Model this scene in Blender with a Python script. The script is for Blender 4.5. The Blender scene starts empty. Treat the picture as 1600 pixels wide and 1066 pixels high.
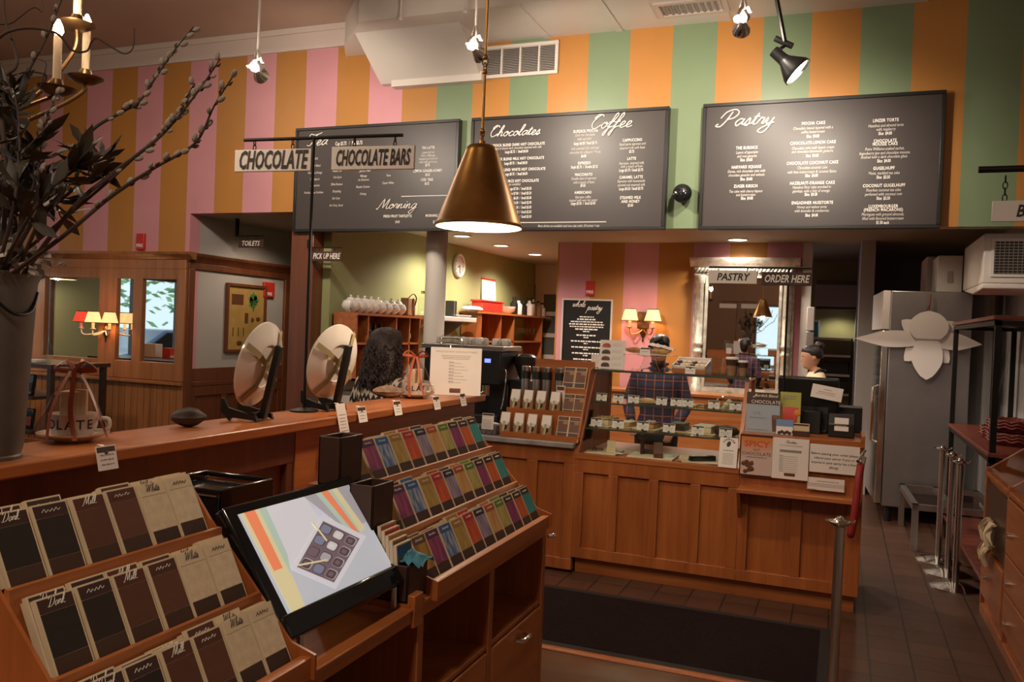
import bpy, bmesh, math, random
from mathutils import Vector, Matrix, Euler, noise
random.seed(7)
sc = bpy.context.scene
COL = sc.collection
PI = math.pi
# ------------------------------------------------------------------ camera
FPX, YAW, PITCH, ROLL, CAMZ = 1311.0, math.radians(21.4), math.radians(0.83), 0.04, 1.6
CAM = Vector((0, 0, CAMZ))
_f = Vector((-math.sin(YAW), math.cos(YAW), 0)); _r = Vector((math.cos(YAW), math.sin(YAW), 0)); _u = Vector((0, 0, 1))
_f, _u = math.cos(PITCH)*_f - math.sin(PITCH)*_u, math.cos(PITCH)*_u + math.sin(PITCH)*_f
_r, _u = math.cos(ROLL)*_r + math.sin(ROLL)*_u, math.cos(ROLL)*_u - math.sin(ROLL)*_r
cd = bpy.data.cameras.new('camera'); cam = bpy.data.objects.new('camera', cd); COL.objects.link(cam)
cd.sensor_width = 36.0; cd.lens = FPX/1600*36.0; cd.clip_start = 0.05; cd.clip_end = 200
m3 = Matrix((_r, _u, -_f)).transposed()
cam.matrix_world = Matrix.Translation(CAM) @ m3.to_4x4()
sc.camera = cam
# world: overcast daylight outside the shop windows
w = bpy.data.worlds.new('world'); sc.world = w; w.use_nodes = True
nt = w.node_tree; bg = nt.nodes['Background']
bg.inputs[0].default_value = (0.75, 0.88, 1.0, 1); bg.inputs[1].default_value = 1.5
vs = sc.view_settings
vs.view_transform = 'Standard'; vs.look = 'None'; vs.gamma = 1.0; vs.use_curve_mapping = False
vs.exposure = 0.0
sc.cycles.use_denoising = True
sc.cycles.max_bounces = 7; sc.cycles.transparent_max_bounces = 16
sc.cycles.sample_clamp_indirect = 4.0; sc.cycles.caustics_reflective = False; sc.cycles.caustics_refractive = False
WARM = (1.0, 0.80, 0.58); WARM2 = (1.0, 0.66, 0.34); SOFT = (1.0, 0.86, 0.70)
def light(kind, name, loc, energy, color=WARM, target=None, size=0.1, angle=60, blend=0.5):
    l = bpy.data.lights.new(name, kind); l.energy = energy; l.color = color
    if kind == 'AREA': l.shape = 'DISK'; l.size = size
    else: l.shadow_soft_size = size
    if kind == 'SPOT': l.spot_size = math.radians(angle); l.spot_blend = blend
    o = bpy.data.objects.new(name, l); COL.objects.link(o); o.location = loc
    if target is not None:
        o.rotation_euler = (Vector(target)-Vector(loc)).to_track_quat('-Z', 'Y').to_euler()
    return o
# added fill lights near the ceiling, out of frame, brightening room and foreground
light('AREA', 'seating_fill_light', (-4.5, 1.0, 4.40), 78, WARM, (-4.5, 0.5, 0), 0.5)
light('SPOT', 'counter_fill_spot', (-0.9, 3.0, 4.35), 170, WARM, (-0.75, 5.3, 0.85), 0.06, 50, 1.0)  # added spot, throws light on the counter fronts
light('AREA', 'entry_fill_light', (-0.6, -1.0, 4.40), 85, WARM, (-0.6, -1.2, 0), 0.5)

# ------------------------------------------------------------------ pixel -> place on a real plane
def ray(x, y): return _f + _r*((x-800)/FPX) - _u*((y-533)/FPX)
def on(ax, val, x, y):
    r = ray(x, y); return CAM + r*((val-CAM[ax])/r[ax])
def atX(v, x, y): return on(0, v, x, y)
def atY(v, x, y): return on(1, v, x, y)
def atZ(v, x, y): return on(2, v, x, y)
def atD(d, x, y): return CAM + ray(x, y)*d

# ------------------------------------------------------------------ materials
def new_mat(name):
    m = bpy.data.materials.new(name); m.use_nodes = True
    return m, m.node_tree.nodes, m.node_tree.links, m.node_tree.nodes['Principled BSDF']
def mat(name, col, rough=0.5, metal=0.0, var=0.0, scale=8.0, emit=0.0, ecol=None, spec=0.5, bump=0.0, trans=0.0, alpha=1.0, sheen=0, coat=0.0):
    m, N, L, b = new_mat(name)
    b.inputs['Base Color'].default_value = (*col, 1); b.inputs['Roughness'].default_value = rough
    b.inputs['Metallic'].default_value = metal; b.inputs['Specular IOR Level'].default_value = spec
    if coat: b.inputs['Coat Weight'].default_value = coat; b.inputs['Coat Roughness'].default_value = 0.15
    if trans: b.inputs['Transmission Weight'].default_value = trans
    if alpha < 1: b.inputs['Alpha'].default_value = alpha
    if emit:
        b.inputs['Emission Color'].default_value = (*(ecol or col), 1); b.inputs['Emission Strength'].default_value = emit
    if var or bump:
        tc = N.new('ShaderNodeTexCoord'); nz = N.new('ShaderNodeTexNoise'); nz.inputs['Scale'].default_value = scale; nz.inputs['Detail'].default_value = 5
        L.new(tc.outputs['Object'], nz.inputs['Vector'])
        if var:
            rp = N.new('ShaderNodeValToRGB')
            rp.color_ramp.elements[0].position = 0.3; rp.color_ramp.elements[1].position = 0.7
            rp.color_ramp.elements[0].color = (*[c*(1-var) for c in col], 1); rp.color_ramp.elements[1].color = (*[min(1, c*(1+var)) for c in col], 1)
            L.new(nz.outputs['Fac'], rp.inputs['Fac']); L.new(rp.outputs['Color'], b.inputs['Base Color'])
        if bump:
            bp = N.new('ShaderNodeBump'); bp.inputs['Strength'].default_value = bump; bp.inputs['Distance'].default_value = 0.01
            L.new(nz.outputs['Fac'], bp.inputs['Height']); L.new(bp.outputs['Normal'], b.inputs['Normal'])
    return m
def wood(name, c1, c2, axis=2, scale=14.0, rough=0.38, coat=0.25, stretch=0.06):
    m, N, L, b = new_mat(name)
    tc = N.new('ShaderNodeTexCoord'); mp = N.new('ShaderNodeMapping')
    s = [1.0, 1.0, 1.0]; s[axis] = stretch; mp.inputs['Scale'].default_value = s
    n1 = N.new('ShaderNodeTexNoise'); n1.inputs['Scale'].default_value = scale; n1.inputs['Detail'].default_value = 7; n1.inputs['Distortion'].default_value = 0.6
    n2 = N.new('ShaderNodeTexNoise'); n2.inputs['Scale'].default_value = scale*7; n2.inputs['Detail'].default_value = 2
    L.new(tc.outputs['Object'], mp.inputs['Vector']); L.new(mp.outputs['Vector'], n1.inputs['Vector']); L.new(mp.outputs['Vector'], n2.inputs['Vector'])
    mx = N.new('ShaderNodeMath'); mx.operation = 'MULTIPLY_ADD'; mx.inputs[1].default_value = 0.35
    L.new(n2.outputs['Fac'], mx.inputs[0]); L.new(n1.outputs['Fac'], mx.inputs[2])
    rp = N.new('ShaderNodeValToRGB'); rp.color_ramp.elements[0].position = 0.45; rp.color_ramp.elements[1].position = 0.9
    rp.color_ramp.elements[0].color = (*c1, 1); rp.color_ramp.elements[1].color = (*c2, 1)
    L.new(mx.outputs[0], rp.inputs['Fac']); L.new(rp.outputs['Color'], b.inputs['Base Color'])
    b.inputs['Roughness'].default_value = rough
    b.inputs['Coat Weight'].default_value = coat; b.inputs['Coat Roughness'].default_value = 0.25
    return m
def thin_glass(name, tint=(0.93, 0.97, 0.95), refl=1.0, rough=0.01):
    m, N, L, b = new_mat(name); N.remove(b)
    out = N['Material Output']; t = N.new('ShaderNodeBsdfTransparent'); t.inputs[0].default_value = (*tint, 1)
    g = N.new('ShaderNodeBsdfGlossy'); g.inputs['Roughness'].default_value = rough; g.inputs[0].default_value = (refl, refl, refl, 1)
    lw = N.new('ShaderNodeLayerWeight'); lw.inputs[0].default_value = 0.5; mx = N.new('ShaderNodeMixShader')
    pw = N.new('ShaderNodeMath'); pw.operation = 'POWER'; pw.inputs[1].default_value = 5; L.new(lw.outputs['Facing'], pw.inputs[0])
    ma = N.new('ShaderNodeMath'); ma.operation = 'MULTIPLY_ADD'; ma.inputs[1].default_value = 0.9; ma.inputs[2].default_value = 0.035; L.new(pw.outputs[0], ma.inputs[0]); L.new(ma.outputs[0], mx.inputs[0]); L.new(t.outputs[0], mx.inputs[1]); L.new(g.outputs[0], mx.inputs[2]); L.new(mx.outputs[0], out.inputs[0])
    return m
def math_node(N, L, op, a, b=None):
    n = N.new('ShaderNodeMath'); n.operation = op
    for i, v in enumerate((a, b)):
        if v is None: continue
        if isinstance(v, (int, float)): n.inputs[i].default_value = v
        else: L.new(v, n.inputs[i])
    return n.outputs[0]
def mixrgb(N, L, fac, a, b, blend='MIX'):
    n = N.new('ShaderNodeMix'); n.data_type = 'RGBA'; n.blend_type = blend
    for sock, v in ((n.inputs[0], fac), (n.inputs[6], a), (n.inputs[7], b)):
        if isinstance(v, (int, float)): sock.default_value = v
        elif isinstance(v, tuple): sock.default_value = (*v, 1)
        else: L.new(v, sock)
    return n.outputs[2]
OCHRE, PINK, GREEN = (0.46, 0.20, 0.046), (0.61, 0.275, 0.315), (0.185, 0.25, 0.14)
def stripe_mat(name, x0, wd, alt_left, alt_right, switch):
    m, N, L, b = new_mat(name)
    tc = N.new('ShaderNodeTexCoord'); sp = N.new('ShaderNodeSeparateXYZ'); L.new(tc.outputs['Object'], sp.inputs[0])
    x = sp.outputs[0]
    k = math_node(N, L, 'DIVIDE', math_node(N, L, 'SUBTRACT', x, x0), 2*wd)
    fr = math_node(N, L, 'SUBTRACT', k, math_node(N, L, 'FLOOR', k))
    alt = math_node(N, L, 'GREATER_THAN', fr, 0.5)
    right = math_node(N, L, 'GREATER_THAN', x, switch)
    c2 = mixrgb(N, L, right, alt_left, alt_right)
    c = mixrgb(N, L, alt, OCHRE, c2)
    nz = N.new('ShaderNodeTexNoise'); nz.inputs['Scale'].default_value = 2.5; nz.inputs['Detail'].default_value = 6
    L.new(tc.outputs['Object'], nz.inputs['Vector'])
    v = math_node(N, L, 'MULTIPLY_ADD', nz.outputs['Fac'], 0.25); v.node.inputs[2].default_value = 0.87
    hv = N.new('ShaderNodeHueSaturation'); L.new(c, hv.inputs['Color']); L.new(v, hv.inputs['Value'])
    L.new(hv.outputs[0], b.inputs['Base Color']); b.inputs['Roughness'].default_value = 0.42
    return m
def tile_mat(name, c1, c2, mortar, size, msize=0.012, rough=0.4, offset=0.0, ratio=1.0):
    m, N, L, b = new_mat(name)
    tc = N.new('ShaderNodeTexCoord'); br = N.new('ShaderNodeTexBrick')
    br.offset = offset; br.inputs['Scale'].default_value = 1.0; br.inputs['Brick Width'].default_value = size*ratio; br.inputs['Row Height'].default_value = size
    br.inputs['Mortar Size'].default_value = msize*0.5; br.inputs['Color1'].default_value = (*c1, 1); br.inputs['Color2'].default_value = (*c2, 1); br.inputs['Mortar'].default_value = (*mortar, 1)
    L.new(tc.outputs['Object'], br.inputs['Vector'])
    nz = N.new('ShaderNodeTexNoise'); nz.inputs['Scale'].default_value = 9; L.new(tc.outputs['Object'], nz.inputs['Vector'])
    c = mixrgb(N, L, 0.25, br.outputs['Color'], nz.outputs['Color'], 'OVERLAY')
    L.new(c, b.inputs['Base Color']); b.inputs['Roughness'].default_value = rough
    return m
M = {}
M['stripe'] = stripe_mat('striped_paint', -7.59, 0.3635, PINK, GREEN, -3.8)
M['stripe_in'] = stripe_mat('inner_striped_paint', -2.85, 0.408, PINK, PINK, 9)
M['cherry'] = wood('cherry_panel', (0.27, 0.070, 0.017), (0.44, 0.135, 0.036), 2)
M['cherry_y'] = wood('cherry_plank_along', (0.29, 0.078, 0.019), (0.48, 0.155, 0.042), 1)
M['cherry_x'] = wood('cherry_plank_across', (0.29, 0.078, 0.019), (0.48, 0.155, 0.042), 0)
M['mahog'] = wood('dark_mahogany', (0.11, 0.032, 0.013), (0.18, 0.055, 0.02), 2)
M['pine'] = wood('knotty_pine', (0.26, 0.095, 0.03), (0.42, 0.17, 0.06), 2, 9)
M['oakfloor'] = wood('oak_floor_planks', (0.095, 0.036, 0.014), (0.155, 0.064, 0.026), 0, 9, 0.42, 0.15)
M['darkwood'] = wood('dark_brown_wood', (0.03, 0.013, 0.008), (0.06, 0.026, 0.014), 1)
M['tile'] = tile_mat('quarry_tile', (0.10, 0.043, 0.025), (0.075, 0.033, 0.02), (0.022, 0.013, 0.009), 0.2, 0.010, 0.42)
M['ceil'] = mat('ceiling_paint', (0.48, 0.36, 0.28), 0.8, var=0.04, scale=2)
M['white'] = mat('white_paint', (0.66, 0.60, 0.55), 0.5, var=0.03, scale=3)
M['trimw'] = mat('white_trim', (0.60, 0.50, 0.45), 0.45)
M['greywall'] = mat('grey_white_wall', (0.42, 0.38, 0.36), 0.6, var=0.03, scale=3)
M['greenwall'] = mat('sage_green_wall', (0.29, 0.30, 0.135), 0.6, var=0.04, scale=2)
M['yelwall'] = mat('pale_olive_wall', (0.40, 0.38, 0.20), 0.6, var=0.03)
M['board'] = mat('menu_board_black', (0.048, 0.038, 0.037), 0.42, var=0.06, scale=3, spec=0.45)
M['black'] = mat('black_satin', (0.012, 0.011, 0.011), 0.4)
M['iron'] = mat('black_iron', (0.016, 0.014, 0.013), 0.45, 0.6)
M['gloss'] = mat('gloss_black_plastic', (0.008, 0.008, 0.009), 0.12, spec=0.6)
M['ink'] = mat('white_lettering', (0.88, 0.83, 0.78), 0.5)
M['inkdim'] = mat('soft_lettering', (0.62, 0.57, 0.53), 0.5)
M['inkblack'] = mat('black_ink', (0.02, 0.017, 0.017), 0.6)
M['inkgrey'] = mat('grey_ink', (0.28, 0.24, 0.23), 0.6)
M['paper'] = mat('white_paper', (0.80, 0.73, 0.70), 0.65)
M['cream'] = mat('cream_paper', (0.68, 0.54, 0.37), 0.65, var=0.05, scale=20)
M['steel'] = mat('brushed_steel', (0.50, 0.47, 0.45), 0.32, 1.0, var=0.05, scale=30)
M['chrome'] = mat('chrome', (0.75, 0.73, 0.70), 0.12, 1.0)
M['fridge'] = mat('fridge_steel', (0.36, 0.34, 0.34), 0.38, 0.85, var=0.05, scale=6)
M['brass'] = mat('aged_brass', (0.42, 0.22, 0.07), 0.33, 1.0, var=0.25, scale=9)
M['brassdk'] = mat('dark_bronze', (0.16, 0.085, 0.035), 0.38, 0.9, var=0.3, scale=14)
M['mirror'] = mat('mirror_glass', (0.82, 0.82, 0.80), 0.015, 1.0)
M['silver'] = mat('silver_leaf', (0.60, 0.56, 0.48), 0.42, 0.45, var=0.35, scale=12, bump=0.3)
M['glass'] = thin_glass('clear_glass'); M['glassd'] = thin_glass('bin_glass_pane', (0.85, 0.85, 0.84), 0.35, 0.08); M['glassg'] = thin_glass('shelf_glass', (0.80, 0.90, 0.85))
M['galv'] = mat('galvanised_zinc', (0.14, 0.13, 0.115), 0.5, 0.5, var=0.2, scale=7)
M['bark'] = mat('willow_bark', (0.05, 0.028, 0.02), 0.7, var=0.3, scale=20)
M['leaf'] = mat('dusky_leaf', (0.045, 0.034, 0.024), 0.5, var=0.35, scale=8)
M['catkin'] = mat('catkin_fluff', (0.36, 0.31, 0.27), 0.9, var=0.2, scale=60)
M['porc'] = mat('white_porcelain', (0.74, 0.68, 0.63), 0.18, coat=0.4)
M['marble'] = mat('grey_marble', (0.30, 0.27, 0.27), 0.3, var=0.4, scale=6)
M['kraft'] = mat('kraft_paper', (0.35, 0.18, 0.09), 0.7, var=0.12, scale=15)
M['brown'] = mat('dark_brown_card', (0.055, 0.024, 0.015), 0.5)
M['brown2'] = mat('milk_brown_card', (0.12, 0.042, 0.02), 0.5, var=0.1, scale=25)
M['choc'] = mat('dark_chocolate', (0.045, 0.018, 0.011), 0.35, var=0.2, scale=40)
M['red'] = mat('red_plastic', (0.52, 0.03, 0.02), 0.4)
M['redvel'] = mat('red_rope', (0.25, 0.012, 0.012), 0.6)
M['rust'] = mat('rust_ribbon', (0.32, 0.055, 0.015), 0.45, var=0.15)
M['olive'] = mat('olive_ribbon', (0.32, 0.25, 0.12), 0.6)
M['mint'] = mat('mint_ribbon', (0.50, 0.52, 0.36), 0.5)
M['candle'] = mat('ivory_candle_sleeve', (0.75, 0.55, 0.36), 0.5)
M['bulb'] = mat('lit_bulb', (1, 0.8, 0.5), 0.5, emit=45, ecol=(1, 0.72, 0.40))
M['spotface'] = mat('lit_lamp_face', (1, 0.9, 0.75), 0.5, emit=14, ecol=(1, 0.84, 0.62))
M['down'] = mat('lit_downlight', (1, 0.9, 0.75), 0.5, emit=9, ecol=(1, 0.86, 0.66))
M['shadein'] = mat('white_enamel_inside', (0.9, 0.82, 0.7), 0.5)
M['shade'] = mat('cream_lampshade', (0.8, 0.5, 0.22), 0.8, emit=1.25, ecol=(1, 0.60, 0.24))
M['shadered'] = mat('red_lampshade', (0.6, 0.06, 0.03), 0.8, emit=0.7, ecol=(0.8, 0.06, 0.03))
M['skin'] = mat('skin', (0.48, 0.235, 0.15), 0.55, var=0.06)
M['lip'] = mat('lips', (0.36, 0.12, 0.09), 0.5)
M['hair'] = mat('dark_hair', (0.012, 0.007, 0.006), 0.45, var=0.3, scale=60, bump=0.6)
M['hairred'] = mat('dark_auburn_hair', (0.02, 0.007, 0.006), 0.5, var=0.4, scale=60, bump=0.6)
M['mat'] = mat('dark_floor_mat', (0.015, 0.008, 0.009), 1.0, spec=0.1, var=0.25, scale=60, bump=0.4)
M['matedge'] = mat('rubber_mat_edge', (0.014, 0.011, 0.012), 0.7)
M['wicker'] = mat('red_wicker', (0.16, 0.022, 0.014), 0.5, var=0.4, scale=60, bump=0.5)
M['redtop'] = mat('oxblood_wood', (0.16, 0.035, 0.022), 0.4, var=0.2, scale=9)
M['denim'] = mat('dark_trousers', (0.02, 0.022, 0.03), 0.8)
M['tan'] = mat('tan_pastry', (0.50, 0.28, 0.11), 0.6, var=0.35, scale=30, bump=0.4)
M['icing'] = mat('pale_icing', (0.72, 0.60, 0.42), 0.5, var=0.08)
M['berry'] = mat('berry_glaze', (0.36, 0.06, 0.03), 0.25)
M['blue'] = mat('blue_cellophane', (0.08, 0.26, 0.36), 0.25, var=0.4, scale=25)
M['cello'] = mat('crinkled_cellophane', (0.75, 0.62, 0.55), 0.25, alpha=0.45)
M['lcd'] = mat('blue_display', (0.05, 0.08, 0.6), 0.4, emit=3, ecol=(0.12, 0.16, 1.0))
# ------------------------------------------------------------------ geometry helpers
_txt = {}
def text_geo(body, bold=0.0, shear=0.0, spacing=1.0, align='CENTER'):
    key = (body, bold, shear, spacing, align)
    if key not in _txt:
        c = bpy.data.curves.new('lettering', 'FONT'); c.body = body; c.size = 1.0; c.offset = bold; c.shear = shear
        c.space_character = spacing; c.align_x = align; c.align_y = 'CENTER'; c.resolution_u = 2; c.fill_mode = 'FRONT'
        o = bpy.data.objects.new('lettering', c); me = o.to_mesh()
        _txt[key] = ([v.co.copy() for v in me.vertices], [tuple(p.vertices) for p in me.polygons])
        o.to_mesh_clear(); bpy.data.objects.remove(o); bpy.data.curves.remove(c)
    return _txt[key]
class MB:
    def __init__(s): s.v = []; s.f = []; s.m = []; s.M = Matrix.Identity(4)
    def add(s, vs, fs, mi=0):
        n = len(s.v); s.v += [s.M @ Vector(v) for v in vs]
        s.f += [tuple(i+n for i in f) for f in fs]; s.m += [mi]*len(fs); return s
    def box(s, a, b, mi=0):
        x0, y0, z0 = [min(p, q) for p, q in zip(a, b)]; x1, y1, z1 = [max(p, q) for p, q in zip(a, b)]
        return s.add([(x0,y0,z0),(x1,y0,z0),(x1,y1,z0),(x0,y1,z0),(x0,y0,z1),(x1,y0,z1),(x1,y1,z1),(x0,y1,z1)],
                     [(0,3,2,1),(4,5,6,7),(0,1,5,4),(1,2,6,5),(2,3,7,6),(3,0,4,7)], mi)
    def quad(s, a, b, c, d, mi=0): return s.add([a, b, c, d], [(0,1,2,3)], mi)
    def prism(s, poly, p0, p1, mi=0):
        """poly: 2D points; extruded from p0 to p1 along the axis left over by fn"""
        n = len(poly); vs = [p0(x, y) for x, y in poly]+[p1(x, y) for x, y in poly]
        fs = [tuple(range(n))[::-1], tuple(range(n, 2*n))]+[(i, (i+1) % n, n+(i+1) % n, n+i) for i in range(n)]
        return s.add(vs, fs, mi)
    def prismZ(s, poly, z0, z1, mi=0): return s.prism(poly, lambda x, y: (x, y, z0), lambda x, y: (x, y, z1), mi)
    def prismY(s, poly, y0, y1, mi=0): return s.prism(poly, lambda x, z: (x, y0, z), lambda x, z: (x, y1, z), mi)
    def prismX(s, poly, x0, x1, mi=0): return s.prism(poly, lambda y, z: (x0, y, z), lambda y, z: (x1, y, z), mi)
    def lathe(s, prof, n=24, c=(0,0,0), mi=0, cap=True, sx=1, sy=1):
        vs = []; fs = []
        for r, z in prof:
            for i in range(n):
                a = 2*PI*i/n; vs.append((c[0]+r*sx*math.cos(a), c[1]+r*sy*math.sin(a), c[2]+z))
        for j in range(len(prof)-1):
            for i in range(n):
                fs.append((j*n+i, j*n+(i+1) % n, (j+1)*n+(i+1) % n, (j+1)*n+i))
        if cap:
            if prof[0][0] > 1e-5: fs.append(tuple(range(n))[::-1])
            if prof[-1][0] > 1e-5: fs.append(tuple(range((len(prof)-1)*n, len(prof)*n)))
        return s.add(vs, fs, mi)
    def tube(s, pts, r, n=8, mi=0, cap=True, flat=1.0):
        pts = [Vector(p) for p in pts]; rs = r if isinstance(r, (list, tuple)) else [r]*len(pts)
        vs = []; fs = []; ref = None
        for k, p in enumerate(pts):
            t = (pts[min(k+1, len(pts)-1)]-pts[max(k-1, 0)]).normalized()
            if ref is None: ref = Vector((0,0,1)) if abs(t.z) < 0.9 else Vector((1,0,0))
            a = t.cross(ref); a = a.normalized() if a.length > 1e-6 else t.orthogonal().normalized(); b = a.cross(t).normalized(); ref = b
            for i in range(n):
                q = 2*PI*i/n; vs.append(p+a*(rs[k]*math.cos(q))+b*(rs[k]*flat*math.sin(q)))
        for j in range(len(pts)-1):
            for i in range(n): fs.append((j*n+i, j*n+(i+1) % n, (j+1)*n+(i+1) % n, (j+1)*n+i))
        if cap: fs += [tuple(range(n))[::-1], tuple(range((len(pts)-1)*n, len(pts)*n))]
        return s.add(vs, fs, mi)
    def cyl(s, p0, p1, r, n=16, mi=0): return s.tube([p0, p1], r, n, mi)
    def ball(s, c, r, n=14, mi=0, sc=(1,1,1)):
        m = n//2; prof = [(max(1e-6, r*math.sin(PI*i/m)), -r*math.cos(PI*i/m)*sc[2]) for i in range(m+1)]
        return s.lathe(prof, n, c, mi, False, sc[0], sc[1])
    def text(s, body, size, loc=(0,0,0), mi=0, bold=0.0, shear=0.0, spacing=1.0, align='CENTER', plane='XZ', squash=1.0):
        vs, fs = text_geo(body, bold, shear, spacing, align); x, y, z = loc
        if plane == 'XZ': q = [(x+v.x*size*squash, y, z+v.y*size) for v in vs]       # reads from -Y
        elif plane == 'YZ': q = [(x, y+v.x*size*squash, z+v.y*size) for v in vs]     # reads from +X
        else: q = [(x+v.x*size*squash, y+v.y*size, z) for v in vs]                  # lies flat
        return s.add(q, fs, mi)
    def build(s, name, mats, parent=None, smooth=40, bevel=0.0, loc=None):
        me = bpy.data.meshes.new(name); me.from_pydata([tuple(v) for v in s.v], [], s.f)
        if not isinstance(mats, (list, tuple)): mats = [mats]
        for m in mats: me.materials.append(M[m] if isinstance(m, str) else m)
        me.polygons.foreach_set('material_index', s.m)
        bm = bmesh.new(); bm.from_mesh(me); bmesh.ops.recalc_face_normals(bm, faces=bm.faces); bm.to_mesh(me); bm.free()
        if smooth:
            me.polygons.foreach_set('use_smooth', [True]*len(me.polygons)); me.set_sharp_from_angle(angle=math.radians(smooth))
        me.update()
        o = bpy.data.objects.new(name, me); COL.objects.link(o)
        if parent is not None: o.parent = parent
        if loc is not None: o.location = loc
        if bevel:
            bv = o.modifiers.new('bevel', 'BEVEL'); bv.width = bevel; bv.segments = 2; bv.limit_method = 'ANGLE'
        return o
def tag(o, label, cat, group=None, kind=None):
    o['label'] = label; o['category'] = cat
    if group: o['group'] = group
    if kind: o['kind'] = kind
    return o
def thing(name, label, cat, loc=(0,0,0), rot=(0,0,0), group=None):
    o = bpy.data.objects.new(name, None); o.empty_display_size = 0.05; COL.objects.link(o)
    o.location = loc; o.rotation_euler = rot if isinstance(rot, (tuple, list, Euler)) else (0, 0, rot)
    return tag(o, label, cat, group)
def struct(o): o['kind'] = 'structure'; return o
def dup(root, loc, rot=None, label=None, group=None):
    r = root.copy(); COL.objects.link(r); r.location = loc
    if rot is not None: r.rotation_euler = rot if isinstance(rot, (tuple, list, Euler)) else (0, 0, rot)
    if label: r['label'] = label
    if group: r['group'] = group
    for ch in list(root.children):
        c = ch.copy(); COL.objects.link(c); c.parent = r
        for g in list(ch.children):
            d = g.copy(); COL.objects.link(d); d.parent = c
    return r
def catmull(pts, n=6):
    P = [Vector(p) for p in pts]; out = []
    for i in range(len(P)-1):
        a, b, c, d = P[max(i-1, 0)], P[i], P[i+1], P[min(i+2, len(P)-1)]
        for k in range(n):
            t = k/n; out.append(0.5*((2*b)+(c-a)*t+(2*a-5*b+4*c-d)*t*t+(3*b-a-3*c+d)*t**3))
    out.append(P[-1]); return out
# handwriting: one stroke list per glyph, x-height 1, slanted when drawn
GL = {
 'a': (1.05, [[(.85,.85),(.5,1.0),(.12,.5),(.35,0),(.75,.5),(.92,1.0),(.8,.3),(1.1,.12)]]),
 'c': (.8, [[(.72,.8),(.45,1),(.1,.45),(.35,0),(.85,.25)]]),
 'e': (.8, [[(0,.25),(.5,.55),(.6,.9),(.35,1),(.1,.5),(.3,0),(.85,.25)]]),
 'f': (.75, [[(0,.2),(.55,1.3),(.8,2.2),(.55,2.4),(.3,1.2),(.05,-.9),(-.15,-1.2),(-.2,-.8),(.3,.1),(.8,.25)], [(.0,.95),(.65,1.05)]]),
 'g': (1.0, [[(.85,.85),(.5,1.0),(.12,.5),(.35,0),(.75,.5),(.92,1.0),(.7,-.4),(.3,-1.1),(-.1,-.8),(.5,-.1),(1.05,.25)]]),
 'h': (1.0, [[(0,.2),(.5,1.4),(.6,2.2),(.4,2.2),(.2,1.0),(.1,0),(.3,.75),(.6,1),(.7,.7),(.65,.1),(1.0,.2)]]),
 'i': (.5, [[(0,.2),(.3,1),(.2,.2),(.5,.2)], [(.4,1.45),(.46,1.5)]]),
 'k': (.95, [[(0,.2),(.5,1.4),(.6,2.2),(.4,2.2),(.2,1.0),(.1,0)], [(.15,.4),(.6,.95),(.3,.55),(.6,.05),(.95,.2)]]),
 'l': (.55, [[(0,.2),(.5,1.4),(.6,2.2),(.4,2.2),(.2,1.0),(.2,.1),(.55,.2)]]),
 'm': (1.5, [[(0,.3),(.2,1),(.12,0),(.35,.8),(.6,1),(.6,0),(.85,.8),(1.1,1),(1.1,.1),(1.5,.2)]]),
 'n': (1.0, [[(0,.3),(.2,1),(.12,0),(.35,.8),(.6,1),(.65,.7),(.62,.1),(1.0,.2)]]),
 'o': (.9, [[(.6,1),(.2,.8),(.1,.3),(.4,0),(.75,.5),(.6,1),(.5,.75),(.95,.75)]]),
 'p': (.95, [[(0,.3),(.25,1.2),(.0,-1.2)], [(.12,.2),(.4,.95),(.75,.8),(.65,.1),(.3,.05),(.95,.2)]]),
 'r': (.75, [[(0,.2),(.25,1.1),(.3,.95),(.6,.95),(.5,.2),(.78,.2)]]),
 's': (.75, [[(0,.2),(.4,1.1),(.5,.5),(.4,0),(.1,.1),(.75,.25)]]),
 't': (.6, [[(0,.2),(.4,1.7),(.2,.2),(.6,.2)], [(.05,1.15),(.6,1.25)]]),
 'w': (1.25, [[(0,.8),(.15,1),(.2,.1),(.5,.3),(.6,1),(.65,.1),(.95,.3),(1.05,1),(1.3,.8)]]),
 'y': (1.0, [[(0,.3),(.2,1),(.25,.15),(.6,.3),(.8,1),(.6,-.5),(.2,-1.15),(-.3,-.9),(-.1,-.5),(.4,-.1),(1.0,.3)]]),
 'C': (1.4, [[(1.3,1.9),(1.0,2.3),(.4,1.7),(.15,.8),(.5,0),(1.0,.15),(1.35,.6)], [(1.0,2.3),(.55,2.35),(.2,1.8),(.5,1.6)]]),
 'T': (1.3, [[(-.4,1.6),(-.2,2.2),(.6,2.0),(1.6,2.4)], [(.9,2.1),(.6,.8),(.2,0),(-.3,.1)]]),
 'P': (1.4, [[(.7,2.1),(.4,.8),(.0,0),(-.5,.1),(-.3,.4)], [(-.3,1.2),(.1,2.1),(.9,2.4),(1.4,1.9),(1.1,1.2),(.5,1.0)]]),
 'M': (1.9, [[(-.4,.1),(-.1,.05),(.6,2.2),(.75,.2),(1.5,2.2),(1.4,.3),(1.7,.05),(1.95,.25)]]),
 'D': (1.5, [[(.6,2.1),(.4,1.0),(.1,.1),(-.2,.2)], [(-.2,1.7),(.3,2.3),(1.2,2.0),(1.4,1.1),(.9,.2),(.1,.05)]]),
 'W': (1.9, [[(-.1,1.8),(.2,2.2),(.25,.1),(1.0,2.1),(1.0,.1),(1.8,2.2)]]),
 ' ': (.6, []),
}
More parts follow.
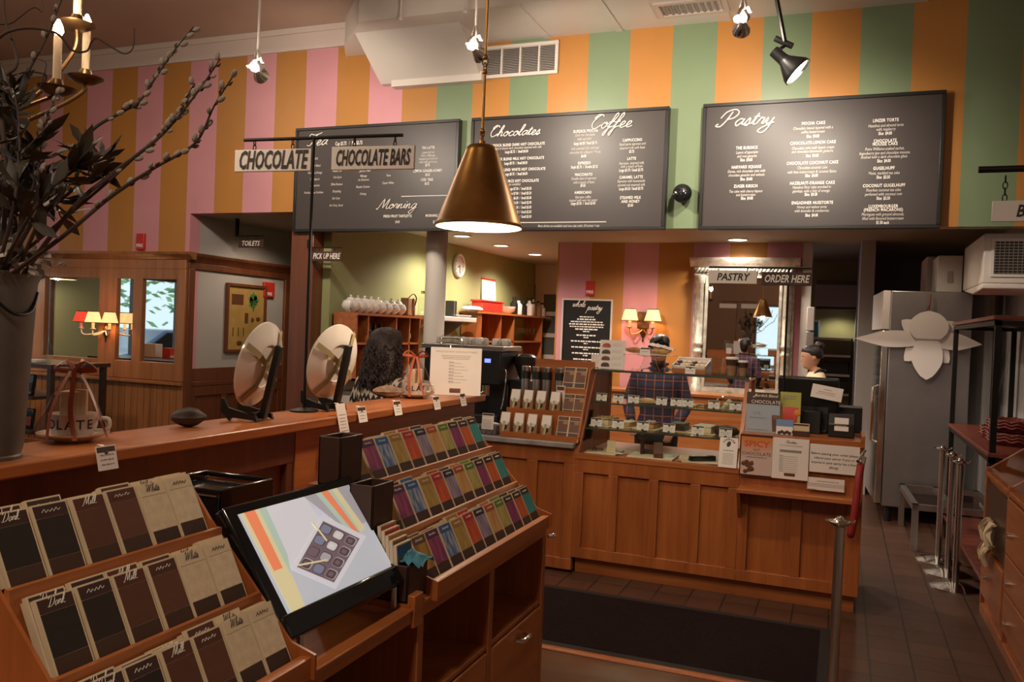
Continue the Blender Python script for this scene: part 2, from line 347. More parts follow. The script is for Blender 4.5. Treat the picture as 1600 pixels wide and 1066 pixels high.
def script_mb(mb, word, xh, loc, r, plane='XZ', mi=0, slant=0.42, center=True, wide=1.0):
    W = sum(GL[c][0] for c in word)*xh*wide; x = -W/2 if center else 0
    for ch in word:
        adv, strokes = GL[ch]
        for st in strokes:
            pts = []
            for p in catmull([(a, b, 0) for a, b in st], 4):
                u, v = x+(p.x*wide+p.y*slant)*xh, p.y*xh
                pts.append((loc[0]+u, loc[1], loc[2]+v) if plane == 'XZ' else ((loc[0], loc[1]+u, loc[2]+v) if plane == 'YZ' else (loc[0]+u, loc[1]+v, loc[2])))
            mb.tube(pts, r, 4, mi)
        x += adv*xh*wide
def scribble(mb, w, h, loc, r, plane='XZ', mi=0, seed=0):
    R = random.Random(seed); n = max(4, int(w/h*2.2)); pts = []
    for i in range(n+1):
        u = -w/2+w*i/n; v = (h*0.5*(1 if i % 2 else -0.4))*R.uniform(.5, 1.3)+0*u
        pts.append((u+v*0.4, v, 0))
    pts = catmull(pts, 3)
    mb.tube([((loc[0]+p.x, loc[1], loc[2]+p.y) if plane == 'XZ' else (loc[0], loc[1]+p.x, loc[2]+p.y)) for p in pts], r, 3, mi)
def bars(mb, x0, x1, z, h, y, mi=0, seed=0):
    """a line of unreadably small print: short dashes"""
    R = random.Random(seed); x = x0
    while x < x1-0.002:
        l = R.uniform(1.2, 3.6)*h; e = min(x+l, x1); mb.quad((x, y, z-h/2), (e, y, z-h/2), (e, y, z+h/2), (x, y, z+h/2), mi); x = e+h*0.6
def frame_mb(mb, x0, x1, z0, z1, wd, y0, y1, mi=0):
    mb.box((x0, y0, z0), (x1, y1, z0+wd), mi); mb.box((x0, y0, z1-wd), (x1, y1, z1), mi)
    mb.box((x0, y0, z0+wd), (x0+wd, y1, z1-wd), mi); mb.box((x1-wd, y0, z0+wd), (x1, y1, z1-wd), mi)
ORD = ['first', 'second', 'third', 'fourth', 'fifth', 'sixth', 'seventh', 'eighth', 'ninth', 'tenth', 'eleventh', 'twelfth']
# ------------------------------------------------------------------ the room
XL, XR, YB, YW, ZC = -9.8, 1.75, -3.4, 7.0, 4.45
ZS = 2.68                                             # ceiling of the service area behind the striped wall
# floors
b = MB(); b.box((XL, YB, -0.1), (XR+0.6, 3.98, 0)); o = struct(b.build('floor', 'oakfloor'))
b = MB(); b.box((XL, 4.03, -0.1), (XR+0.6, 15, 0)); struct(b.build('floor_tiled', 'tile'))
b = MB(); b.prismX([(3.98, -0.05), (4.03, -0.05), (4.03, 0.004), (4.02, 0.012), (3.99, 0.012), (3.98, 0.004)], XL, XR); struct(b.build('trim_1', 'cherry_x'))
# striped wall with its two openings below
b = MB()
b.box((XL, YW, 0), (-6.44, YW+0.15, ZC)); b.box((-6.44, YW, ZS), (-5.13, YW+0.15, ZC)); b.box((-5.13, YW, 2.49), (XR+0.6, YW+0.15, ZC))
struct(b.build('wall_front', 'stripe', smooth=0))
b = MB(); b.box((XL, YB-0.4, ZC), (XR+0.6, YW+0.15, ZC+0.1)); struct(b.build('ceiling', 'ceil'))
# crown moulding along the striped wall
b = MB(); pr_ = [(7.0, 4.28), (6.975, 4.28), (6.965, 4.31), (6.93, 4.335), (6.90, 4.37), (6.87, 4.40), (6.85, 4.40), (6.84, 4.45), (7.0, 4.45)]
b.prismX(pr_, XL, XR); struct(b.build('trim_2', 'trimw'))
# left (street) wall with shop windows
WIN = [(-2.2, -0.4), (0.4, 2.0), (3.40, 4.72), (5.75, 6.35)]
b = MB(); ys = [YB]+[v for q in WIN for v in q]+[YW]
for i in range(0, len(ys), 2): b.box((XL-0.2, ys[i], 0), (XL, ys[i+1], ZC))
for y0, y1 in WIN: b.box((XL-0.2, y0, 0), (XL, y1, 0.75)); b.box((XL-0.2, y0, 2.75), (XL, y1, ZC))
struct(b.build('wall_left', mat('sage_paint', (0.22, 0.24, 0.14), 0.6)))
for i, (y0, y1) in enumerate(WIN):
    b = MB()
    for q in (y0, y1-0.06): b.box((XL-0.14, q, 0.75), (XL-0.02, q+0.06, 2.75))
    (b.box((XL-0.14, 4.26, 0.75), (XL-0.02, 4.36, 2.75)) if i == 2 else None); b.box((XL-0.14, y0, 0.75), (XL-0.02, y1, 0.82)); b.box((XL-0.14, y0, 2.69), (XL-0.02, y1, 2.75)); b.box((XL-0.12, y0, 2.12), (XL-0.04, y1, 2.17))
    wn = struct(b.build('window_%d' % (i+1), 'darkwood'))
    b = MB(); b.box((XL-0.09, y0+0.06, 0.82), (XL-0.085, y1-0.06, 2.69)); b.build('window_pane', 'glass', wn)
# back wall behind the camera, with the shop door and window
b = MB()
for x0, x1, z0, z1 in ((XL, -2.15, 0, ZC), (-2.15, -1.35, 0, 0.6), (-2.15, -1.35, 2.5, ZC), (-1.35, XR+0.6, 0, ZC)): b.box((x0, YB-0.2, z0), (x1, YB, z1))
struct(b.build('wall_back', mat('umber_paint', (0.13, 0.055, 0.025), 0.6)))
b = MB(); frame_mb(b, -2.15, -1.35, 0.6, 2.5, 0.06, YB-0.15, YB-0.03); wn = struct(b.build('window_5', 'darkwood'))
b = MB(); b.box((-2.09, YB-0.09, 0.66), (-1.41, YB-0.085, 2.44)); b.build('window_pane', 'glass', wn)
# right wall, white bead-board below
b = MB(); b.box((XR, YB, 0), (XR+0.15, 5.81, ZC)); b.box((1.37, 5.81, 0), (XR+0.15, 12, ZC)); struct(b.build('wall_right', mat('pale_board_wall', (0.46, 0.43, 0.42), 0.55)))
b = MB()
for i in range(60):
    y = 5.9+i*0.1; b.box((1.358, y+0.004, 0.1), (1.37, y+0.096, 2.1))
struct(b.build('trim_3', mat('bead_board', (0.50, 0.47, 0.46), 0.5)))
# service area: ceiling, inner striped wall, green wall, far wall
b = MB(); b.box((-6.6, YW+0.15, ZS), (XR+0.6, 15, ZS+0.1)); struct(b.build('ceiling_service', mat('service_ceiling', (0.40, 0.34, 0.26), 0.6)))
b = MB(); b.box((-3.28, 9.8, 0), (-0.43, 9.95, ZS)); b.box((-3.28, 9.95, 0), (-3.1, 13.2, ZS)); struct(b.build('wall_inner', 'stripe_in', smooth=0))
b = MB(); b.box((-4.9, 7.15, 1.32), (-4.78, 13.2, ZS), 0); b.box((-4.9, 7.15, 0), (-4.775, 13.2, 1.32), 1)
struct(b.build('wall_green', ['greenwall', 'white']))
b = MB(); b.box((-5.0, 13.2, 0), (-2.9, 13.35, ZS)); struct(b.build('wall_far', 'greenwall'))
b = MB(); b.box((-5.13, 6.97, 0), (-4.87, 7.17, ZS)); struct(b.build('trim_4', 'mahog', bevel=0.006))
# kitchen beyond the inner wall, right
b = MB(); b.box((-1.0, 12.0, 0), (0.30, 12.15, ZS)); struct(b.build('wall_kitchen', 'yelwall'))
b = MB(); b.box((0.16, 9.6, 0), (0.30, 12.0, ZS)); struct(b.build('wall_partition', 'greywall'))
b = MB(); b.box((-0.43, 9.78, 0), (-0.33, 9.97, ZS)); struct(b.build('trim_5', 'white'))
b = MB(); b.box((0.3, 11.9, 0), (XR, 12.05, ZS)); struct(b.build('wall_passage', 'greywall'))
# corridor to the toilets
CX = -6.44
b = MB(); b.box((CX-0.12, YW+0.15, 0), (CX, 10.0, ZS)); struct(b.build('wall_corridor', 'greywall'))
b = MB(); b.box((CX-0.12, 9.9, 0), (-4.9, 10.05, ZS)); struct(b.build('wall_corridor_end', 'mahog'))
b = MB()
b.box((CX, 6.98, 2.10), (CX+0.03, 9.9, 2.17)); b.prismY([(CX, 2.17), (CX+0.035, 2.17), (CX+0.05, 2.2), (CX+0.09, 2.235), (CX+0.10, 2.265), (CX, 2.265)], 6.96, 9.9)
b.box((CX, 6.981, 0), (CX+0.0315, 7.07, 2.101)); b.box((CX, 8.62, 0), (CX+0.037, 8.78, 2.101))
b.box((CX, 7.07, 0.85), (CX+0.035, 9.9, 0.90)); b.box((CX, 7.07, 0.9), (CX+0.02, 8.62, 1.04))
b.box((CX, 7.0, 0), (CX+0.012, 9.9, 0.85))
for y in (7.05, 7.55, 8.05, 8.55): b.box((CX, y, 0), (CX+0.0285, y+0.08, 0.849))
b.box((CX, 7.0, 0.74), (CX+0.03, 9.9, 0.85)); b.box((CX, 7.0, 0), (CX+0.03, 9.9, 0.14))
struct(b.build('trim_6', 'mahog', bevel=0.004))
# wood mirror wall of the alcove, left
b = MB(); y1, y0 = 7.0, 6.955
XA, XB = -8.75, CX+0.005
def pX(px, py): return atY(6.96, px, py).x
zt, zm1, zm0 = 2.09, 1.98, 1.09
edges = [XA, pX(70, 480), pX(155, 480), pX(182, 480), pX(208, 480), pX(222, 480), pX(275, 480), XB]
b.box((XA, y0, 2.09), (XB, y1, 2.19)); b.prismX([(7.0, 2.19), (6.95, 2.19), (6.93, 2.215), (6.89, 2.24), (6.88, 2.27), (7.0, 2.27)], XA, XB+0.1)
for i in (0, 2, 4, 6): b.box((edges[i], y0, 0.9), (edges[i+1], y1, 2.09))
for i in (1, 3, 5): b.box((edges[i], y0, 0.9), (edges[i+1], y1, zm0)); b.box((edges[i], y0, zm1), (edges[i+1], y1, 2.09))
struct(b.build('trim_7', 'pine', bevel=0.004))
for i in (1, 3, 5):
    b = MB(); b.box((edges[i], 6.985, zm0), (edges[i+1], 6.99, zm1)); mo = b.build('wall_mirror', 'mirror')
    tag(mo, {1: 'wide wall mirror left of the pine post in the alcove', 3: 'narrow wall mirror strip right of the pine post', 5: 'tall wall mirror at the right end of the pine wall'}[i], 'mirror', 'mirrors of the alcove wall')
b = MB(); n = 26; wd = (XB-XA)/n
for i in range(n): b.box((XA+i*wd+0.004, 6.97, 0), (XA+(i+1)*wd-0.004, 7.0, 0.86))
b.box((XA, 6.985, 0), (XB, 7.0, 0.86)); b.box((XA, 6.93, 0.86), (XB, 7.0, 0.895)); b.box((XA, 6.95, 0), (XB, 7.0, 0.12))
struct(b.build('trim_8', 'pine', bevel=0.003))
# boxed duct under the ceiling
b = MB(); zb = 4.18
poly = [(-3.97, 6.22), (-0.07, 6.22), (0.5, 6.6), (0.5, 7.0), (-4.6, 7.0), (-4.45, 6.75)]
b.prismZ(poly, zb, ZC)
b.prismX([(6.45, zb), (7.0, zb), (7.0, 3.86), (6.93, 3.86)], -4.15, -3.12); b.box((-4.02, 6.9, 3.82), (-3.1, 7.0, 3.90))
for x in (-2.55, -1.9, -1.0): b.box((x, 6.215, zb-0.008), (x+0.06, 7.0, zb+0.01))
b.tube([(-4.1, 6.62, zb-0.05), (-3.3, 6.55, zb-0.05)], 0.018, 8)
struct(b.build('ceiling_duct', 'white', smooth=20))
b = MB()
for x in (-3.55, -2.95): b.cyl((x, 6.2, zb-0.02), (x, 6.2, ZC), 0.008, 8); b.ball((x, 6.2, zb-0.02), 0.02, 8)
tag(b.build('conduit_rods', 'white'), 'pair of thin white hanger rods down the front of the ceiling duct', 'conduit')
# wall grille and ceiling register
def grille(name, label, x0, x1, z0, z1, y, n, cells, t=0.03):
    t_ = thing(name, label, 'vent', ((x0+x1)/2, y, (z0+z1)/2)); hw, hh = (x1-x0)/2, (z1-z0)/2
    b = MB(); frame_mb(b, -hw, hw, -hh, hh, 0.03, -t, 0); b.build('frame', 'white', t_, bevel=0.004)
    b = MB(); b.box((-hw+0.02, -0.004, -hh+0.02), (hw-0.02, 0, hh-0.02)); b.build('backing', 'black', t_)
    b = MB()
    for i in range(n):
        z = -hh+0.035+(2*hh-0.07)*i/(n-1); b.add([(-hw+0.03, -0.022, z-0.006), (hw-0.03, -0.022, z-0.006), (hw-0.03, -0.008, z+0.006), (-hw+0.03, -0.008, z+0.006)], [(0,1,2,3)])
    for i in range(1, cells): x = -hw+2*hw*i/cells; b.box((x-0.008, -0.026, -hh+0.02), (x+0.008, -0.004, hh-0.02))
    b.build('louvres', 'white', t_); return t_
g = atY(7, 768, 64); g2 = atY(7, 866, 115)
grille('wall_grille', 'white louvred air grille high on the striped wall right of the duct', g.x-0.06, g2.x+0.04, 3.85, 4.14, 6.995, 16, 4)
b = MB(); b.box((-3.14, 6.985, 3.82), (g.x-0.06, 7.0, 4.18)); struct(b.build('trim_9', 'white'))
gp = atZ(zb, 1082, 13)
t = thing('ceiling_register', 'white ceiling register in the underside of the duct beside the track lamp', 'vent', (gp.x, 6.62, zb-0.002))
b = MB()
for q in ((-0.28, -0.15, 0.28, -0.11), (-0.28, 0.11, 0.28, 0.15), (-0.28, -0.11, -0.24, 0.11), (0.24, -0.11, 0.28, 0.11)): b.box((q[0], q[1], -0.02), (q[2], q[3], 0))
b.build('frame', 'trimw', t)
b = MB()
for i in range(10): x = -0.22+i*0.05; b.box((x, -0.11, -0.014), (x+0.02, 0.11, -0.004))
b.build('louvres', 'inkgrey', t)
# french door at the far end
t = MB(); d = t
x0, x1, yd = -4.66, -3.3, 13.17
frame_mb(d, x0-0.1, x1, 0, 2.35, 0.1, yd-0.05, yd+0.03); d.box((x0, yd-0.02, 0.1), (x1-0.1, yd, 0.45))
for i in range(5): x = x0+(x1-0.1-x0)*i/4; d.box((x-0.04, yd-0.03, 0.4), (x+0.04, yd+0.01, 2.25))
for i in range(6): z = 0.45+1.78*i/5; d.box((x0, yd-0.028, z-0.035), (x1-0.1, yd+0.01, z+0.035))
dr = struct(d.build('door_1', 'trimw'))
b = MB(); b.box((x0, yd-0.005, 0.45), (x1-0.1, yd, 2.23)); b.build('door_pane', mat('dusk_pane', (0.10, 0.10, 0.09), 0.15), dr)
b = MB(); b.box((-4.77, 13.1, 2.35), (-3.29, 13.2, ZS)); struct(b.build('trim_10', 'trimw'))
# trees and a street outside the windows, seen in the mirrors
M['foliage'] = mat('street_tree_leaves', (0.22, 0.42, 0.18), 0.8, var=0.5, scale=3)
R = random.Random(3)
for i, (y, x, h) in enumerate(((-5.7, -20.0, 4.6), (-10.2, -22, 5.2), (-7.6, -24.2, 6.0), (9.5, -17, 5))):
    t = thing('street_tree', ['leafy street tree outside, reflected in the right alcove mirror', 'leafy street tree outside, farther back along the street', 'leafy street tree outside, straight across from the middle shop window', 'leafy street tree outside at the far end of the street'][i], 'tree', (x, y, -0.1), 0, 'street trees outside')
    b = MB(); b.tube([(0, 0, 0), (0.1, 0, 1.2), (0, 0.1, h*0.7)], [0.16, 0.13, 0.06], 8); b.build('trunk', 'bark', t)
    b = MB()
    for k in range(170):
        c = Vector((R.gauss(0, .7), R.gauss(0, .9), h*0.62+R.gauss(0, .75))); a = R.uniform(0, 6.28); e = R.uniform(.10, .22)
        u = Vector((math.cos(a), math.sin(a), R.uniform(-.6, .6)))*e; v = Vector((-math.sin(a)*.4, math.cos(a)*.4, .6))*e*0.6
        b.quad(c-u, c-v, c+u, c+v)
    b.build('foliage', 'foliage', t, smooth=0)
t = thing('car', 'dark blue parked car outside, reflected low in the right alcove mirror', 'car', (-14.2, -1.0, -0.12), 0.15)
b = MB(); b.prismX([(-2.1, .35), (-2.1, .75), (-1.2, .88), (-.6, 1.38), (.8, 1.40), (1.5, .92), (2.1, .82), (2.1, .35)], -.85, .85); b.build('body', mat('car_paint', (.05, .08, .16), .25, coat=.5), t, bevel=.06)
b = MB(); b.prismX([(-1.0, .92), (-.55, 1.32), (.75, 1.34), (1.3, .94)], -.86, .86); b.build('windows', 'gloss', t)
for y in (-1.35, 1.3): b = MB(); b.cyl((-.88, y, .33), (.88, y, .33), .33, 24); b.build('wheels', 'black', t)
b = MB(); b.box((-30, -12, -0.25), (XL-0.25, 16, -0.12)); struct(b.build('ground_street', mat('pale_pavement', (0.45, 0.45, 0.45), 0.8)))
# ------------------------------------------------------------------ menu boards on the striped wall
BY = 6.93
def menu_board(label, tl, br, lines, scripts, rules=()):
    """corners and lines given where they stand on the wall plane"""
    x0, x1 = tl[0], br[0]; z0, z1 = br[1], tl[1]
    t = thing('menu_board', label, 'menu board', ((x0+x1)/2, BY, z0)); ox = (x0+x1)/2
    b = MB(); frame_mb(b, x0-ox, x1-ox, 0, z1-z0, 0.028, -0.012, 0.06); b.build('frame', 'black', t, bevel=0.004)
    b = MB(); b.box((x0-ox+0.02, 0, 0.02), (x1-ox-0.02, 0.05, z1-z0-0.02)); b.build('panel', 'board', t)
    for kind, px, py, s in lines:
        b = MB(); p = atY(BY-0.004, px, py); q = (p.x-ox, -0.004, p.z-z0)
        if kind == 'H': b.text(s, 0.034, q, bold=0.014, spacing=1.1, squash=0.73)
        elif kind == 'D': b.text(s, 0.032, q, shear=0.22, bold=0.002, squash=0.70)
        elif kind == 'P': b.text(s, 0.034, q, bold=0.010, squash=0.60)
        else: b.text(s, 0.05, q, bold=0.012, squash=0.60)
        b.build({'H': 'item_name', 'D': 'item_description', 'P': 'price', 'B': 'heading_price'}[kind], 'ink' if kind != 'D' else 'inkdim', t, smooth=0)
    for word, px, py, xh in scripts:
        p = atY(BY-0.008, px, py); b = MB(); script_mb(b, word, xh, (p.x-ox, -0.008, p.z-z0), 0.0048*xh/0.05, wide=1.35); b.build('script_heading', 'ink', t)
    if rules:
        b = MB()
        for px0, px1, py in rules:
            p, q = atY(BY-0.004, px0, py), atY(BY-0.004, px1, py); b.box((p.x-ox, -0.005, p.z-z0-0.004), (q.x-ox, 0, p.z-z0+0.004))
        b.build('rule_line', 'inkdim', t)
    return t
TL = [('B',545,224,'Cup $3.75   /   Pot $3.75'),('D',492,248,'HERBAL'),('D',492,259,'Burdick Blend'),('D',492,270,'Harmonie Orange'),('D',492,280,'Lemongrass'),('D',492,290,'Peppermint'),('D',490,301,'Rooibos-Rose Orchidee'),
 ('D',527,267,'Masala Chai'),('D',527,277,'Chai Spice'),('D',526,288,'China Keemun'),('D',526,299,'Darjeeling'),('D',525,310,'Earl Grey'),('D',525,321,'Earl Grey, Decaf'),
 ('D',570,267,'Jasmine Pearl'),('D',568,275,'Melange'),('D',568,281,'de Chamonix'),('D',567,292,'Russian Caravan'),('D',567,303,'Oolong'),('D',607,274,'Rose'),('D',606,286,'Classic White'),
 ('H',669,231,'TEA LATTE'),('D',669,238,'Loose leaf tea'),('D',669,243,'Chai or Melange,'),('D',669,248,'steeped and steamed'),('D',669,253,'with milk and honey'),('P',668,258,'$3.75'),
 ('H',668,267,'LEMON-GINGER-HONEY'),('P',668,273,'$3.25'),('H',667,281,'ICED TEAS'),('P',667,287,'$3.25'),('H',621,338,'FRESH FRUIT TARTLETTE'),('P',621,347,'$4.00'),('H',682,337,'MORNING PASTRY'),('P',680,347,'$3.50')]
menu_board('black tea menu board, leftmost of the three on the striped wall', (-5.09, 3.49), (-3.31, 2.47), TL, [('Tea', 496, 227, 0.05), ('Morning', 620, 326, 0.042)], [(627, 703, 307)])
CL = [('H',808,226,'BURDICK BLEND DARK HOT CHOCOLATE'),('D',808,231,'Blend of shaved dark chocolate steamed with milk'),('P',807,237,'Large $5.75  /  Small $4.50'),('H',808,248,'BURDICK BLEND MILK HOT CHOCOLATE'),('P',806,255,'Large $5.75  /  Small $4.50'),
 ('H',808,265,'BURDICK BLEND WHITE HOT CHOCOLATE'),('P',806,272,'Large $5.75  /  Small $4.50'),('H',806,283,'SINGLE SOURCE HOT CHOCOLATE'),('D',804,288,'(as available)')]
for i, s in enumerate(['$7.50  /  Small $5.50','$7.00  /  Small $5.30','$6.50  /  Small $5.00','$6.50  /  Small $5.00','$6.50  /  Small $5.00','$6.50  /  Small $5.50','$6.50  /  Small $5.00']): CL.append(('P', 812, 295+i*7.3, 'Large '+s))
CL += [('D',888,353,'Most drinks are available iced (one size only). All prices + tax.'),
 ('H',915,205,'BURDICK MOCHA'),('D',914,211,'Dark hot chocolate'),('D',913,217,'with espresso'),('P',915,224,'Large $6.50 / Small $5.75'),('D',914,232,'Add steamed milk with less'),('D',914,238,'chocolate for a Regular Mocha'),('P',912,244,'$6.00'),
 ('H',913,255,'ESPRESSO'),('P',913,261,'Single $2.75  /  Double $3.25'),('H',912,273,'MACCHIATO'),('D',912,279,'Double shot of espresso'),('D',912,285,'with a touch of foam'),('P',911,290,'$3.65'),('H',911,301,'AMERICANO'),('D',911,308,'Espresso coffee'),('D',911,313,'topped with very hot water'),('P',911,318,'Large $3.50  /  Small $3.00'),
 ('H',988,219,'CAPPUCCINO'),('D',988,225,'Equal parts espresso and'),('D',988,231,'steamed milk with foam'),('P',987,237,'$3.75'),('H',987,248,'LATTE'),('D',987,255,'Espresso, steamed milk,'),('D',987,260,'with a touch of foam'),('P',986,266,'Large $3.75 / Small $3.75'),
 ('H',986,277,'CARAMEL LATTE'),('D',986,283,'Espresso with housemade'),('D',986,289,'caramel and steamed milk'),('P',986,295,'Large $4.25 / Small $3.75'),('H',985,309,'STEAMED MILK'),('H',985,315,'AND HONEY'),('P',985,321,'$3.00')]
menu_board('black chocolates and coffee menu board in the middle of the striped wall', (-3.19, 3.49), (-1.40, 2.47), CL, [('Chocolates', 803, 212, 0.041), ('Coffee', 953, 200, 0.050)], [(812, 947, 348)])
PL = [('H',1167,231,'THE BURDICK'),('D',1167,238,'Layers of japonaise'),('D',1167,244,'and rum ganache'),('P',1166,250,'Slice  $4.00'),('H',1166,261,'HARVARD SQUARE'),('D',1166,267.5,'Dense, rich chocolate cake with'),('D',1166,273.5,'chocolate ganache and walnuts'),('P',1166,280,'Slice  $4.00'),('H',1165,291,'ZUGER KIRSCH'),('D',1165,299,'Tea cake with cherry liqueur'),('D',1165,304.5,'and buttercream'),('P',1167,310,'Slice  $4.00'),
 ('H',1271,192.5,'MOCHA CAKE'),('D',1270,200,'Chocolate biscuit layered with a'),('D',1270,206,'coffee buttercream'),('P',1270,213,'Slice  $4.00'),('H',1270,223,'CHOCOLATE-LEMON CAKE'),('D',1270,231,'Chocolate cake with lemon cream'),('D',1269,236.5,'and chocolate-limoncello ganache'),('P',1269,243.5,'Slice  $4.00'),('H',1269,254.5,'CHOCOLATE COCONUT CAKE'),('D',1269,262,'Chocolate-coconut cake'),('D',1268,268.5,'with lime buttercream & coconut flakes'),('P',1268,274.5,'Slice  $4.00'),
 ('H',1269,286,'HAZELNUT-ORANGE CAKE'),('D',1268,292.5,'Hazelnut flour cake enrobed in'),('D',1267,298.5,'gianduja, with a hint of orange'),('P',1267,304,'Slice  $4.50'),('H',1269,317,'ENGADINER NUSSTORTE'),('D',1268,323.5,'Honey and walnut torte'),('D',1268,329.5,'with lavender & cranberries'),('P',1268,336.5,'Slice  $4.00'),
 ('H',1384,188,'LINZER TORTE'),('D',1384,196,'Hazelnut and almond torte'),('D',1384,202,'with raspberry'),('P',1383,208.5,'Slice  $4.00'),('H',1383,220,'CHOCOLATE'),('H',1383,225,'MOUSSE CAKE'),('D',1382,232.5,'Poire Williams-soaked sachet,'),('D',1382,239,'lingonberry jam and chocolate mousse,'),('D',1381,245,'finished with a dark chocolate glaze'),('P',1381,251.5,'Slice  $4.00'),
 ('H',1381,263,'GUGELHUPF'),('D',1381,270.5,'Moist, marbled tea cake'),('P',1380,277,'Slice  $3.50'),('H',1381,290,'COCONUT GUGELHUPF'),('D',1380,297,'Flourless coconut tea cake'),('D',1380,303.5,'perfumed with coconut rum'),('P',1380,310,'Slice  $3.50'),('H',1380,322.5,'LUXEMBOURGER'),('H',1380,328,'(FRENCH MACARONS)'),('D',1379,335,'Meringues with ground almonds,'),('D',1379,341.5,'filled with flavored buttercream'),('P',1379,348,'$1.50 each')]
menu_board('black pastry menu board, rightmost on the striped wall under the black lamp', (-1.125, 3.49), (0.645, 2.47), PL, [('Pastry', 1166, 196, 0.055)])

# ------------------------------------------------------------------ hanging wooden signs on iron rods
def hang_sign(name, label, p, w_, h_, body, size, white=True, yaw=0.0, squash=0.8, chain=0.07, group=None, hooks=(-0.3, 0.3), bold=0.02):
    """p: centre of the sign"""
    t = thing(name, label, 'sign', p, (0, 0, yaw), group)
    b = MB(); b.box((-w_/2, -0.006, -h_/2), (w_/2, 0.006, h_/2)); b.build('panel', 'paper' if white else 'brown', t, bevel=0.002)
    b = MB(); vs_, _ = text_geo(body, bold, 0.22); tw = (max(v.x for v in vs_)-min(v.x for v in vs_))*size; b.text(body, size, (0, -0.0075, -0.002), bold=bold, shear=0.22, squash=min(squash, 0.90*w_/tw)); b.build('lettering', 'inkblack' if white else 'ink', t, smooth=0)
    if chain:
        for k in hooks:
            b = MB(); x = k*w_; z = h_/2
            n = max(2, int(chain/0.022))
            for i in range(n):
                z0_, r_ = z+chain*(i+0.5)/n, chain/n*0.62
                ring = [(x+(0 if i % 2 else r_*0.55*math.cos(a)), (r_*0.55*math.cos(a) if i % 2 else 0), z0_+r_*math.sin(a)) for a in [2*PI*j/10 for j in range(11)]]
                b.tube(ring, 0.0022, 5)
            b.build('hanging_chain', 'iron', t)
    return t
pb = atZ(1.25, 475, 643); d0 = 3.23; pt = atD(d0, 490, 214); ra = atD(3.31, 381, 220); rb = atD(3.13, 628, 212)
rdir = (rb-ra); yawR = math.atan2(rdir.y, rdir.x)
t = thing('sign_stand', 'thin black iron sign pole with a T bar standing on the bar counter', 'sign stand', (pb.x, pb.y, 1.25))
b = MB(); b.lathe([(0.055, 0), (0.055, 0.006), (0.03, 0.012), (0.01, 0.016)], 24); b.build('base', 'iron', t)
top = Vector((pb.x, pb.y, 2.303))
b = MB(); b.cyl((0, 0, 0.012), (0, 0, top.z-1.25), 0.006, 10); b.build('pole', 'iron', t)
b = MB(); la = (ra-pt).length; lb = (rb-pt).length; ux, uy = math.cos(yawR), math.sin(yawR)
b.cyl((-ux*la, -uy*la, ra.z-1.25), (ux*lb, uy*lb, rb.z-1.25), 0.0065, 10); b.build('cross_bar', 'iron', t)
def along(px, py, back=0.0):
    """where the sight line crosses the vertical plane of the bar"""
    n = Vector((-uy, ux, 0)); r = ray(px, py); return CAM + r*((top-CAM).dot(n)/r.dot(n))
for px0, px1, py0, py1, s, sz, hk, l in ((368, 487, 234, 268, 'CHOCOLATE', 0.098, (-0.25, 0.25), 'white hanging sign reading CHOCOLATE, left arm of the pole'), (519, 648, 229, 265, 'CHOCOLATE BARS', 0.082, (-0.23, 0.26), 'white hanging sign reading CHOCOLATE BARS, right arm of the pole')):
    p, q = along(px0, (py0+py1)/2), along(px1, (py0+py1)/2); wv = (q-p).length
    zz = abs(along(px0, py0).z-along(px0, py1).z)
    hang_sign('hanging_sign', l, (p+q)/2, wv, zz, s, sz, True, yawR, 0.74 if 'BARS' not in s else 0.78, top.z-(p.z+q.z)/2-zz/2-0.005, 'signs of the bar counter', hk, 0.03)
# pastry / order here pole on the order counter
pb2 = atY(5.55, 1222, 690); zt2 = atY(5.55, 1254, 419).z
t = thing('sign_stand', 'thin black iron sign pole with a T bar on the order counter', 'sign stand', (pb2.x-0.005, 5.55, 1.025))
b = MB(); b.lathe([(0.06, 0), (0.06, 0.006), (0.012, 0.014)], 20); b.build('base', 'iron', t)
b = MB(); b.cyl((0, 0, 0.01), (0, 0, zt2-1.025), 0.007, 8); b.build('pole', 'iron', t)
xa, xb = atY(5.55, 1112, 416).x-pb2.x, atY(5.55, 1262, 419).x-pb2.x
b = MB(); b.cyl((xa-0.01, 0, zt2-1.025), (xb+0.03, 0, zt2-1.025), 0.007, 8); b.build('cross_bar', 'iron', t)
for px0, px1, py0, py1, s, wh, l, sz in ((1107, 1183, 424, 442, 'PASTRY', True, 'white hanging sign reading PASTRY', 0.066), (1190, 1268, 427, 445, 'ORDER HERE', False, 'dark brown hanging sign reading ORDER HERE', 0.066)):
    p, q = atY(5.55, px0, (py0+py1)/2), atY(5.55, px1, (py0+py1)/2); hh = 0.085
    hang_sign('hanging_sign', l+' above the order counter', (p+q)/2, (q-p).length, hh, s, sz, wh, 0, 0.88, max(0.02, zt2-(p.z+q.z)/2-hh/2), 'signs of the order counter', (-0.3, 0.3), 0.02)
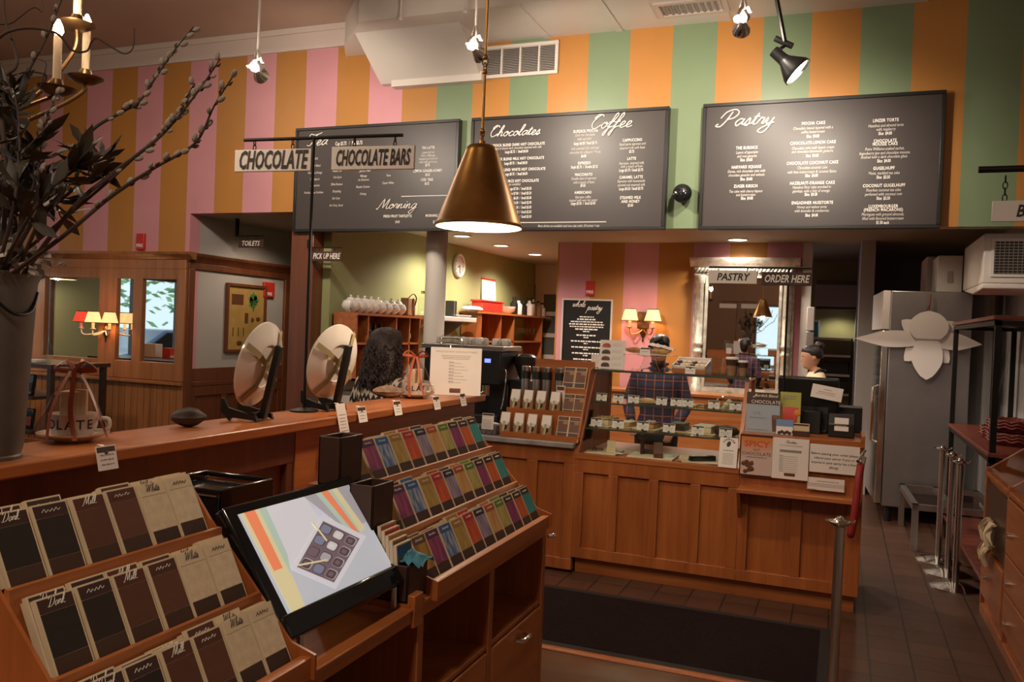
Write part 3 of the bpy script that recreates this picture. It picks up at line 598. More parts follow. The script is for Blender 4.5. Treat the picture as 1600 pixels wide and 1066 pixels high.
# bracket signs
def bracket_sign(label, px0, px1, py0, py1, Yp, body, size):
    p, q = atY(Yp, px0, (py0+py1)/2), atY(Yp, px1, (py0+py1)/2); hh = abs(atY(Yp, px0, py0).z-atY(Yp, px0, py1).z); wv = (q-p).length
    t = hang_sign('bracket_sign', label, (p+q)/2, wv, hh, body, size, False, 0, 0.85, 0, None, bold=0.01)
    b = MB(); b.tube([(-wv*0.62, 0.0, hh*1.2), (-wv*0.62, 0, hh*0.9), (wv*0.5, 0, hh*0.9)], 0.007, 8)
    b.box((-wv*0.65, -0.01, hh*0.8), (-wv*0.58, 0.03, hh*1.7 if Yp < 7 else ZS-0.001-(p.z+q.z)/2))
    for k in (-0.25, 0.25): b.cyl((k*wv, 0, hh/2), (k*wv, 0, hh*0.9), 0.004, 6)
    b.build('bracket', 'iron', t)
bracket_sign('small dark hanging sign reading TOILETS over the corridor', 373, 411, 374, 387, 7.4, 'TOILETS', 0.075)
bracket_sign('small dark hanging sign reading PICK UP HERE beside the mahogany post', 487, 534, 393, 408, 6.94, 'PICK UP HERE', 0.078)
# sign at the right picture edge
p = atD(3, 1600, 333)
hang_sign('hanging_sign', 'white hanging sign cut by the right picture edge, only its letter B showing', (0.62, p.y+0.02, p.z+0.01), 0.26, 0.075, 'BARS', 0.06, True, 0, 0.8, 0.09, None, (-0.35, 0.35), 0.02)
p = atD(3, 1530, 262)
b = MB(); b.cyl((p.x, p.y+0.02, p.z-0.004), (0.9, p.y+0.02, p.z-0.004), 0.012, 10); b.cyl((0.8, p.y+0.02, p.z), (0.8, p.y+0.02, ZC), 0.008, 8)
tag(b.build('sign_rail', 'iron'), 'short black sign rail at the right picture edge hanging from the ceiling', 'rail')
# fire-alarm plates
for px, py, Yp, sz, l in ((222, 378, 7, 0.055, 'small red fire alarm plate on the striped wall above the pine mirror wall'), (923, 451, 9.8, 0.055, 'small red fire alarm plate on the inner striped wall above the chalk board')):
    p = atY(Yp, px, py); t = thing('fire_plate', l, 'fire alarm', (p.x, Yp-0.002, p.z))
    b = MB(); b.box((-sz, -0.03, -sz*1.6), (sz, 0, sz*1.6)); b.build('body', 'red', t, bevel=0.006)
    b = MB(); b.text('FIRE', 0.05, (0, -0.032, -sz*0.8), bold=0.02); b.build('lettering', 'ink', t, smooth=0)
p = atX(CX+0.01, 419, 453); t = thing('fire_plate', 'small red fire alarm plate at the corner of the plant poster', 'fire alarm', (CX+0.002, p.y, p.z))
b = MB(); b.box((0, -0.1, -0.09), (0.03, 0.1, 0.09)); b.build('body', 'red', t, bevel=0.006)
b = MB(); b.text('FIRE', 0.05, (0.032, 0, -0.05), bold=0.02, plane='YZ'); b.build('lettering', 'ink', t, smooth=0)

# ------------------------------------------------------------------ lamps
# brass pendant over the bar
pd = atD(3.42, 748, 356); hz = atD(3.42, 750, 233).z-pd.z
t = thing('pendant_lamp', 'conical aged brass pendant lamp with a white inside hanging over the bar', 'lamp', (pd.x, pd.y, pd.z))
b = MB(); b.lathe([(0.178, 0), (0.180, 0.004), (0.180, 0.012), (0.174, 0.016), (0.066, hz-0.01), (0.064, hz), (0.052, hz+0.012), (0.0, hz+0.014)], 64, cap=False); b.build('shade', 'brass', t)
b = MB(); b.lathe([(0.174, 0.001), (0.168, 0.016), (0.062, hz-0.015), (0.0, hz-0.012)], 48, cap=False); b.build('inner_lining', 'shadein', t)
b = MB(); b.ball((0, 0, 0.10), 0.05, 16); b.cyl((0, 0, 0.14), (0, 0, hz), 0.02); b.build('bulb', 'bulb', t)
b = MB(); z = hz+0.012
b.cyl((0, 0, z), (0, 0, z+0.02), 0.014); ztop = ZC-pd.z
segs = [(z+0.06, z+0.30), (z+0.36, z+0.62), (z+0.68, z+1.0), (z+1.06, ztop)]
for a, c in segs:
    b.cyl((0, 0, a), (0, 0, c), 0.0062, 10); b.ball((0, 0, a), 0.012, 10); b.ball((0, 0, c), 0.012, 10)
b.build('rod', 'brass', t)
links = [(z+0.02, z+0.06), (z+0.30, z+0.36), (z+0.62, z+0.68), (z+1.0, z+1.06)]
for a, c in links:
    b = MB()
    for i in range(2):
        zc, rr = a+(c-a)*(0.3+0.4*i), (c-a)*0.34
        b.tube([((rr*.6*math.cos(q) if i else 0), (0 if i else rr*.6*math.cos(q)), zc+rr*math.sin(q)) for q in [2*PI*j/12 for j in range(13)]], 0.003, 5)
    b.build('chain_link', 'brass', t)
light('POINT', 'pendant_lamp_light', (pd.x, pd.y, pd.z+0.035), 30, WARM, None, 0.05)
q_ = dup(t, (-9.3, 6.15, 2.0), 0, 'second brass pendant lamp hanging at the far left, seen in the left alcove mirror'); q_.scale = (1.25, 1.25, 1.25)
light('POINT', 'far_pendant_light', (-9.3, 6.15, 2.05), 25, WARM, None, 0.06)
light('AREA', 'alcove_fill_light', (-6.9, 4.2, 4.40), 40, WARM, (-6.9, 4.9, 0), 0.4)  # added fill light out of view, brightening the left striped wall
# clustered bulbs hanging on white cords
def cord_bulb(label, px, py, Yp, tx, watts):
    p = atY(Yp, px, py); t = thing('cord_bulb_lamp', label, 'lamp', p, 0, 'bulbs on white cords')
    top_ = (ZC if Yp < 6.2 else 4.18)-p.z
    b = MB(); b.cyl((0, 0, 0.13), (0, 0, top_), 0.009, 8); b.build('cord', 'white', t)
    b = MB(); b.lathe([(0.012, 0.16), (0.022, 0.13), (0.026, 0.09), (0.018, 0.08), (0.035, 0.05), (0.04, 0.03), (0.03, 0.0)], 14); b.ball((-0.035, 0, 0.03), 0.026); b.ball((0.02, 0.03, 0.045), 0.024); b.cyl((0.03, 0, 0.1), (0.045, 0, 0.06), 0.014, 8); b.tube([(0, -.01, .09), (-.01, -.05, .07), (-.02, -.08, .015)], .013, 8); b.build('sockets', 'white', t)
    dv = (Vector((tx, 7, 3.1))-p).normalized(); b = MB(); b.M = dv.to_track_quat('Z', 'Y').to_matrix().to_4x4()
    b.lathe([(0.018, -0.02), (0.03, 0.01), (0.058, 0.06), (0.06, 0.075)], 20, cap=False); b.build('reflector', 'chrome', t)
    b = MB(); b.M = dv.to_track_quat('Z', 'Y').to_matrix().to_4x4(); b.lathe([(0.0, 0.052), (0.03, 0.05), (0.054, 0.058)][::-1], 20, cap=False); b.build('lamp_face', 'spotface', t)
    light('SPOT', 'wall_wash_light', p+dv*0.10, watts, SOFT, p+dv*2, 0.04, 125, 1.0)
    light('POINT', 'clear_bulb_light', p+Vector((-0.02, -0.085, -0.02)), watts*0.17, SOFT, None, 0.03)
    return t
cord_bulb('left hanging cluster of clear bulbs on a white cord before the pink stripes', 402, 112, 5.2, -4.6, 135)
cord_bulb('middle hanging cluster of clear bulbs on a white cord beside the brass pendant rod', 742, 78, 5.4, -2.1, 150)
cord_bulb('right hanging cluster of clear bulbs beside the black track lamp', 1160, 36, 5.6, -1.0, 100)
# black adjustable lamp
p = atY(5.7, 1232, 100); el = atY(5.7, 1226, 66); tp = atY(5.7, 1214, 0); tp2 = tp+(tp-el)*0.6
t = thing('arm_lamp', 'black adjustable arm lamp with a flared shade aimed at the pastry board', 'lamp', p)
b = MB(); b.tube([el-p, tp-p, Vector((tp2.x, 5.75, ZC))-p], 0.026, 8, flat=0.6); b.cyl(el-p+Vector((0.05, 0, -0.03)), el-p+Vector((-0.06, 0, 0.03)), 0.02); b.build('arm', 'black', t)
dv = Vector((0.70, 0.02, -0.66)).normalized(); b = MB(); b.M = dv.to_track_quat('Z', 'Y').to_matrix().to_4x4()
b.lathe([(0.0, -0.13), (0.036, -0.13), (0.038, -0.05), (0.044, -0.03), (0.098, 0.06), (0.102, 0.085), (0.097, 0.085), (0.092, 0.06), (0.035, -0.02)], 28, cap=False); b.build('shade', 'black', t)
b = MB(); b.M = dv.to_track_quat('Z', 'Y').to_matrix().to_4x4(); b.lathe([(0.093, 0.070), (0.06, 0.066), (0.0, 0.062)], 28, cap=False); b.build('lamp_face', 'spotface', t)
light('SPOT', 'arm_lamp_light', p+dv*0.12, 100, SOFT, p+Vector((0.2, 1.3, -0.95))*1.0, 0.04, 120, 0.9)
b = MB(); b.tube([el-p, Vector((-0.03, 0, 0.12)), Vector((-0.05, -0.04, 0.09))], 0.012, 8); b.build('joint', 'black', t)
# recessed downlights of the service area
for px, py, l in ((722, 368, 'nearest'), (783, 383, 'middle'), (836, 397, 'farthest')):
    p = atZ(ZS, px, py); t = thing('recessed_downlight', l+' round recessed downlight in the ceiling along the sage green wall', 'lamp', (p.x, p.y, ZS-0.001), 0, 'downlights of the service area')
    b = MB(); b.lathe([(0.115, 0), (0.115, -0.012), (0.09, -0.012), (0.09, -0.002)], 28, cap=False); b.build('trim_ring', 'white', t)
    b = MB(); b.lathe([(0.0, -0.004), (0.09, -0.004)], 28, cap=False); b.build('lamp_face', 'down', t)
    light('SPOT', 'downlight_light', (p.x, p.y, ZS-0.03), 140, SOFT, (p.x, p.y, 0), 0.07, 150, 0.6)
p = (-1.10, 9.45, ZS-0.001); t = thing('recessed_downlight', 'round recessed downlight above the silver mirror', 'lamp', p, 0, 'downlights of the service area')
b = MB(); b.lathe([(0.125, 0), (0.125, -0.012), (0.10, -0.012), (0.10, -0.002)], 28, cap=False); b.build('trim_ring', 'white', t)
b = MB(); b.lathe([(0.0, -0.004), (0.10, -0.004)], 28, cap=False); b.build('lamp_face', 'down', t)
light('SPOT', 'downlight_light', (p[0], p[1], ZS-0.03), 110, SOFT, (p[0], p[1]+0.02, 0), 0.07, 150, 0.6)
light('SPOT', 'hood_light', (-0.05, 11.72, 2.0), 9, (1, 0.9, 0.62), (-0.05, 11.8, 0), 0.06, 150, 0.6)
light('SPOT', 'corridor_downlight', (-5.75, 7.9, ZS-0.03), 35, WARM, (-5.9, 7.9, 0), 0.07, 150, 0.6)
light('SPOT', 'passage_fill_spot', (0.22, 7.75, ZS-0.03), 24, WARM, (0.22, 7.75, 0), 0.07, 150, 0.6)  # added fill with no fixture, lights fridge, shelf and right wall
light('SPOT', 'case_fill_spot', (-1.5, 7.7, ZS-0.03), 110, SOFT, (-1.5, 7.7, 0), 0.08, 150, 0.6)  # added fill without a fixture, brightens the pastry case from behind
light('SPOT', 'inner_wall_fill_spot', (-2.4, 8.4, ZS-0.03), 130, SOFT, (-2.4, 8.5, 0), 0.08, 155, 0.6)  # added fill hidden above the menu boards, brightens the inner striped wall
p = atY(6.98, 1068, 304); t = thing('ball_speaker', 'small round black ball speaker on the striped wall between the coffee and pastry boards', 'speaker', (p.x, 6.998, p.z))
b = MB(); b.ball((0, -.075, 0), .078, 20); b.build('shell', 'black', t); b = MB(); b.cyl((0, -.03, 0), (0, 0, 0), .045, 18); b.build('wall_mount', 'black', t); b = MB(); b.M = Matrix.Translation((-.01, -.138, -.02)) @ Matrix.Rotation(PI/2, 4, 'X'); b.lathe([(.05, -.004), (.054, .004), (.04, .012), (0, .014)], 20); b.build('grille', 'gloss', t)
# chandelier
cc = Vector((-3.05, 2.02, 2.30))
t = thing('chandelier', 'old brass candle chandelier with lit flame bulbs, upper left', 'chandelier', cc)
b = MB(); b.lathe([(0.0, -0.10), (0.03, -0.08), (0.055, -0.03), (0.04, 0.02), (0.02, 0.06), (0.018, 0.3), (0.03, 0.34), (0.012, 0.40)], 20); b.cyl((0, 0, 0.4), (0, 0, ZC-cc.z), 0.008, 8); b.build('stem', 'brassdk', t)
tips = [atD(3.0, 120, 44), atD(2.85, 88, 145), atD(3.1, 133, 128)]
tips += [cc+Vector((-0.42, 0.1, 0.22)), cc+Vector((-0.1, -0.42, 0.2)), cc+Vector((-0.25, 0.38, 0.2))]
for i, tp in enumerate(tips):
    q = tp-cc; b = MB()
    pts = [(0, 0, -0.02), (q.x*.35, q.y*.35, -0.09+q.z*.1), (q.x*.75, q.y*.75, -0.02+q.z*.3), (q.x*.98, q.y*.98, q.z*.72), (q.x, q.y, q.z)]
    b.tube(catmull(pts, 6), 0.007, 8); arm = b.build('arm', 'brassdk', t)
    b = MB(); b.lathe([(0.0, -0.008), (0.03, -0.006), (0.062, 0.012), (0.064, 0.016), (0.03, 0.006), (0.02, 0.01), (0.022, 0.03), (0.018, 0.045)], 24, q); b.build('drip_pan', 'brassdk', arm)
    ln = 0.19 if i != 0 else 0.2
    b = MB(); b.cyl(q+Vector((0, 0, 0.03)), q+Vector((0.0, 0, ln)), 0.0135, 14); b.build('candle', 'candle', arm)
    b = MB(); b.lathe([(0.008, 0), (0.017, 0.018), (0.014, 0.036), (0.004, 0.058), (0, 0.06)], 14, q+Vector((0, 0, ln))); b.build('flame_bulb', 'bulb', arm)
    if i in (1, 2): light('POINT', 'chandelier_light', tp+Vector((0, 0, ln+0.05)), 9.0, WARM, None, 0.03)
# wall sconces
def sconce(label, p, shades, sc_=1.0, plate='brassdk', armc='porc', fan=0.13):
    t = thing('wall_sconce', label, 'sconce', p)
    b = MB(); b.lathe([(0, -0.16*sc_), (0.012*sc_, -0.14*sc_), (0.008*sc_, -0.11*sc_), (0.04*sc_, -0.05*sc_), (0.045*sc_, 0.02*sc_), (0.02*sc_, 0.07*sc_), (0, 0.08*sc_)], 16, sy=0.5); b.build('backplate', plate, t)
    for dx, dy, col in shades:
        b = MB(); b.tube(catmull([(0, 0, 0), (dx*.4, dy*.5, -0.05*sc_), (dx*.85, dy, -0.06*sc_), (dx, dy, 0.0)], 5), 0.008*sc_, 8); b.lathe([(0.01, 0), (0.035*sc_, 0.01), (0.035*sc_, 0.015), (0.01, 0.012)], 14, (dx, dy, 0)); arm = b.build('arm', armc, t)
        b = MB(); b.cyl((dx, dy, 0.01), (dx, dy, 0.10*sc_), 0.017*sc_, 12); b.build('candle_tube', 'porc', arm)
        b = MB(); zb_ = 0.09*sc_; b.lathe([(0.098*sc_, zb_), (0.060*sc_, zb_+0.135*sc_)], 28, (dx, dy, 0), cap=False); b.build('lamp_shade', col, arm)
        b = MB()
        for rr, zz in ((0.099*sc_, zb_), (0.061*sc_, zb_+0.135*sc_)): b.lathe([(rr, zz-0.004), (rr+0.002, zz-0.004), (rr+0.002, zz+0.004), (rr, zz+0.004)], 28, (dx, dy, 0), cap=False)
        b.build('shade_rim', 'brassdk', arm)
        light('POINT', 'sconce_light', Vector(p)+Vector((dx, dy, 0.13*sc_)), 2.2 if col == 'shade' else 0.5, WARM2, None, 0.03)
    return t
p = atY(6.9, 165, 516)
sconce('three-arm wall sconce with a red and two yellow shades on the pine post', (p.x-0.03, 6.93, p.z), [(-0.25, -0.10, 'shadered'), (-0.01, -0.16, 'shade'), (0.16, -0.10, 'shade')], 0.88)
p = atY(9.7, 1003, 514)
t = sconce('two-shade brass wall sconce on the pink stripe behind the counter', (p.x, 9.77, p.z), [(-0.135, -0.12, 'shade'), (0.135, -0.12, 'shade')], 1.02, 'brassdk', 'brass')
b = MB(); b.box((-0.07, -0.03, 0), (0.07, 0, 0.2)); b.build('plate_panel', 'brassdk', t, bevel=0.01)
# ------------------------------------------------------------------ bar counter and the retail display
BZ, BXF, BXB, BE = 1.25, -1.725, -1.985, 4.06
t = thing('bar_counter', 'long cherry wood bar counter with an overhanging plank top, left half', 'counter', (-1.85, 2.3, 0))
b = MB(); b.box((BXB+1.85, -2.6, BZ-0.035), (BXF+1.85, BE-2.3, BZ)); b.build('top_plank', 'cherry_y', t, bevel=0.006)
b = MB()
fx = -0.0
b.box((-0.10, -2.6, 0), (0.06, BE-2.3-0.06, BZ-0.035))
b.build('core_panel', 'mahog', t)
b = MB()
for z0, z1 in ((0, 0.15), (0.78, 0.86), (1.10, BZ-0.035)): b.box((0.06, -2.6, z0), (0.085, BE-2.36, z1))
yy = -2.6
for y in (-1.25, -0.85, -0.35, 0.12, 0.62, 1.1, 1.6): b.box((0.06, y, 0.001), (0.0835, y+0.09, BZ-0.036))
b.build('frame_rails', 'mahog', t, bevel=0.004)
b = MB(); b.box((0.06, 0.16, 0.86), (0.088, BE-2.36, BZ-0.04)); b.build('upper_fascia', 'cherry_y', t)

# cabinet
CF, CZ = -0.88, 0.95
t = thing('display_cabinet', 'cherry wood retail cabinet with open cubbies and a drawer under the chocolate racks', 'cabinet', (CF, 1.5, 0))
b = MB()
ye0, ye1 = -0.95, 1.13                                # right end at Y 2.63
b.box((-0.75, ye0, CZ-0.03), (0.0, 0.20, CZ)); b.box((-0.75, 0.20, CZ-0.03), (0.0, ye1, CZ)); b.build('worktop', 'cherry_y', t, bevel=0.004)
b = MB()
yd = [ye0, -0.22, 0.225, 0.655, 1.10]
for y in yd[:4]: b.box((-0.72, y, 0.06), (0, y+0.03, CZ-0.03))
b.box((-0.72, 1.10, 0.0), (0, 1.13, CZ-0.03)); b.box((-0.72, ye0, 0.06), (-0.70, 1.13, CZ-0.03))
b.box((-0.72, ye0, 0.70), (-0.004, 1.13, 0.715)); b.box((-0.72, ye0, 0.0), (-0.05, 1.1, 0.06))
b.build('carcass', 'cherry', t, bevel=0.003)
b = MB(); b.box((-0.03, ye0, CZ-0.001), (0.004, 0.2, CZ+0.006)); b.box((-0.035, 0.19, CZ-0.04), (0.006, 0.235, CZ+0.035)); b.box((-0.025, 0.235, CZ+0.0), (0.004, 1.145, CZ+0.012)); b.box((-0.30, 1.12, CZ), (0.004, 1.145, CZ+0.03)); b.build('edge_moulding', 'cherry_y', t, bevel=0.003)
for y0, y1, lab in ((-0.92, -0.22, None), (-0.19, 0.225, None), (0.255, 0.655, None), (0.685, 1.10, None)):
    b = MB(); b.box((-0.4, y0+0.004, 0.09), (0.0, y1-0.004, 0.695)) ; dr = b.build('drawer', 'cherry_y', t, bevel=0.004)
    b = MB(); c = (y0+y1)/2+0.02; b.tube([(0, c-0.035, 0.655), (0.022, c-0.028, 0.655), (0.024, c, 0.655), (0.022, c+0.028, 0.655), (0, c+0.035, 0.655)], 0.007, 8); b.build('drawer_handle', 'chrome', dr)
b = MB(); b.tube([(0.0, 1.147, CZ-0.035), (0.012, 1.16, CZ-0.035)], 0.006, 8); b.ball((0.014, 1.163, CZ-0.035), 0.009); b.build('corner_knob', 'chrome', t)
# framed dark photographs standing in the cubbies
for y0, lab in ((1.77, 'dark framed photograph of chocolates leaning in the left open cubby'), (2.20, 'dark framed photograph of chocolates leaning in the right open cubby')):
    t = thing('framed_photo', lab, 'picture', (CF-0.12, y0+0.02, 0.716), (0, math.radians(-8), 0), 'framed photos in the cubbies')
    b = MB(); b.box((-0.012, 0, 0), (0, 0.155, 0.195)); b.build('frame', 'black', t)
    b = MB(); b.box((0, 0.02, 0.02), (0.002, 0.135, 0.175)); b.build('print', 'darkwood', t)
    b = MB(); R = random.Random(2)
    for k in range(4): b.ball((0.003, 0.045+k*0.018, 0.07+0.02*(k % 2)), 0.012, 8, sc=(0.2, 1, 1))
    b.build('pictured_chocolates', 'brown2', t); b = MB(); b.ball((0.003, 0.06, 0.055), 0.013, 8, sc=(0.2, 1, 0.7)); b.build('pictured_highlight', 'cream', t)

b = MB(); b.box((-.11, -.10, 0), (.11, .10, .012)); frame_mb(b, -.11, .11, 0, .245, .014, -.10, -.09); frame_mb(b, -.11, .11, 0, .245, .014, .09, .10); b.box((-.11, -.10, .0), (-.10, .10, .245)); b.box((.10, -.10, .0), (.11, .10, .245)); b.box((-.10, -.09, .012), (.10, .09, .225)); o = b.build('black_tray', 'gloss', bevel=.004, loc=(-1.44, 1.67, .951)); tag(o, 'black open box standing behind the picture screen against the bar', 'box')
# chocolate racks: three tiers each
THETA = math.radians(27); SL = Vector((-math.sin(THETA), 0, math.cos(THETA))); NR = Vector((math.cos(THETA), 0, math.sin(THETA)))
TIERS = [(-0.893, 0.978), (-0.995, 1.080), (-1.090, 1.190)]
def rack(label, y0, y1):
    poly = [(-0.868, 0.951), (-0.868, 0.990)]
    for k, (x, z) in enumerate(TIERS):
        poly += [(x+0.012, z+0.012) if k else (-0.872, 0.992), (x+0.002, z+0.012), (x-0.001, z-0.003), (x-0.034, z-0.018)]
        if k < 2: nx, nz = TIERS[k+1]; poly += [(x-0.05, z+0.02), (nx+0.014, nz-0.03)]
        else: poly += [(x-0.078, z+0.085), (x-0.10, z+0.085), (x-0.10, 0.951)]
    t = thing('chocolate_rack', label, 'display rack', (-1.05, (y0+y1)/2, 0.951))
    b = MB(); b.prismY([(x+1.05, z-0.951) for x, z in poly], -(y1-y0)/2, (y1-y0)/2); b.build('stepped_body', 'cherry_y', t)
    for s in (-1, 1):
        b = MB(); y = s*(y1-y0)/2; b.prismY([(0.19, 0), (0.19, 0.045)] + [(TIERS[0][0]+1.05-0.02, 0.06), (TIERS[2][0]+1.05-0.02, 0.265), (TIERS[2][0]+1.05-0.07, 0.325), (-0.14, 0.325), (-0.14, 0)], y-0.006*(s < 0), y+0.006*(s > 0)); b.build('side_cheek', 'cherry', t)
    return t
rack('stepped cherry rack of brown and cream chocolate bars left of the screen', 0.845, 1.282)
rack('stepped cherry rack of brightly coloured chocolate bars right of the screen', 1.785, 2.615)
BW, BH, BT = 0.0695, 0.117, 0.0085
def cover_mat(name, a, b_, seed):
    m, N, L, bs = new_mat(name)
    tc = N.new('ShaderNodeTexCoord'); wv = N.new('ShaderNodeTexNoise'); wv.inputs['Scale'].default_value = 70; wv.inputs['Detail'].default_value = 4
    mp = N.new('ShaderNodeMapping'); mp.inputs['Scale'].default_value = (1, 1, 0.25); mp.inputs['Location'].default_value = (seed, seed, 0)
    L.new(tc.outputs['Object'], mp.inputs['Vector']); L.new(mp.outputs['Vector'], wv.inputs['Vector'])
    rp = N.new('ShaderNodeValToRGB'); rp.color_ramp.elements[0].position = .42; rp.color_ramp.elements[1].position = .58
    rp.color_ramp.elements[0].color = (*a, 1); rp.color_ramp.elements[1].color = (*b_, 1)
    L.new(wv.outputs['Fac'], rp.inputs['Fac']); L.new(rp.outputs['Color'], bs.inputs['Base Color']); bs.inputs['Roughness'].default_value = 0.45
    return m
HDK = (0.05, 0.022, 0.018)
FLAV = [('yellow', (0.16, 0.07, 0.03), (0.45, 0.27, 0.05), (0.30, 0.15, 0.04)), ('purple', (0.10, 0.025, 0.09), (0.36, 0.06, 0.16), (0.20, 0.04, 0.13)),
        ('blue', (0.03, 0.13, 0.36), (0.45, 0.45, 0.48), (0.06, 0.16, 0.40)), ('ochre', (0.42, 0.20, 0.05), (0.50, 0.34, 0.10), (0.42, 0.26, 0.07)),
        ('red', (0.50, 0.03, 0.03), (0.72, 0.12, 0.03), (0.55, 0.06, 0.03)), ('navy', (0.015, 0.02, 0.07), (0.40, 0.32, 0.40), (0.22, 0.17, 0.30)),
        ('orange', (0.50, 0.09, 0.03), (0.62, 0.30, 0.10), (0.68, 0.40, 0.14)), ('green', (0.13, 0.25, 0.03), (0.62, 0.46, 0.15), (0.35, 0.34, 0.10)),
        ('magenta', HDK, (0.34, 0.04, 0.17), (0.22, 0.03, 0.13)), ('flame orange', HDK, (0.68, 0.14, 0.03), (0.55, 0.09, 0.02)), ('teal', HDK, (0.02, 0.25, 0.28), (0.05, 0.33, 0.32))]
BRN = [('dark', HDK, (0.022, 0.014, 0.012)), ('near-black', HDK, (0.024, 0.015, 0.012)), ('milk brown', (0.10, 0.03, 0.02), (0.10, 0.035, 0.02)), ('reddish brown', (0.09, 0.03, 0.02), (0.12, 0.042, 0.024)), ('cream', (0.68, 0.54, 0.37), (0.66, 0.52, 0.36)), ('pale cream', (0.68, 0.54, 0.37), (0.70, 0.56, 0.40))]
def make_bar(h, header, mids, scribble_seed, word=None, inkm='inkdim', bw=BW, bh=BH, grid=False):
    """returns (carton mesh, cover mesh, lettering mesh) for a bar standing in its own frame: x out, y across, z up"""
    t = thing('chocolate_bar', 'bar', 'chocolate bar')
    b = MB(); b.box((-BT, -bw/2, 0), (0, bw/2, bh)); b.build('carton', 'cream', t)
    b = MB(); e = 0.003; zb_, zm = bh*0.27, bh*0.80; X = 0.0008
    b.box((0, -bw/2+e, e), (X, bw/2-e, zb_-0.001), 0); b.box((0, -bw/2+e, zb_), (X, bw/2-e, zm), 1); b.box((0, -bw/2+e, zm+0.001), (X, bw/2-e, bh-e), 2)
    hm = mat('cover_header', header, 0.4)
    b.build('front_cover', ['brown' if header != BRN[4][1] else 'darkwood', mids, hm], t, smooth=0)
    b = MB()
    if word: script_mb(b, word, bh*0.055, (X+0.0004, 0, bh*0.865), 0.0006, 'YZ')
    else: scribble(b, bw*0.5, bh*0.06, (X+0.0004, 0, bh*0.885), 0.0006, 'YZ', 0, scribble_seed)
    b.build('lettering', inkm, t)
    return t
def fill_rack(y0, protos, names, rackname, pitch, group, depth=3):
    tiername = ['bottom tier', 'middle tier', 'top tier']
    R = random.Random(11)
    for k, (x, z) in enumerate(TIERS):
        for j, pr0 in enumerate(protos):
            for d in range(depth-1, -1, -1):
                off = d*(BT+0.0016)
                slide = (0.0 if d == 0 else R.uniform(0.003, 0.012)) + R.uniform(0, 0.003)
                base = Vector((x, y0+pitch*(j+0.5)+R.uniform(-.0022, .0022), z)) - NR*off + SL*(0.0012+slide)
                if d == 0: lab = '%s front chocolate bar, %s from left on the %s of the %s' % (names[j], ORD[j], tiername[k], rackname); gp = group
                else: lab = '%s bar tucked behind the %s front bar, %s of the %s' % (names[j], ORD[j], tiername[k], rackname); gp = '%s bars behind the front row, %s of the %s' % (names[j], tiername[k], rackname)
                dup(pr0, base, (0, -THETA, R.uniform(-.012, .012)), lab, gp)
    for p in protos:
        for c in list(p.children): bpy.data.objects.remove(c)
        bpy.data.objects.remove(p)
prot = [make_bar(0, f[1], cover_mat('cover_'+f[0].replace(' ', '_'), f[2], f[3], i*3.1), i) for i, f in enumerate(FLAV)]
fill_rack(1.791, prot, [f[0] for f in FLAV], 'coloured rack', 0.0738, 'coloured chocolate bars on the right rack')
prot = [make_bar(0, f[1], mat('cover_plain_'+f[0].replace(' ', '_'), f[2], 0.45, var=0.12, scale=60), i, {0: 'Dark', 2: 'Milk', 4: 'White'}.get(i), 'inkdim' if i < 4 else 'brown', 0.0635, 0.119) for i, f in enumerate(BRN)]
fill_rack(0.857, prot, [f[0] for f in BRN], 'brown rack', 0.0686, 'brown and cream chocolate bars on the left rack')

# dark open boxes stepped beside the coloured rack
def open_box(label, c, sx, sy, h, name='leather_box'):
    t = thing(name, label, 'box', c, 0, 'dark open boxes beside the coloured rack')
    b = MB(); w_ = 0.006
    b.box((-sx, -sy, 0), (sx, sy, w_)); b.box((-sx, -sy, 0), (-sx+w_, sy, h)); b.box((sx-w_, -sy, 0), (sx, sy, h)); b.box((-sx, -sy, 0), (sx, -sy+w_, h)); b.box((-sx, sy-w_, 0), (sx, sy, h))
    b.build('shell', 'brown', t, bevel=0.002); return t
open_box('dark brown box standing highest, below the bar edge', (-1.112, 1.735, 1.213), 0.031, 0.048, 0.115)
open_box('dark brown box behind the screen corner, middle of three', (-1.022, 1.735, 1.108), 0.032, 0.048, 0.115)
bx = open_box('dark brown box in front holding spare bars and blue cellophane', (-0.937, 1.735, 0.966), 0.046, 0.048, 0.085)
b = MB(); b.prismY([(-0.29, 0), (-0.005, 0), (-0.005, 0.014), (-0.108, 0.014), (-0.108, 0.156), (-0.2, 0.156), (-0.2, 0.261), (-0.29, 0.261)], -0.049, 0.047)
o = b.build('stepped_stand', 'cherry_y', loc=(-0.879, 1.735, 0.951)); tag(o, 'narrow stepped wooden stand under the three dark brown boxes', 'stand')
for i, (col, l) in enumerate([((0.45, 0.08, 0.03), 'orange'), ((0.42, 0.03, 0.03), 'red'), ((0.42, 0.2, 0.05), 'ochre'), ((0.2, 0.1, 0.06), 'brown'), ((0.03, 0.10, 0.22), 'blue')]):
    t = thing('chocolate_bar', l+' headed spare bar standing in the front dark box beside the screen', 'chocolate bar', (-0.962+i*0.0125, 1.735-0.003*i, 0.975+0.018*(4-i)*0.5), (0, math.radians(-6), 0), 'spare bars in the front box')
    b = MB(); b.box((-BT, -0.036, 0), (0, 0.036, 0.12)); b.build('carton', 'cream', t)
    b = MB(); b.box((0, -0.033, 0.09), (0.0008, 0.033, 0.117), 0); b.box((0, -0.033, 0.003), (0.0008, 0.033, 0.089), 1); b.build('front_cover', [mat('spare_header', col, 0.4), 'brown2'], t, smooth=0)
b = MB(); R = random.Random(4); vs = []; n = 9
for i in range(n):
    for j in range(n): vs.append((-0.036+0.072*i/(n-1), -0.04+0.08*j/(n-1), 0.02*math.sin(PI*i/(n-1))*math.sin(PI*j/(n-1))+R.uniform(-.007, .009)))
b.add(vs, [(i*n+j, (i+1)*n+j, (i+1)*n+j+1, i*n+j+1) for i in range(n-1) for j in range(n-1)])
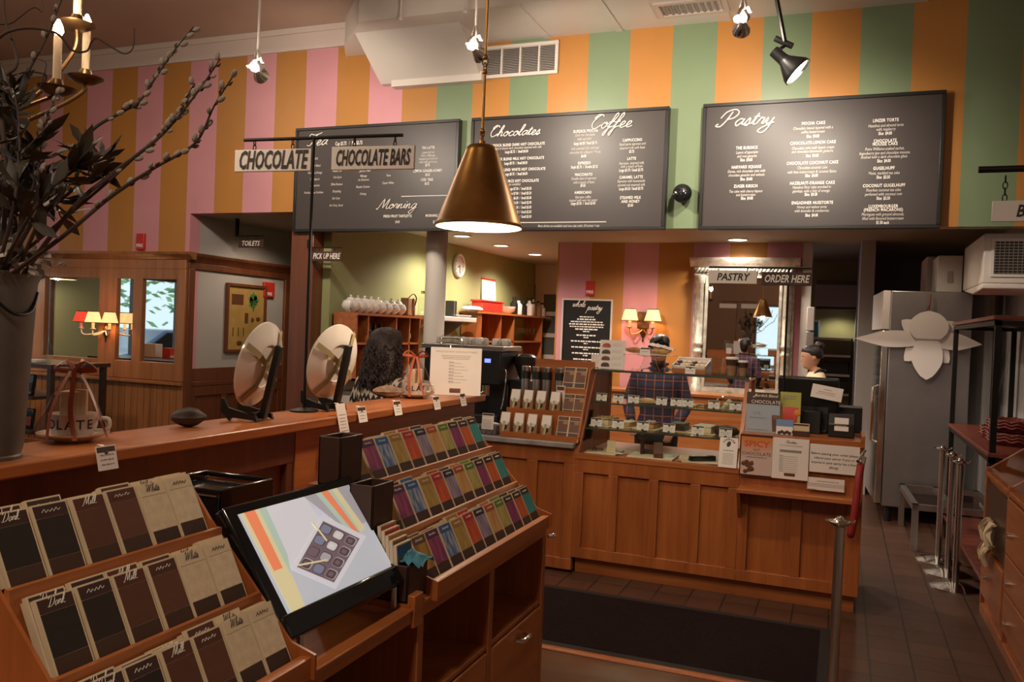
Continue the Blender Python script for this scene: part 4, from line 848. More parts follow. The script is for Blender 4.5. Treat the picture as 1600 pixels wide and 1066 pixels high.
o = b.build('cellophane_tuft', 'blue', smooth=0, loc=(-0.905, 1.735, 1.052)); tag(o, 'crumpled blue cellophane on top of the front dark box', 'wrapping')

# digital picture screen
c0, c1, c2, c3 = [atX(-0.95, *q) for q in ((352, 800), (545, 735), (640, 905), (445, 990))]
SW, SH = 0.431, 0.271
t = thing('picture_screen', 'glossy black digital picture screen showing a box of chocolates, standing on the cabinet', 'screen', (-0.921, 1.506, 1.018), (0, math.radians(-36.6), math.radians(-2)))
b = MB(); b.box((-0.03, -SW/2, 0), (0, SW/2, SH)); b.build('bezel', 'gloss', t, bevel=0.006)
b = MB(); b.prismY([(-0.03, 0.03), (-0.05, 0.05), (-0.05, 0.20), (-0.03, 0.23)], -0.17, 0.17); b.build('back_housing', 'black', t)
b = MB(); b.box((-0.034, -SW/2-0.004, -0.012), (0.012, SW/2+0.004, 0.034)); b.build('lower_lip', 'gloss', t, bevel=0.006)
for s in (-1, 1):
    b = MB(); b.tube([(-0.006, s*0.17, 0.0), (-0.046, s*0.172, -0.0536)], 0.007, 8); b.build('foot', 'steel', t); b = MB(); b.tube([(-0.05, s*0.12, 0.1), (-0.107, s*0.12, 0.024)], 0.006, 8); b.build('rear_leg', 'steel', t)
em = lambda n, c: mat(n, c, 0.3, emit=0.55, ecol=c)
E1 = {'bg': em('screen_pale_blue', (0.52, 0.55, 0.62)), 'wh': em('screen_white', (0.66, 0.66, 0.72)), 'gy': em('screen_grey', (0.40, 0.38, 0.42)), 'or': em('screen_orange', (0.85, 0.25, 0.12)), 'ye': em('screen_yellow', (0.70, 0.62, 0.36)),
      'mi': em('screen_mint', (0.45, 0.58, 0.50)), 'br': em('screen_brown', (0.10, 0.06, 0.06)), 'mv': em('screen_mauve', (0.17, 0.12, 0.15)), 'lt': em('screen_cream', (0.60, 0.58, 0.55)), 'bl': em('screen_blue_grey', (0.20, 0.22, 0.32))}
keys = list(E1); mi = {k: i for i, k in enumerate(keys)}
b = MB(); w0, w1, h0, h1 = -SW/2+0.026, SW/2-0.03, 0.034, SH-0.022
def P2(u, v, e=0.0): return (0.0008+e, w0+(w1-w0)*u, h0+(h1-h0)*v)
def poly(pts, k, e): b.add([P2(u, v, e) for u, v in pts], [tuple(range(len(pts)))], mi[k])
poly([(0,0),(1,0),(1,1),(0,1)], 'bg', 0)
poly([(.18,.35),(.02,1),(.55,1),(.75,.55)], 'wh', .0003); poly([(.62,.5),(.55,1),(1,1),(1,.55)], 'gy', .0003)
poly([(.03,.0),(.14,.0),(.2,1),(.02,1)], 'ye', .0004); poly([(.05,.4),(.12,.4),(.13,1),(.05,1)], 'or', .0005); poly([(.15,.3),(.2,.5),(.22,1),(.16,1)], 'mi', .0005)
poly([(.78,.45),(.88,.45),(.82,1),(.66,1)], 'mi', .0005); poly([(.82,.45),(.86,.45),(.78,1),(.71,1)], 'or', .0006); poly([(.88,.45),(.93,.5),(.87,1),(.82,1)], 'ye', .0006)
poly([(.17,.36),(.62,.76),(.90,.40),(.42,.03)], 'wh', .0007); poly([(.22,.36),(.60,.70),(.83,.40),(.43,.09)], 'mv', .0009)
def blob(u, v, ru, rv, k, e, ang=0.0):
    poly([(u+ru*math.cos(a)*math.cos(ang)-rv*math.sin(a)*math.sin(ang), v+ru*math.cos(a)*math.sin(ang)+rv*math.sin(a)*math.cos(ang)) for a in [2*PI*i/14 for i in range(14)]], k, e)
for i in range(4):
    for j in range(3):
        A_, B_, C_, D_ = (.22,.36), (.60,.70), (.83,.40), (.43,.09); u0, u1, v0_, v1_ = i/4+.03, (i+1)/4-.03, j/3+.03, (j+1)/3-.03
        def bl(u, v): return tuple((1-u)*((1-v)*A_[q]+v*D_[q])+u*((1-v)*B_[q]+v*C_[q]) for q in (0, 1))
        cu, cv, ru_, rv_ = (u0+u1)/2, (v0_+v1_)/2, (u1-u0)/2, (v1_-v0_)/2
        def rr(sc_, du=0, dv_=0): return [bl(cu+du+ru_*sc_*math.copysign(abs(math.cos(a))**.5, math.cos(a)), cv+dv_+rv_*sc_*math.copysign(abs(math.sin(a))**.5, math.sin(a))) for a in [2*PI*(q+.5)/20 for q in range(20)]]
        k = ('br', 'bl', 'br', 'mv', 'gy', 'br', 'bl', 'lt', 'br', 'bl', 'lt', 'br')[i*3+j]
        poly(rr(1.0), 'br' if k != 'br' else 'gy', .0011); poly(rr(.86, -.006, -.012), k, .0013)
        if k in ('br', 'lt'): poly(rr(.45, -.008, -.016), 'mv' if k == 'br' else 'wh', .0015)
poly([bl(.02,.02),bl(.04,-.02),bl(.35,.55),bl(.32,.57)], 'ye', .0017); poly([(.50,.72),(.515,.72),(.55,.50),(.535,.49)], 'ye', .0017)
for u, v, ru, rv, k in () and ((.30,.36,.06,.08,'br'),(.33,.26,.06,.07,'bl'),(.42,.16,.06,.07,'mv'),(.44,.17,.045,.05,'lt'),(.43,.36,.06,.09,'br'),(.52,.28,.07,.07,'bl'),(.40,.48,.06,.07,'bl'),(.53,.47,.05,.09,'lt'),(.50,.58,.07,.06,'br'),(.62,.38,.06,.07,'lt'),(.72,.42,.07,.08,'br'),(.63,.55,.07,.07,'bl')):
    blob(u, v, ru, rv, k, .0011+0.0002*((u*100) % 3))
b.build('lit_picture', [E1[k] for k in keys], t, smooth=0)

# ------------------------------------------------------------------ things on the bar
zB = BZ
def price_tag(label, px, py, face=0.0, long=False):
    """folded tag hooked on the front edge of the bar"""
    p = atX(BXF+0.012, px, py); w_, h_ = (0.062, 0.062) if not long else (0.062, 0.11)
    zc = p.z
    t = thing('price_tag', label, 'price tag', (BXF+0.003, p.y, zc), (0, math.radians(-14), math.radians(face)), 'price tags along the bar edge')
    b = MB(); b.box((0, -w_/2, -h_/2), (0.0012, w_/2, h_/2), 0)
    if not long: b.box((0.0012, -w_/2+0.003, h_/2-0.016), (0.0018, w_/2-0.003, h_/2-0.003), 1); b.ball((0.0015, 0, h_/2-0.018), 0.006, 8, 1, (0.15, 1, 1))
    b.build('card', ['paper', 'brown'], t, smooth=0)
    b = MB()
    for k in range(3 if not long else 6):
        z = h_*0.1-k*0.012; R = random.Random(k)
        y = -w_*0.32
        while y < w_*0.3: l = R.uniform(.004, .011); b.quad((0.002, y, z), (0.002, y+l, z), (0.002, y+l, z+0.003), (0.002, y, z+0.003)); y += l+0.003
    b.build('small_print', 'inkgrey', t, smooth=0)
    b = MB(); b.tube([(0.0, 0, h_/2-0.004), (-0.012, 0, h_/2+0.004), (-0.022, 0, h_/2+0.006)], 0.006, 4, flat=0.15); b.build('clip', 'paper', t)
for px, py, l, lg in ((171, 716, 'white price tag below the saucer at the left end of the bar', False), (538, 654, 'long white paper tag hanging by the sign pole on the bar edge', True), (569, 648, 'dim price tag right of the long paper tag on the bar edge', False), (624, 638, 'price tag on the bar edge below the cocoa pod near the ribboned cup', False), (685, 630, 'price tag on the bar edge below the white list card, left one', False), (726, 625, 'price tag at the right end of the bar edge', False)):
    price_tag(l, px, py, 0, lg)
# plates on easels
def plate_easel(label, label2, p, yaw, R_=0.15, tilt=12):
    e = thing('plate_easel', label2, 'easel', (p[0], p[1], zB), yaw, 'easels on the bar')
    tl = math.radians(tilt)
    b = MB()
    for s in (-1, 1):
        b.prismY([(-0.035, 0.0), (-0.028, 0.02), (0.075, 0.045), (0.09, 0.075), (0.10, 0.075), (0.10, 0.03), (0.085, 0.018), (0.07, 0.0), (0.06, 0.012), (-0.02, 0.006)], s*0.055-0.006, s*0.055+0.006)
    b.box((-0.02, -0.055, 0.008), (0.0, 0.055, 0.03)); b.build('feet', 'black', e)
    b = MB(); b.M = Matrix.Rotation(-tl, 4, 'Y'); b.box((-0.032, -0.014, 0.012), (-0.010, 0.014, 0.27)); b.build('back_post', 'black', e, bevel=0.003)
    q = Vector((p[0], p[1], zB)) + Matrix.Rotation(yaw, 3, 'Z') @ Vector((0.006, 0, 0.042))
    pl = thing('plate', label, 'plate', q, Euler((0, -tl, yaw)), 'plates tied with ribbon')
    b = MB(); b.M = Matrix.Translation((0, 0, R_)) @ Matrix.Rotation(PI/2, 4, 'Y')
    b.lathe([(0, 0.006), (R_*0.55, 0.006), (R_*0.62, 0.012), (R_*0.97, 0.024), (R_, 0.026), (R_*0.99, 0.020), (R_*0.66, 0.0), (R_*0.55, -0.006), (R_*0.5, -0.006), (R_*0.49, 0), (0, 0)], 56, cap=False); b.build('dish', 'porc', pl)
    b = MB(); 
    for a in (0.5, 2.2): 
        ca, sa = math.cos(a), math.sin(a); prev = [Vector((-0.003+0.0, r*ca*1.0, R_+r*sa)) for r in (-R_*1.0, -R_*.6, 0, R_*.6, R_*1.0)]
        xs = [0.012, -0.010, -0.010, -0.010, 0.012]
        L_ = [Vector((xs[i], v.y, v.z)) for i, v in enumerate(prev)]
        nrm = Vector((0, -sa, ca))*0.011
        b.add([v-nrm for v in L_]+[v+nrm for v in L_], [(i, i+1, 5+i+1, 5+i) for i in range(4)])
        fr_ = [Vector((0.029, v.y, v.z)) for v in prev]; b.add([v-nrm for v in fr_]+[v+nrm for v in fr_], [(i, i+1, 5+i+1, 5+i) for i in range(4)])
    b.build('ribbon', 'olive', pl, smooth=0)
    return pl
# easels stand with their backs to the camera side, plates turned to the guests behind the bar
q = atZ(zB, 402, 648); plate_easel('white plate tied with olive ribbon on the left easel', 'black plate easel left of the iron sign pole', (-1.862, 2.37, 0), math.radians(190), 0.150)
q = atZ(zB, 520, 632); plate_easel('white plate tied with olive ribbon on the right easel', 'black plate easel right of the iron sign pole', (-1.862, 2.82, 0), math.radians(176), 0.150)
# cocoa pods
def pod(label, p, L_, r, yaw, m):
    b = MB(); b.M = Matrix.Rotation(yaw, 4, 'Z')
    pts = []; rs = []
    vs = []; fs = []; n = 20; k = 12
    for i in range(k+1):
        u = i/k; x = (u-.5)*L_; rr = r*max(0.04, math.sin(PI*(0.06+0.9*u))**0.7)*(1 if u < .75 else 1-(u-.75)*1.3)
        for j in range(n): a = 2*PI*j/n; q = rr*(1+0.09*math.cos(a*8)); vs.append((x, q*math.cos(a), r*0.92+q*0.92*math.sin(a)))
    for i in range(k):
        for j in range(n): fs.append((i*n+j, i*n+(j+1) % n, (i+1)*n+(j+1) % n, (i+1)*n+j))
    fs += [tuple(range(n))[::-1], tuple(range(k*n, k*n+n))]; b.add(vs, fs)
    o = b.build('cocoa_pod', m, smooth=60, loc=p); return tag(o, label, 'cocoa pod')
M['pod'] = mat('dried_pod', (0.07, 0.05, 0.045), 0.7, var=0.3, scale=30, bump=0.4); M['pod2'] = mat('dried_brown_pod', (0.20, 0.12, 0.08), 0.7, var=0.5, scale=40, bump=0.5)
q = atZ(zB, 295, 667); pod('dark ridged cocoa pod lying on the bar between the vase and plates', (q.x, q.y, zB+0.002), 0.105, 0.031, 0.75, 'pod')
q = atZ(zB, 607, 622); pod('brown ridged cocoa pod lying on the bar right of the plates', (q.x, q.y, zB+0.002), 0.15, 0.030, 0.5, 'pod2')
# gift cups in cellophane
def gift_cup(label, p, txt, yaw, h=0.20, m='rust'):
    t = thing('gift_cup', label, 'gift', (p[0], p[1], zB), yaw, 'wrapped gift cups on the bar')
    b = MB(); b.lathe([(0.042, 0), (0.05, 0.004), (0.088, 0.02), (0.09, 0.024), (0.05, 0.010), (0.0, 0.008)], 40, cap=False); b.build('saucer', 'porc', t)
    b = MB(); b.lathe([(0.03, 0.010), (0.052, 0.018), (0.060, 0.045), (0.061, 0.075), (0.058, 0.075), (0.056, 0.045), (0.03, 0.016), (0, 0.015)], 36, cap=False); cup = b.build('cup', 'porc', t)
    b = MB(); b.tube(catmull([(0, 0.058, 0.062), (0, 0.09, 0.062), (0, 0.09, 0.035), (0, 0.057, 0.03)], 6), 0.005, 8); b.build('cup_handle', 'porc', cup)
    b = MB(); n = len(txt)                                              # letters wrapped round the cup
    for i, ch in enumerate(txt):
        a = (i-(n-1)/2)*0.42; vs, fs = text_geo(ch, 0.01); s_ = 0.036
        b.add([(0.0618*math.cos(a+v.x*s_/0.061), 0.0618*math.sin(a+v.x*s_/0.061), 0.048+v.y*s_) for v in vs], fs)
    b.build('cup_lettering', 'inkblack', cup, smooth=0)
    b = MB(); b.box((-0.025, -0.03, 0.06), (0.02, 0.02, 0.135)); b.box((-0.005, -0.01, 0.07), (0.012, 0.035, 0.14)); b.build('chocolate_bag', 'cream', t, bevel=0.003)
    b = MB(); R = random.Random(5); prof = []; vs = []; fs = []; n = 18
    for i, (r, z) in enumerate(((0.086, 0.022), (0.075, 0.07), (0.05, 0.12), (0.018, h-0.02), (0.012, h), (0.035, h+0.03))):
        for j in range(n): a = 2*PI*j/n; q = r*(1+0.13*math.sin(a*5+i)+R.uniform(-.07, .07)); vs.append((q*math.cos(a), q*math.sin(a), z+R.uniform(-.004, .004)))
    for i in range(5):
        for j in range(n): fs.append((i*n+j, i*n+(j+1) % n, (i+1)*n+(j+1) % n, (i+1)*n+j))
    b.add(vs, fs); b.build('cellophane', 'cello_t', t, smooth=0)
    b = MB()
    for a0, w_ in ((0.25, .012), (-0.5, .012), (1.3, .010), (-1.5, .008)):
        pts = catmull([(0.014*math.cos(a0), 0.014*math.sin(a0), h), (0.045*math.cos(a0), 0.045*math.sin(a0), h-0.05), (0.07*math.cos(a0), 0.07*math.sin(a0), h*0.45), (0.093*math.cos(a0+.15), 0.093*math.sin(a0+.15), 0.012)], 5)
        s_ = Vector((-math.sin(a0), math.cos(a0), 0))*w_/2; b.add([v-s_ for v in pts]+[v+s_ for v in pts], [(i, i+1, len(pts)+i+1, len(pts)+i) for i in range(len(pts)-1)])
    for s in (-1, 1): b.tube(catmull([(0, 0, h), (0.02*s, 0.03*s, h+0.025), (0.01*s, 0.055*s, h+0.005), (0, 0, h)], 5), 0.008, 6, flat=0.3)
    b.build('ribbon', m, t, smooth=30)
M['cello_t'] = thin_glass('cellophane_wrap', (0.90, 0.82, 0.78), 0.5, 0.3)
q = atZ(zB, 120, 686); gift_cup('ribbon wrapped cup and saucer lettered OLAT at the left end of the bar', (q.x+0.02, q.y-0.03, 0), 'COLATE', math.radians(-62), 0.19)
q = atZ(zB, 652, 622); gift_cup('rust ribbon wrapped cup and saucer in front of the white list card', (-1.90, q.y, 0), 'OLAT', math.radians(-55), 0.20)
# white list card
p = atZ(zB, 690, 618)
t = thing('list_card', 'white list card of single source chocolate bars standing at the bar end', 'sign', (-1.825, 3.885, zB), (math.radians(-6), 0, math.radians(24)))
cw, chh = 0.262, 0.243
b = MB(); b.box((-cw/2, 0, 0), (cw/2, 0.003, chh)); b.build('card', 'paper', t)
b = MB(); b.text('SINGLE SOURCE CHOCOLATE BARS', 0.0125, (0, -0.001, chh-0.022), spacing=1.05)
for k in range(3): bars(b, -0.075+0.004*k, 0.075-0.004*k, chh-0.042-0.008*k, 0.0025, -0.001, 0, k)
for k in range(7): bars(b, -0.035, -0.01, chh-0.075-k*0.0165, 0.0035, -0.001, 0, 20+k); bars(b, -0.035, 0.03+0.03*((k*7) % 3)/2, chh-0.081-k*0.0165, 0.0022, -0.001, 0, 40+k)
b.build('print', 'inkgrey', t, smooth=0)
b = MB(); b.box((-0.028, -0.0015, 0.012), (0.028, 0, 0.034)); b.build('dark_logo_block', 'brown2', t)
b = MB(); b.tube([(0.06, 0.003, chh*0.7), (0.05, 0.10, -0.0)], 0.003, 6); b.tube([(-0.06, 0.003, chh*0.7), (-0.05, 0.10, 0.0)], 0.003, 6); b.build('wire_stand', 'iron', t)
# zinc vase with willow branches
v0 = Vector((-1.838, 1.372, zB))
t = thing('flower_vase', 'tall grey zinc vase at the left end of the bar', 'vase', v0)
HV = 0.43
b = MB(); b.lathe([(0.072, 0), (0.073, 0.008), (0.070, 0.012), (0.074, 0.03), (0.093, HV-0.02), (0.098, HV-0.006), (0.100, HV), (0.092, HV), (0.088, HV-0.03), (0.068, 0.02), (0, 0.018)], 44, cap=False); b.build('body', 'galv', t)
b = MB(); b.tube(catmull([(0.055, -0.065, HV-0.03), (0.09, -0.06, HV-0.06), (0.10, -0.02, HV-0.09), (0.09, 0.03, HV-0.085), (0.07, 0.062, HV-0.04)], 6), 0.004, 8); b.build('wire_handle', 'iron', t)
# branches standing in the vase
mouth = v0 + Vector((0, 0, HV-0.04))
def branch(label, pts, d0, d1, r0=0.0055, catk=(), leaves=0, seed=0, lsize=0.075, group='branches in the zinc vase', lfrom=0.3):
    R = random.Random(seed); n = len(pts)
    W = [mouth+Vector((R.uniform(-.03, .03), R.uniform(-.03, .03), 0))] + [atD(d0+(d1-d0)*i/(n-1), *p) for i, p in enumerate(pts)]
    base = W[0].copy(); W = catmull([v-base for v in W], 7)
    t = thing('leafy_branch' if leaves else ('willow_branch' if catk else 'curly_twig'), label, 'branch', base, 0, group)
    b = MB(); m = len(W); b.tube([Vector((0, 0, -0.3))*0.9+Vector((R.uniform(-.02,.02), R.uniform(-.02,.02), 0))]+W, [r0]+[r0*(1-0.75*i/m) for i in range(m)], 6); b.build('stem', 'bark', t)
    if catk:
        b = MB()
        a0, a1, cnt = catk
        for i in range(cnt):
            k = int((m-1)*(a0+(a1-a0)*i/max(1, cnt-1))); p = W[k]; tg = (W[min(k+1, m-1)]-W[max(k-1, 0)]).normalized()
            sd = tg.orthogonal().normalized(); sd.rotate(Matrix.Rotation(R.uniform(0, 6.28), 3, tg)); c = p+sd*0.007+tg*0.004
            sv = b.M; b.M = Matrix.Translation(c) @ (tg+sd*0.5).to_track_quat('Z', 'Y').to_matrix().to_4x4(); b.ball((0, 0, 0.004), 0.0062 if i % 4 else 0.0045, 8, 0, (1, 1, 1.7)); b.M = sv
        b.build('catkins', 'catkin', t)
        b = MB()
        for i in range(cnt):
            k = min(m-1, int((m-1)*(a0+(a1-a0)*(i+.5)/cnt))); p = W[k]; tg = (W[min(k+1, m-1)]-W[max(k-1, 0)]).normalized(); sd = tg.orthogonal().normalized(); sd.rotate(Matrix.Rotation(R.uniform(0, 6.28), 3, tg))
            b.tube([p, p+sd*0.005+tg*0.006, p+sd*0.006+tg*0.014], [0.002, 0.0032, 0.0008], 5)
        b.build('buds', 'bark', t)
    if leaves:
        b = MB()
        for i in range(leaves):
            k = int((m-1)*R.uniform(lfrom, 1)); p = W[k]; tg = (W[min(k+1, m-1)]-W[max(k-1, 0)]).normalized()
            d = (tg*R.uniform(.2, 1.0)+Vector((R.gauss(0, .7), R.gauss(0, .7), R.gauss(0, .55)))).normalized(); s = d.cross(Vector((R.uniform(-1, 1), R.uniform(-1, 1), 1))).normalized(); nn = d.cross(s)
            l = lsize*R.uniform(.6, 1.2); wd_ = l*0.14; dr = nn*l*0.15
            q = [p, p+d*l*.3+s*wd_*.8+nn*.002, p+d*l*.62+s*wd_-dr*.4, p+d*l-dr, p+d*l*.62-s*wd_-dr*.4, p+d*l*.3-s*wd_*.8+nn*.002]
            mid = p+d*l*.5-dr*.2-nn*l*0.03
            b.add(q+[mid], [(0,1,6),(1,2,6),(2,3,6),(3,4,6),(4,5,6),(5,0,6)])
        b.build('leaves', 'leaf', t)
    return t
branch('willow branch with catkins whose tip reaches highest toward the crown moulding', [(60, 330), (132, 215), (190, 175), (216, 160), (245, 118), (270, 82), (302, 42)], 1.9, 2.0, 0.0055, (.38, .98, 16), 0, 1)
branch('willow branch with dark buds leaning right, second from the right', [(110, 330), (180, 268), (240, 222), (270, 192), (300, 155), (322, 125), (344, 92)], 1.85, 1.9, 0.0055, (.3, .98, 15), 0, 2)
branch('lowest willow branch with catkins leaning furthest right', [(95, 372), (170, 310), (235, 266), (285, 238), (312, 215), (335, 165), (366, 116)], 1.8, 1.8, 0.0055, (.25, .98, 16), 0, 3)
branch('short side willow twig with a few catkins ending over an ochre stripe', [(150, 300), (225, 232), (266, 195), (280, 170), (304, 130)], 1.88, 1.95, 0.004, (.55, .98, 7), 0, 4)
branch('willow branch crowded with pale catkins in front of the chandelier arm', [(40, 330), (60, 262), (64, 222), (74, 182), (92, 138)], 1.95, 2.05, 0.005, (.35, .99, 20), 0, 5)
branch('dark bare branch crossing the chandelier to the top picture edge', [(20, 300), (22, 190), (40, 122), (72, 60), (88, 20), (104, -20)], 2.0, 2.1, 0.006, (.5, .95, 6), 0, 6)
branch('curly bare twig winding past the candles of the chandelier', [(5, 250), (-15, 100), (0, 58), (40, 44), (88, 52), (112, 78), (135, 80), (143, 66), (152, 60), (178, 76), (196, 84), (208, 74), (210, 44)], 1.95, 1.95, 0.0042, (), 0, 7)
branch('curly bare twig rising straight at the far left', [(10, 280), (0, 140), (25, 105), (24, 80), (8, 30), (6, -15)], 1.9, 2.0, 0.006, (), 0, 8)
branch('curly bare twig looping below the left candle', [(15, 260), (-20, 118), (15, 118), (45, 112), (72, 118), (64, 135), (72, 100), (58, 92)], 2.1, 2.1, 0.004, (), 0, 9)
branch('thin bare twig in the upper left corner', [(5, 240), (-20, 60), (20, 35), (52, 12), (66, 18), (64, -10)], 2.05, 2.1, 0.0035, (), 0, 10)
for i, (pts, n, sd, l) in enumerate([([(45, 340), (85, 290), (118, 262), (130, 222)], 40, 21, 'leafy dark stem ending in a tuft before the pink stripes'), ([(20, 330), (30, 240), (28, 180), (20, 130)], 46, 22, 'leafy dark stem standing upright over the vase'),
      ([(60, 350), (110, 300), (150, 268), (160, 245)], 34, 23, 'leafy dark stem leaning right above the vase rim'), ([(5, 320), (-10, 250), (0, 190), (10, 150)], 40, 24, 'leafy dark stem at the left picture edge'),
      ([(30, 360), (50, 300), (60, 250), (58, 205)], 40, 25, 'leafy dark stem behind the pale catkins'), ([(25, 370), (20, 320), (40, 300), (80, 310), (95, 340)], 40, 26, 'drooping leafy dark stem over the vase rim'), ([(10, 380), (0, 330), (15, 280), (35, 260)], 40, 27, 'short leafy dark stem low at the left of the vase')]):
    branch(l, pts, 1.8+0.04*i, 1.85+0.05*i, 0.005, (), n, sd, 0.085, 'leafy stems in the zinc vase', 0.25)
# dried hydrangea-like fluff at the rim
R = random.Random(8); b = MB()
for i in range(160):
    c = Vector((R.gauss(0, .045), R.gauss(0, .045), R.uniform(-.02, .05))); d = Vector((R.gauss(0, 1), R.gauss(0, 1), R.gauss(0.6, .6))).normalized(); s = d.orthogonal().normalized()*0.009
    b.quad(c, c+d*.016+s, c+d*.03, c+d*.016-s)
o = b.build('dried_flowers', 'catkin', smooth=0, loc=mouth+Vector((0.01, 0, 0.05))); tag(o, 'pale dried flower heads filling the mouth of the zinc vase', 'flowers', None, 'stuff')
# ------------------------------------------------------------------ order counter: marble end, pastry case, till end
FY = 5.30
def panelled(mb, x0, x1, z0, z1, y, n, st=0.085, top=0.10, bot=0.075, dep=0.022, mi=0, mp=1):
    mb.box((x0, y, z0), (x1, y+0.03, z1), mp)
    mb.box((x0, y-dep, z1-top), (x1, y, z1), mi); mb.box((x0, y-dep, z0), (x1, y, z0+bot), mi)
    for i in range(n+1):
        x = x0+(x1-x0)*i/n; a = min(max(x-st/2, x0), x1-st); mb.box((a, y-dep, z0+bot), (a+st, y, z1-top), mi)
t = thing('marble_counter', 'short cherry panelled counter with a grey marble top left of the pastry case', 'counter', (-2.2, FY, 0))
b = MB(); panelled(b, -0.9, 0.60, 0.02, 0.825, 0.03, 5, 0.075); b.build('panelled_front', ['cherry', 'cherry'], t, bevel=0.003)
b = MB(); b.box((-0.9, 0.06, 0), (0.60, 0.85, 0.825)); b.build('body', 'mahog', t)
b = MB(); b.box((-0.95, -0.03, 0.828), (0.596, 0.9, 0.862)); b.build('marble_top', 'marble', t, bevel=0.005)
CX0, CX1, CX2 = -1.60, -0.545, 0.155
t = thing('pastry_case', 'cherry panelled pastry case with a sloping glass front and three display levels', 'display case', (CX0, FY, 0))
Wc = CX1-CX0
b = MB(); panelled(b, 0, Wc, 0.11, 0.79, 0.024, 4, 0.062, 0.115, 0.07); b.build('panelled_front', ['cherry', 'cherry'], t, bevel=0.003)
b = MB(); b.box((0.01, 0.07, 0), (Wc, 0.12, 0.11)); b.box((0.0, 0.055, 0.11), (Wc, 0.80, 0.775)); b.build('body', 'cherry_x', t)
b = MB(); b.box((0, -0.0, 0.775), (Wc, 0.80, 0.792)); b.box((0, -0.004, 0.765), (Wc, 0.012, 0.80)); b.build('deck', 'cherry_x', t, bevel=0.002)
ZT = 1.333; YT = 0.36
side = [(0.0, 0.79), (YT, ZT), (0.80, ZT), (0.80, 0.79)]
for x, nm in ((0.0, 'side_panel'), (Wc-0.024, 'side_panel')):
    b = MB(); b.prismX([(0.0, 0.79), (0.03, 0.79), (YT+0.03, ZT-0.015), (0.80, ZT-0.015), (0.80, ZT), (YT, ZT)], x, x+0.024); b.box((x, 0.76, 0.79), (x+0.024, 0.80, ZT)); b.build(nm, 'cherry', t)
    if x == 0: b = MB(); b.prismX(side, x+0.008, x+0.014); b.build('side_board', 'cherry', t)
b = MB(); b.add([(0.02, 0.006, 0.80), (Wc-0.02, 0.006, 0.80), (Wc-0.02, YT+0.006, ZT-0.004), (0.02, YT+0.006, ZT-0.004)], [(0,1,2,3)]); b.build('sloped_front_glass', 'glass', t)
b = MB(); b.box((0, YT-0.02, ZT), (Wc, 0.82, ZT+0.010)); b.build('top_glass', 'glassg', t)
b = MB(); b.box((0, YT-0.025, ZT-0.003), (Wc, YT-0.02, ZT+0.012)); b.build('top_glass_edge', mat('green_glass_edge', (0.05, 0.07, 0.055), 0.15), t)
SH1, SH2 = 1.115, 0.95
for z, y0 in ((SH1, 0.24), (SH2, 0.13)):
    b = MB(); b.box((0.026, y0, z), (Wc-0.026, 0.72, z+0.008)); sh = b.build('glass_shelf', 'glassg', t)
    b = MB(); b.box((0.026, y0-0.003, z-0.001), (Wc-0.026, y0, z+0.009)); b.build('glass_edge', M['green_glass_edge'] if 'green_glass_edge' in M else bpy.data.materials['green_glass_edge'], sh)
def CP(px, py, y): return atY(FY+y, px, py)
def shelf_tag(px, py, y, z, label, s=0.074):
    x = CP(px, py, y).x
    t = thing('case_tag', label, 'price tag', (x, FY+y, z+0.002), (math.radians(-12), 0, random.uniform(-.08, .08)), 'price tags inside the pastry case')
    b = MB(); b.box((-s/2, 0, 0.008), (s/2, 0.0015, 0.008+s*0.72), 0); b.box((-s/2+0.003, -0.0006, 0.008+s*0.58), (s/2-0.003, 0, 0.006+s*0.72), 1); b.ball((0, 0, 0.006+s*0.56), s*0.1, 8, 1, (1, .1, 1)); b.build('card', ['paper', 'brown'], t, smooth=0)
    b = MB(); bars(b, -s*.36, s*.36, 0.008+s*.34, 0.003, -0.0008, 0, int(px)); bars(b, -s*.28, s*.28, 0.008+s*.22, 0.0025, -0.0008, 0, int(px)+1); b.build('small_print', 'inkgrey', t, smooth=0)
    b = MB(); b.box((-0.007, -0.002, 0), (0.007, 0.010, 0.016)); b.build('clip', 'black', t)
for i, px in enumerate((939, 965, 989, 1033, 1056, 1074, 1115, 1149)): shelf_tag(px, 635, 0.262, SH1+0.008, 'price tag on the upper glass shelf of the pastry case, %s from left' % ORD[i])
for i, px in enumerate((931, 965, 1004, 1045, 1090, 1134)): shelf_tag(px, 668, 0.155, SH2+0.008, 'price tag on the lower glass shelf of the pastry case, %s from left' % ORD[i], 0.080)
# pastries
def cake_box(name, label, loc, rot, size, m_top, m_side, cat='pastry', board=True, garnish=None):
    t = thing(name, label, cat, loc, rot)
    sx, sy, sz = size
    if board: b = MB(); b.box((-sx*.75, -sy*.8, 0), (sx*.75, sy*.8, 0.006)); b.build('serving_board', 'cream', t, bevel=0.002)
    z = 0.006 if board else 0
    b = MB(); b.box((-sx/2, -sy/2, z), (sx/2, sy/2, z+sz*.75)); b.build('sponge', m_side, t, bevel=0.004)
    b = MB(); b.box((-sx/2-0.001, -sy/2-0.001, z+sz*.75), (sx/2+0.001, sy/2+0.001, z+sz)); b.build('topping', m_top, t, bevel=0.004)
    if garnish:
        b = MB(); R = random.Random(int(loc[0]*1000))
        for k in range(7): b.ball((R.uniform(-.4, .4)*sx, R.uniform(-.4, .4)*sy, z+sz+0.003), 0.009, 8)
        b.build('garnish', garnish, t)
    return t
z1, z2, z0 = SH1+0.008, SH2+0.008, 0.793
def XL_(px, py, y): return CP(px, py, y).x
